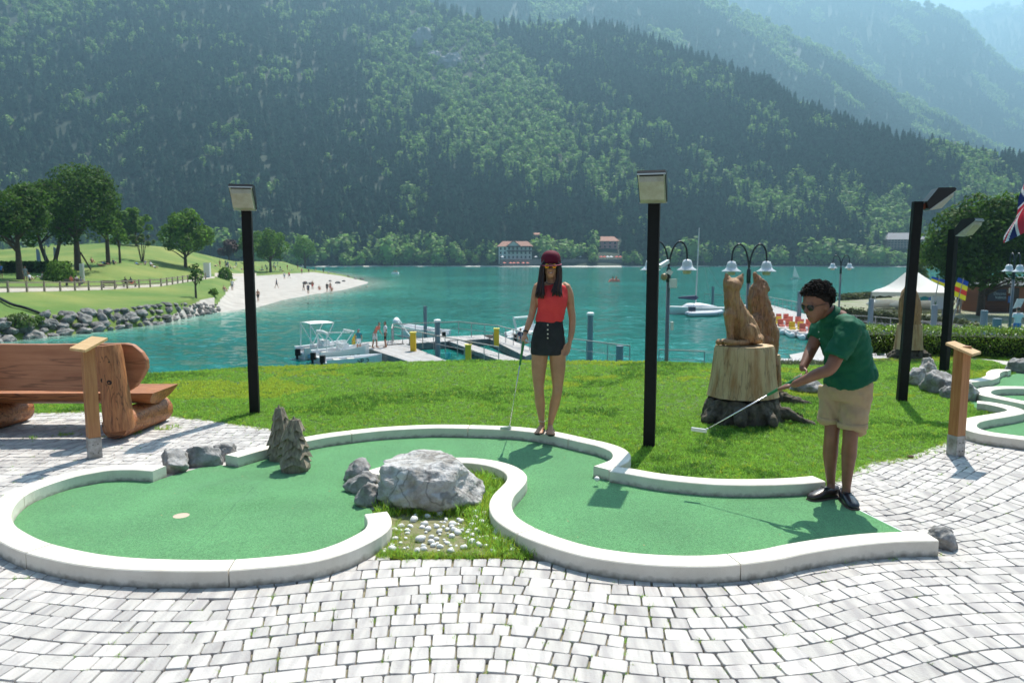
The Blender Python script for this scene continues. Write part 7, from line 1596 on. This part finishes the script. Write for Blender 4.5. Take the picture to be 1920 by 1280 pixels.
scatter('edge_plants', [tuft(31, 10, .03, .06, .006, .7), tuft(32), tuft(33)], pts, [M('silver_leaf', (.16, .19, .10), .7, rnd=.3, trans=.3)], 'greyish plants growing along the low wall at the lawn edge')
# union flag at the right edge
fx = thing('union_flag', Zt(1950, 330, 15), 'British flag hanging in folds at the right edge', 'flag'); mf_ = bpy.data.materials.new('union_flag_cloth'); mf_.use_nodes = True
C_ = {'b': M('flag_blue', (.012, .025, .13), .7, trans=.25), 'w': M('flag_white', (.75, .75, .76), .7, trans=.3), 'r': M('flag_red', (.60, .03, .06), .7, trans=.25)}
def ujack(u, v):
    """u, v in 0..1 ; 2:1 flag"""
    x, y = (u - .5) * 2, (v - .5)
    if abs(y) < .1 or abs(x) < .1: return 2
    if abs(y) < .1667 or abs(x) < .1667: return 1
    d1 = abs(y - x * .5) / 1.118; d2 = abs(y + x * .5) / 1.118
    dd_ = min(d1, d2)
    if dd_ < .035: return 2
    if dd_ < .1: return 1
    return 0
NU, NV = 60, 30; o0 = Zt(1966, 283, 15)
def fp(u, v):
    # hoist corner gathered at the top, cloth falling in soft folds
    q = Vector((-1 * (.10 + .62 * u) * math.sin(.15 + .35 * (1 - v)) - .34 * (1 - v) - .04, .10 * math.sin(u * 9 + v * 3) * (u + .2), -1.45 * u * math.cos(.18) + .62 * (v - 1) * (1 - .35 * u)))
    return o0 + q
mb = MB(); mb.grid([[tuple(fp(i / NU, j / NV)) for j in range(NV + 1)] for i in range(NU + 1)])
mb.m = [ujack((i + .5) / NU, (j + .5) / NV) for i in range(NU) for j in range(NV)]
o = mb.build('cloth', [C_['b'], C_['w'], C_['r']], fx, smooth=True)
mb = MB(); mb.tube([Vector((o0.x + .12, 15, -1)), Vector((o0.x + .12, 15, o0.z + .3))], .03, 8); mb.build('flag_pole', m_wht, fx)

# ---- houses of the far shore
m_rend = M('white_render', (.70, .68, .64), .8); m_pink = M('pink_render', (.52, .24, .25), .8); m_roofr = M('red_tile_roof', (.34, .15, .10), .8, (.26, .12, .08), .8); m_dkw = M('dark_wood_balcony', (.05, .03, .022), .8); m_win = M('dark_window', (.02, .025, .03), .15); m_beige = M('beige_render', (.42, .35, .30), .8)
def house(px0, px1, ytop, yeave, ybase, Y, mwall, mroof, label, rows, cols, dep=10., gable=False, roofdz=.0, win=(.55, .62)):
    Y = ground_at((px0 + px1) / 2, ybase).y if Y > 540 else Y
    a = Zt(px0, ybase, Y); b_ = Zt(px1, ybase, Y); ze = Zt(px0, yeave, Y).z; zr = Zt(px0, ytop, Y).z; t = thing('house', a, label, 'house'); W_ = b_.x - a.x; h = ze - a.z
    mb = MB(); mb.box(((a.x + b_.x) / 2, Y + dep / 2, (a.z + ze) / 2 - 4), (W_, dep, h + 8)); mb.build('wall', mwall, t)
    mb = MB(); o_ = 1.2
    if gable: mb.prism([(a.x - o_, Y - 1, ze), (b_.x + o_, Y - 1, ze), ((a.x + b_.x) / 2, Y - 1, zr)], (0, dep + 2, 0))
    else:
        r0, r1 = a.x + W_ * .12, b_.x - W_ * .12; mb.add([(a.x - o_, Y - 1.2, ze), (b_.x + o_, Y - 1.2, ze), (b_.x + o_, Y + dep + 1, ze), (a.x - o_, Y + dep + 1, ze), (r0, Y + dep / 2, zr), (r1, Y + dep / 2, zr)], [(0, 1, 5, 4), (1, 2, 5), (2, 3, 4, 5), (3, 0, 4), (3, 2, 1, 0)])
    mb.build('roof', mroof, t)
    for r in range(rows):
        for c in range(cols):
            x_ = a.x + W_ * (c + .5) / cols; z_ = a.z + h * (r + .5) / rows; mb = MB(); mb.box((x_, Y - .03, z_), (W_ / cols * win[0] * .7, .12, h / rows * win[1])); mb.build('window', m_win, t)
    return t, a, b_, ze, zr
t, a, b_, ze, zr = house(935, 997, 452, 462, 486, 530, m_rend, m_roofr, 'large white lakeside hotel with red roof on the far shore', 3, 8, 11)
gx0, gx1 = Zt(950, 460, 529).x, Zt(976, 460, 529).x
mb = MB(); mb.prism([(gx0, 529.2, ze), (gx1, 529.2, ze), ((gx0 + gx1) / 2, 529.2, zr + .2)], (0, 1.2, 0)); mb.build('gable', m_rend, t); mb = MB(); mb.prism([(gx0 - .8, 528.4, ze - .2), ((gx0 + gx1) / 2, 528.4, zr + .7), (gx1 + .8, 528.4, ze - .2), (gx1 + .1, 528.4, ze - .3), ((gx0 + gx1) / 2, 528.4, zr), (gx0 - .1, 528.4, ze - .3)], (0, 2, 0)); mb.build('gable_roof', m_roofr, t)
for k, (q0, q1) in enumerate(((950, 976), (950, 997), (978, 997))):
    z_ = a.z + (ze - a.z) * (.98 if k != 1 else .64); x0, x1 = Zt(q0, 460, 528.6).x, Zt(q1, 460, 528.6).x; mb = MB(); mb.box(((x0 + x1) / 2, 528.8, z_), (x1 - x0, 1.4, .9)); mb.build('balcony', m_dkw, t)
house(1120, 1158, 443, 452, 466, 553, m_pink, m_roofr, 'pink house with red hipped roof among the trees of the far shore', 2, 4, 12)
house(1026, 1041, 444, 450, 464, 560, m_beige, m_roofr, 'small beige house with pointed gable behind the hotel', 1, 1, 12, gable=True)
house(998, 1014, 436, 440, 452, 566, m_beige, m_roofr, 'beige house almost hidden by trees behind the hotel', 1, 2, 10)
house(1664, 1735, 436, 449, 466, 596, M('brown_pink_render', (.34, .25, .23), .8), M('grey_roof', (.22, .21, .22), .8), 'long brownish apartment block on the far shore at right', 4, 12, 14, win=(1., .5))
mb = MB(); a, b_ = Vector((Zt(937, 500, 521).x, 521, LAKE - .5)), Vector((Zt(1171, 500, 521).x, 521, LAKE - .5)); 
t = thing('promenade_wall', a, 'dark stone promenade wall along the far shore below the hotel', 'wall'); mb.box(((a.x + b_.x) / 2, 524, -2.1), (b_.x - a.x, 5, 5.4)); mb.build('wall', M('dark_stone_wall', (.13, .12, .115), .9, (.2, .19, .18), .4), t)
mb = MB(); mb.box(((a.x + b_.x) / 2, 521.4, .65), (b_.x - a.x, .25, .12)); mb.build('parapet', m_rail, t)
mb = MB(); p = Vector((Zt(966, 500, 516).x, 516, LAKE)); mb.ball(p, (13, 5, .5), 3); tag(mb.build('hotel_beach', m_sand, smooth=True), kind='structure')
for i, px in enumerate((946, 957, 963.5, 971, 981, 989)):
    NTH = ('first', 'second', 'third', 'fourth', 'fifth', 'sixth')[i]
    p = Zt(px, 497, 518); t = thing('beach_umbrella', p, NTH + ' orange umbrella from the left on the little beach below the far hotel', 'umbrella', 'orange umbrellas of the far hotel beach'); mb = MB(); mb.lathe((p.x, p.y, p.z + 1.6), [(1.3, -.25), (.8, .1), (.05, .45)], 8); mb.build('canopy', colr['orange'], t); mb = MB(); mb.bar(p - Zv * .5, p + Zv * 2, .08); mb.build('pole', m_wht, t)
for i, (px, cl) in enumerate(((1127, 'red'), (1133, 'red'), (1139, 'white'), (1146, 'white'), (1156, 'red'), (1163, 'red'), (1067, 'white'), (1078, 'white'), (1088, 'white'), (942, 'white'), (1005, 'white'))):
    p = Vector((Zt(px, 489, 525).x, 525, .6)); t = thing('terrace_umbrella', p, ('%s parasol on the terrace of the far shore, ' % ('red' if cl == 'red' else 'white')) + ('left end of the restaurant row', 'second of the restaurant row', 'third of the restaurant row', 'fourth of the restaurant row', 'fifth of the restaurant row', 'right end of the restaurant row', 'left of three in the middle', 'centre of three in the middle', 'right of three in the middle', 'at the left corner of the hotel', 'at the right corner of the hotel')[i], 'umbrella', 'parasols of the far shore'); mb = MB(); mb.lathe(p + Zv * 1.9, [(1.5, -.3), (.9, .1), (.05, .5)], 8); mb.build('canopy', colr[cl], t); mb = MB(); mb.bar(p, p + Zv * 2.2, .1); mb.build('pole', m_rail, t)
# ================================================================== air
zt = max(p.z for h in (A, B, C, D) for c in h.P for p in c) + 40
xl = min(p.x for h in (A, B, C, D) for c in h.P for p in c) - 60; xh = max(p.x for h in (A, B, C, D) for c in h.P for p in c) + 60; yh = max(p.y for h in (A, B, C, D) for c in h.P for p in c) + 60
mb = MB(); mb.box(((xl + xh) / 2, (yh - 200) / 2, (zt - 8) / 2), (xh - xl, yh + 200, zt + 8))
m = bpy.data.materials.new('haze_air'); m.use_nodes = True; nt = m.node_tree; nt.nodes.remove(nt.nodes['Principled BSDF'])
pv = nt.nodes.new('ShaderNodeVolumePrincipled'); pv.inputs['Color'].default_value = (.40, .735, 1, 1); pv.inputs['Density'].default_value = .00036; pv.inputs['Anisotropy'].default_value = .48
nt.links.new(pv.outputs[0], nt.nodes['Material Output'].inputs['Volume'])
hz = mb.build('haze', m); hz['kind'] = 'stuff'
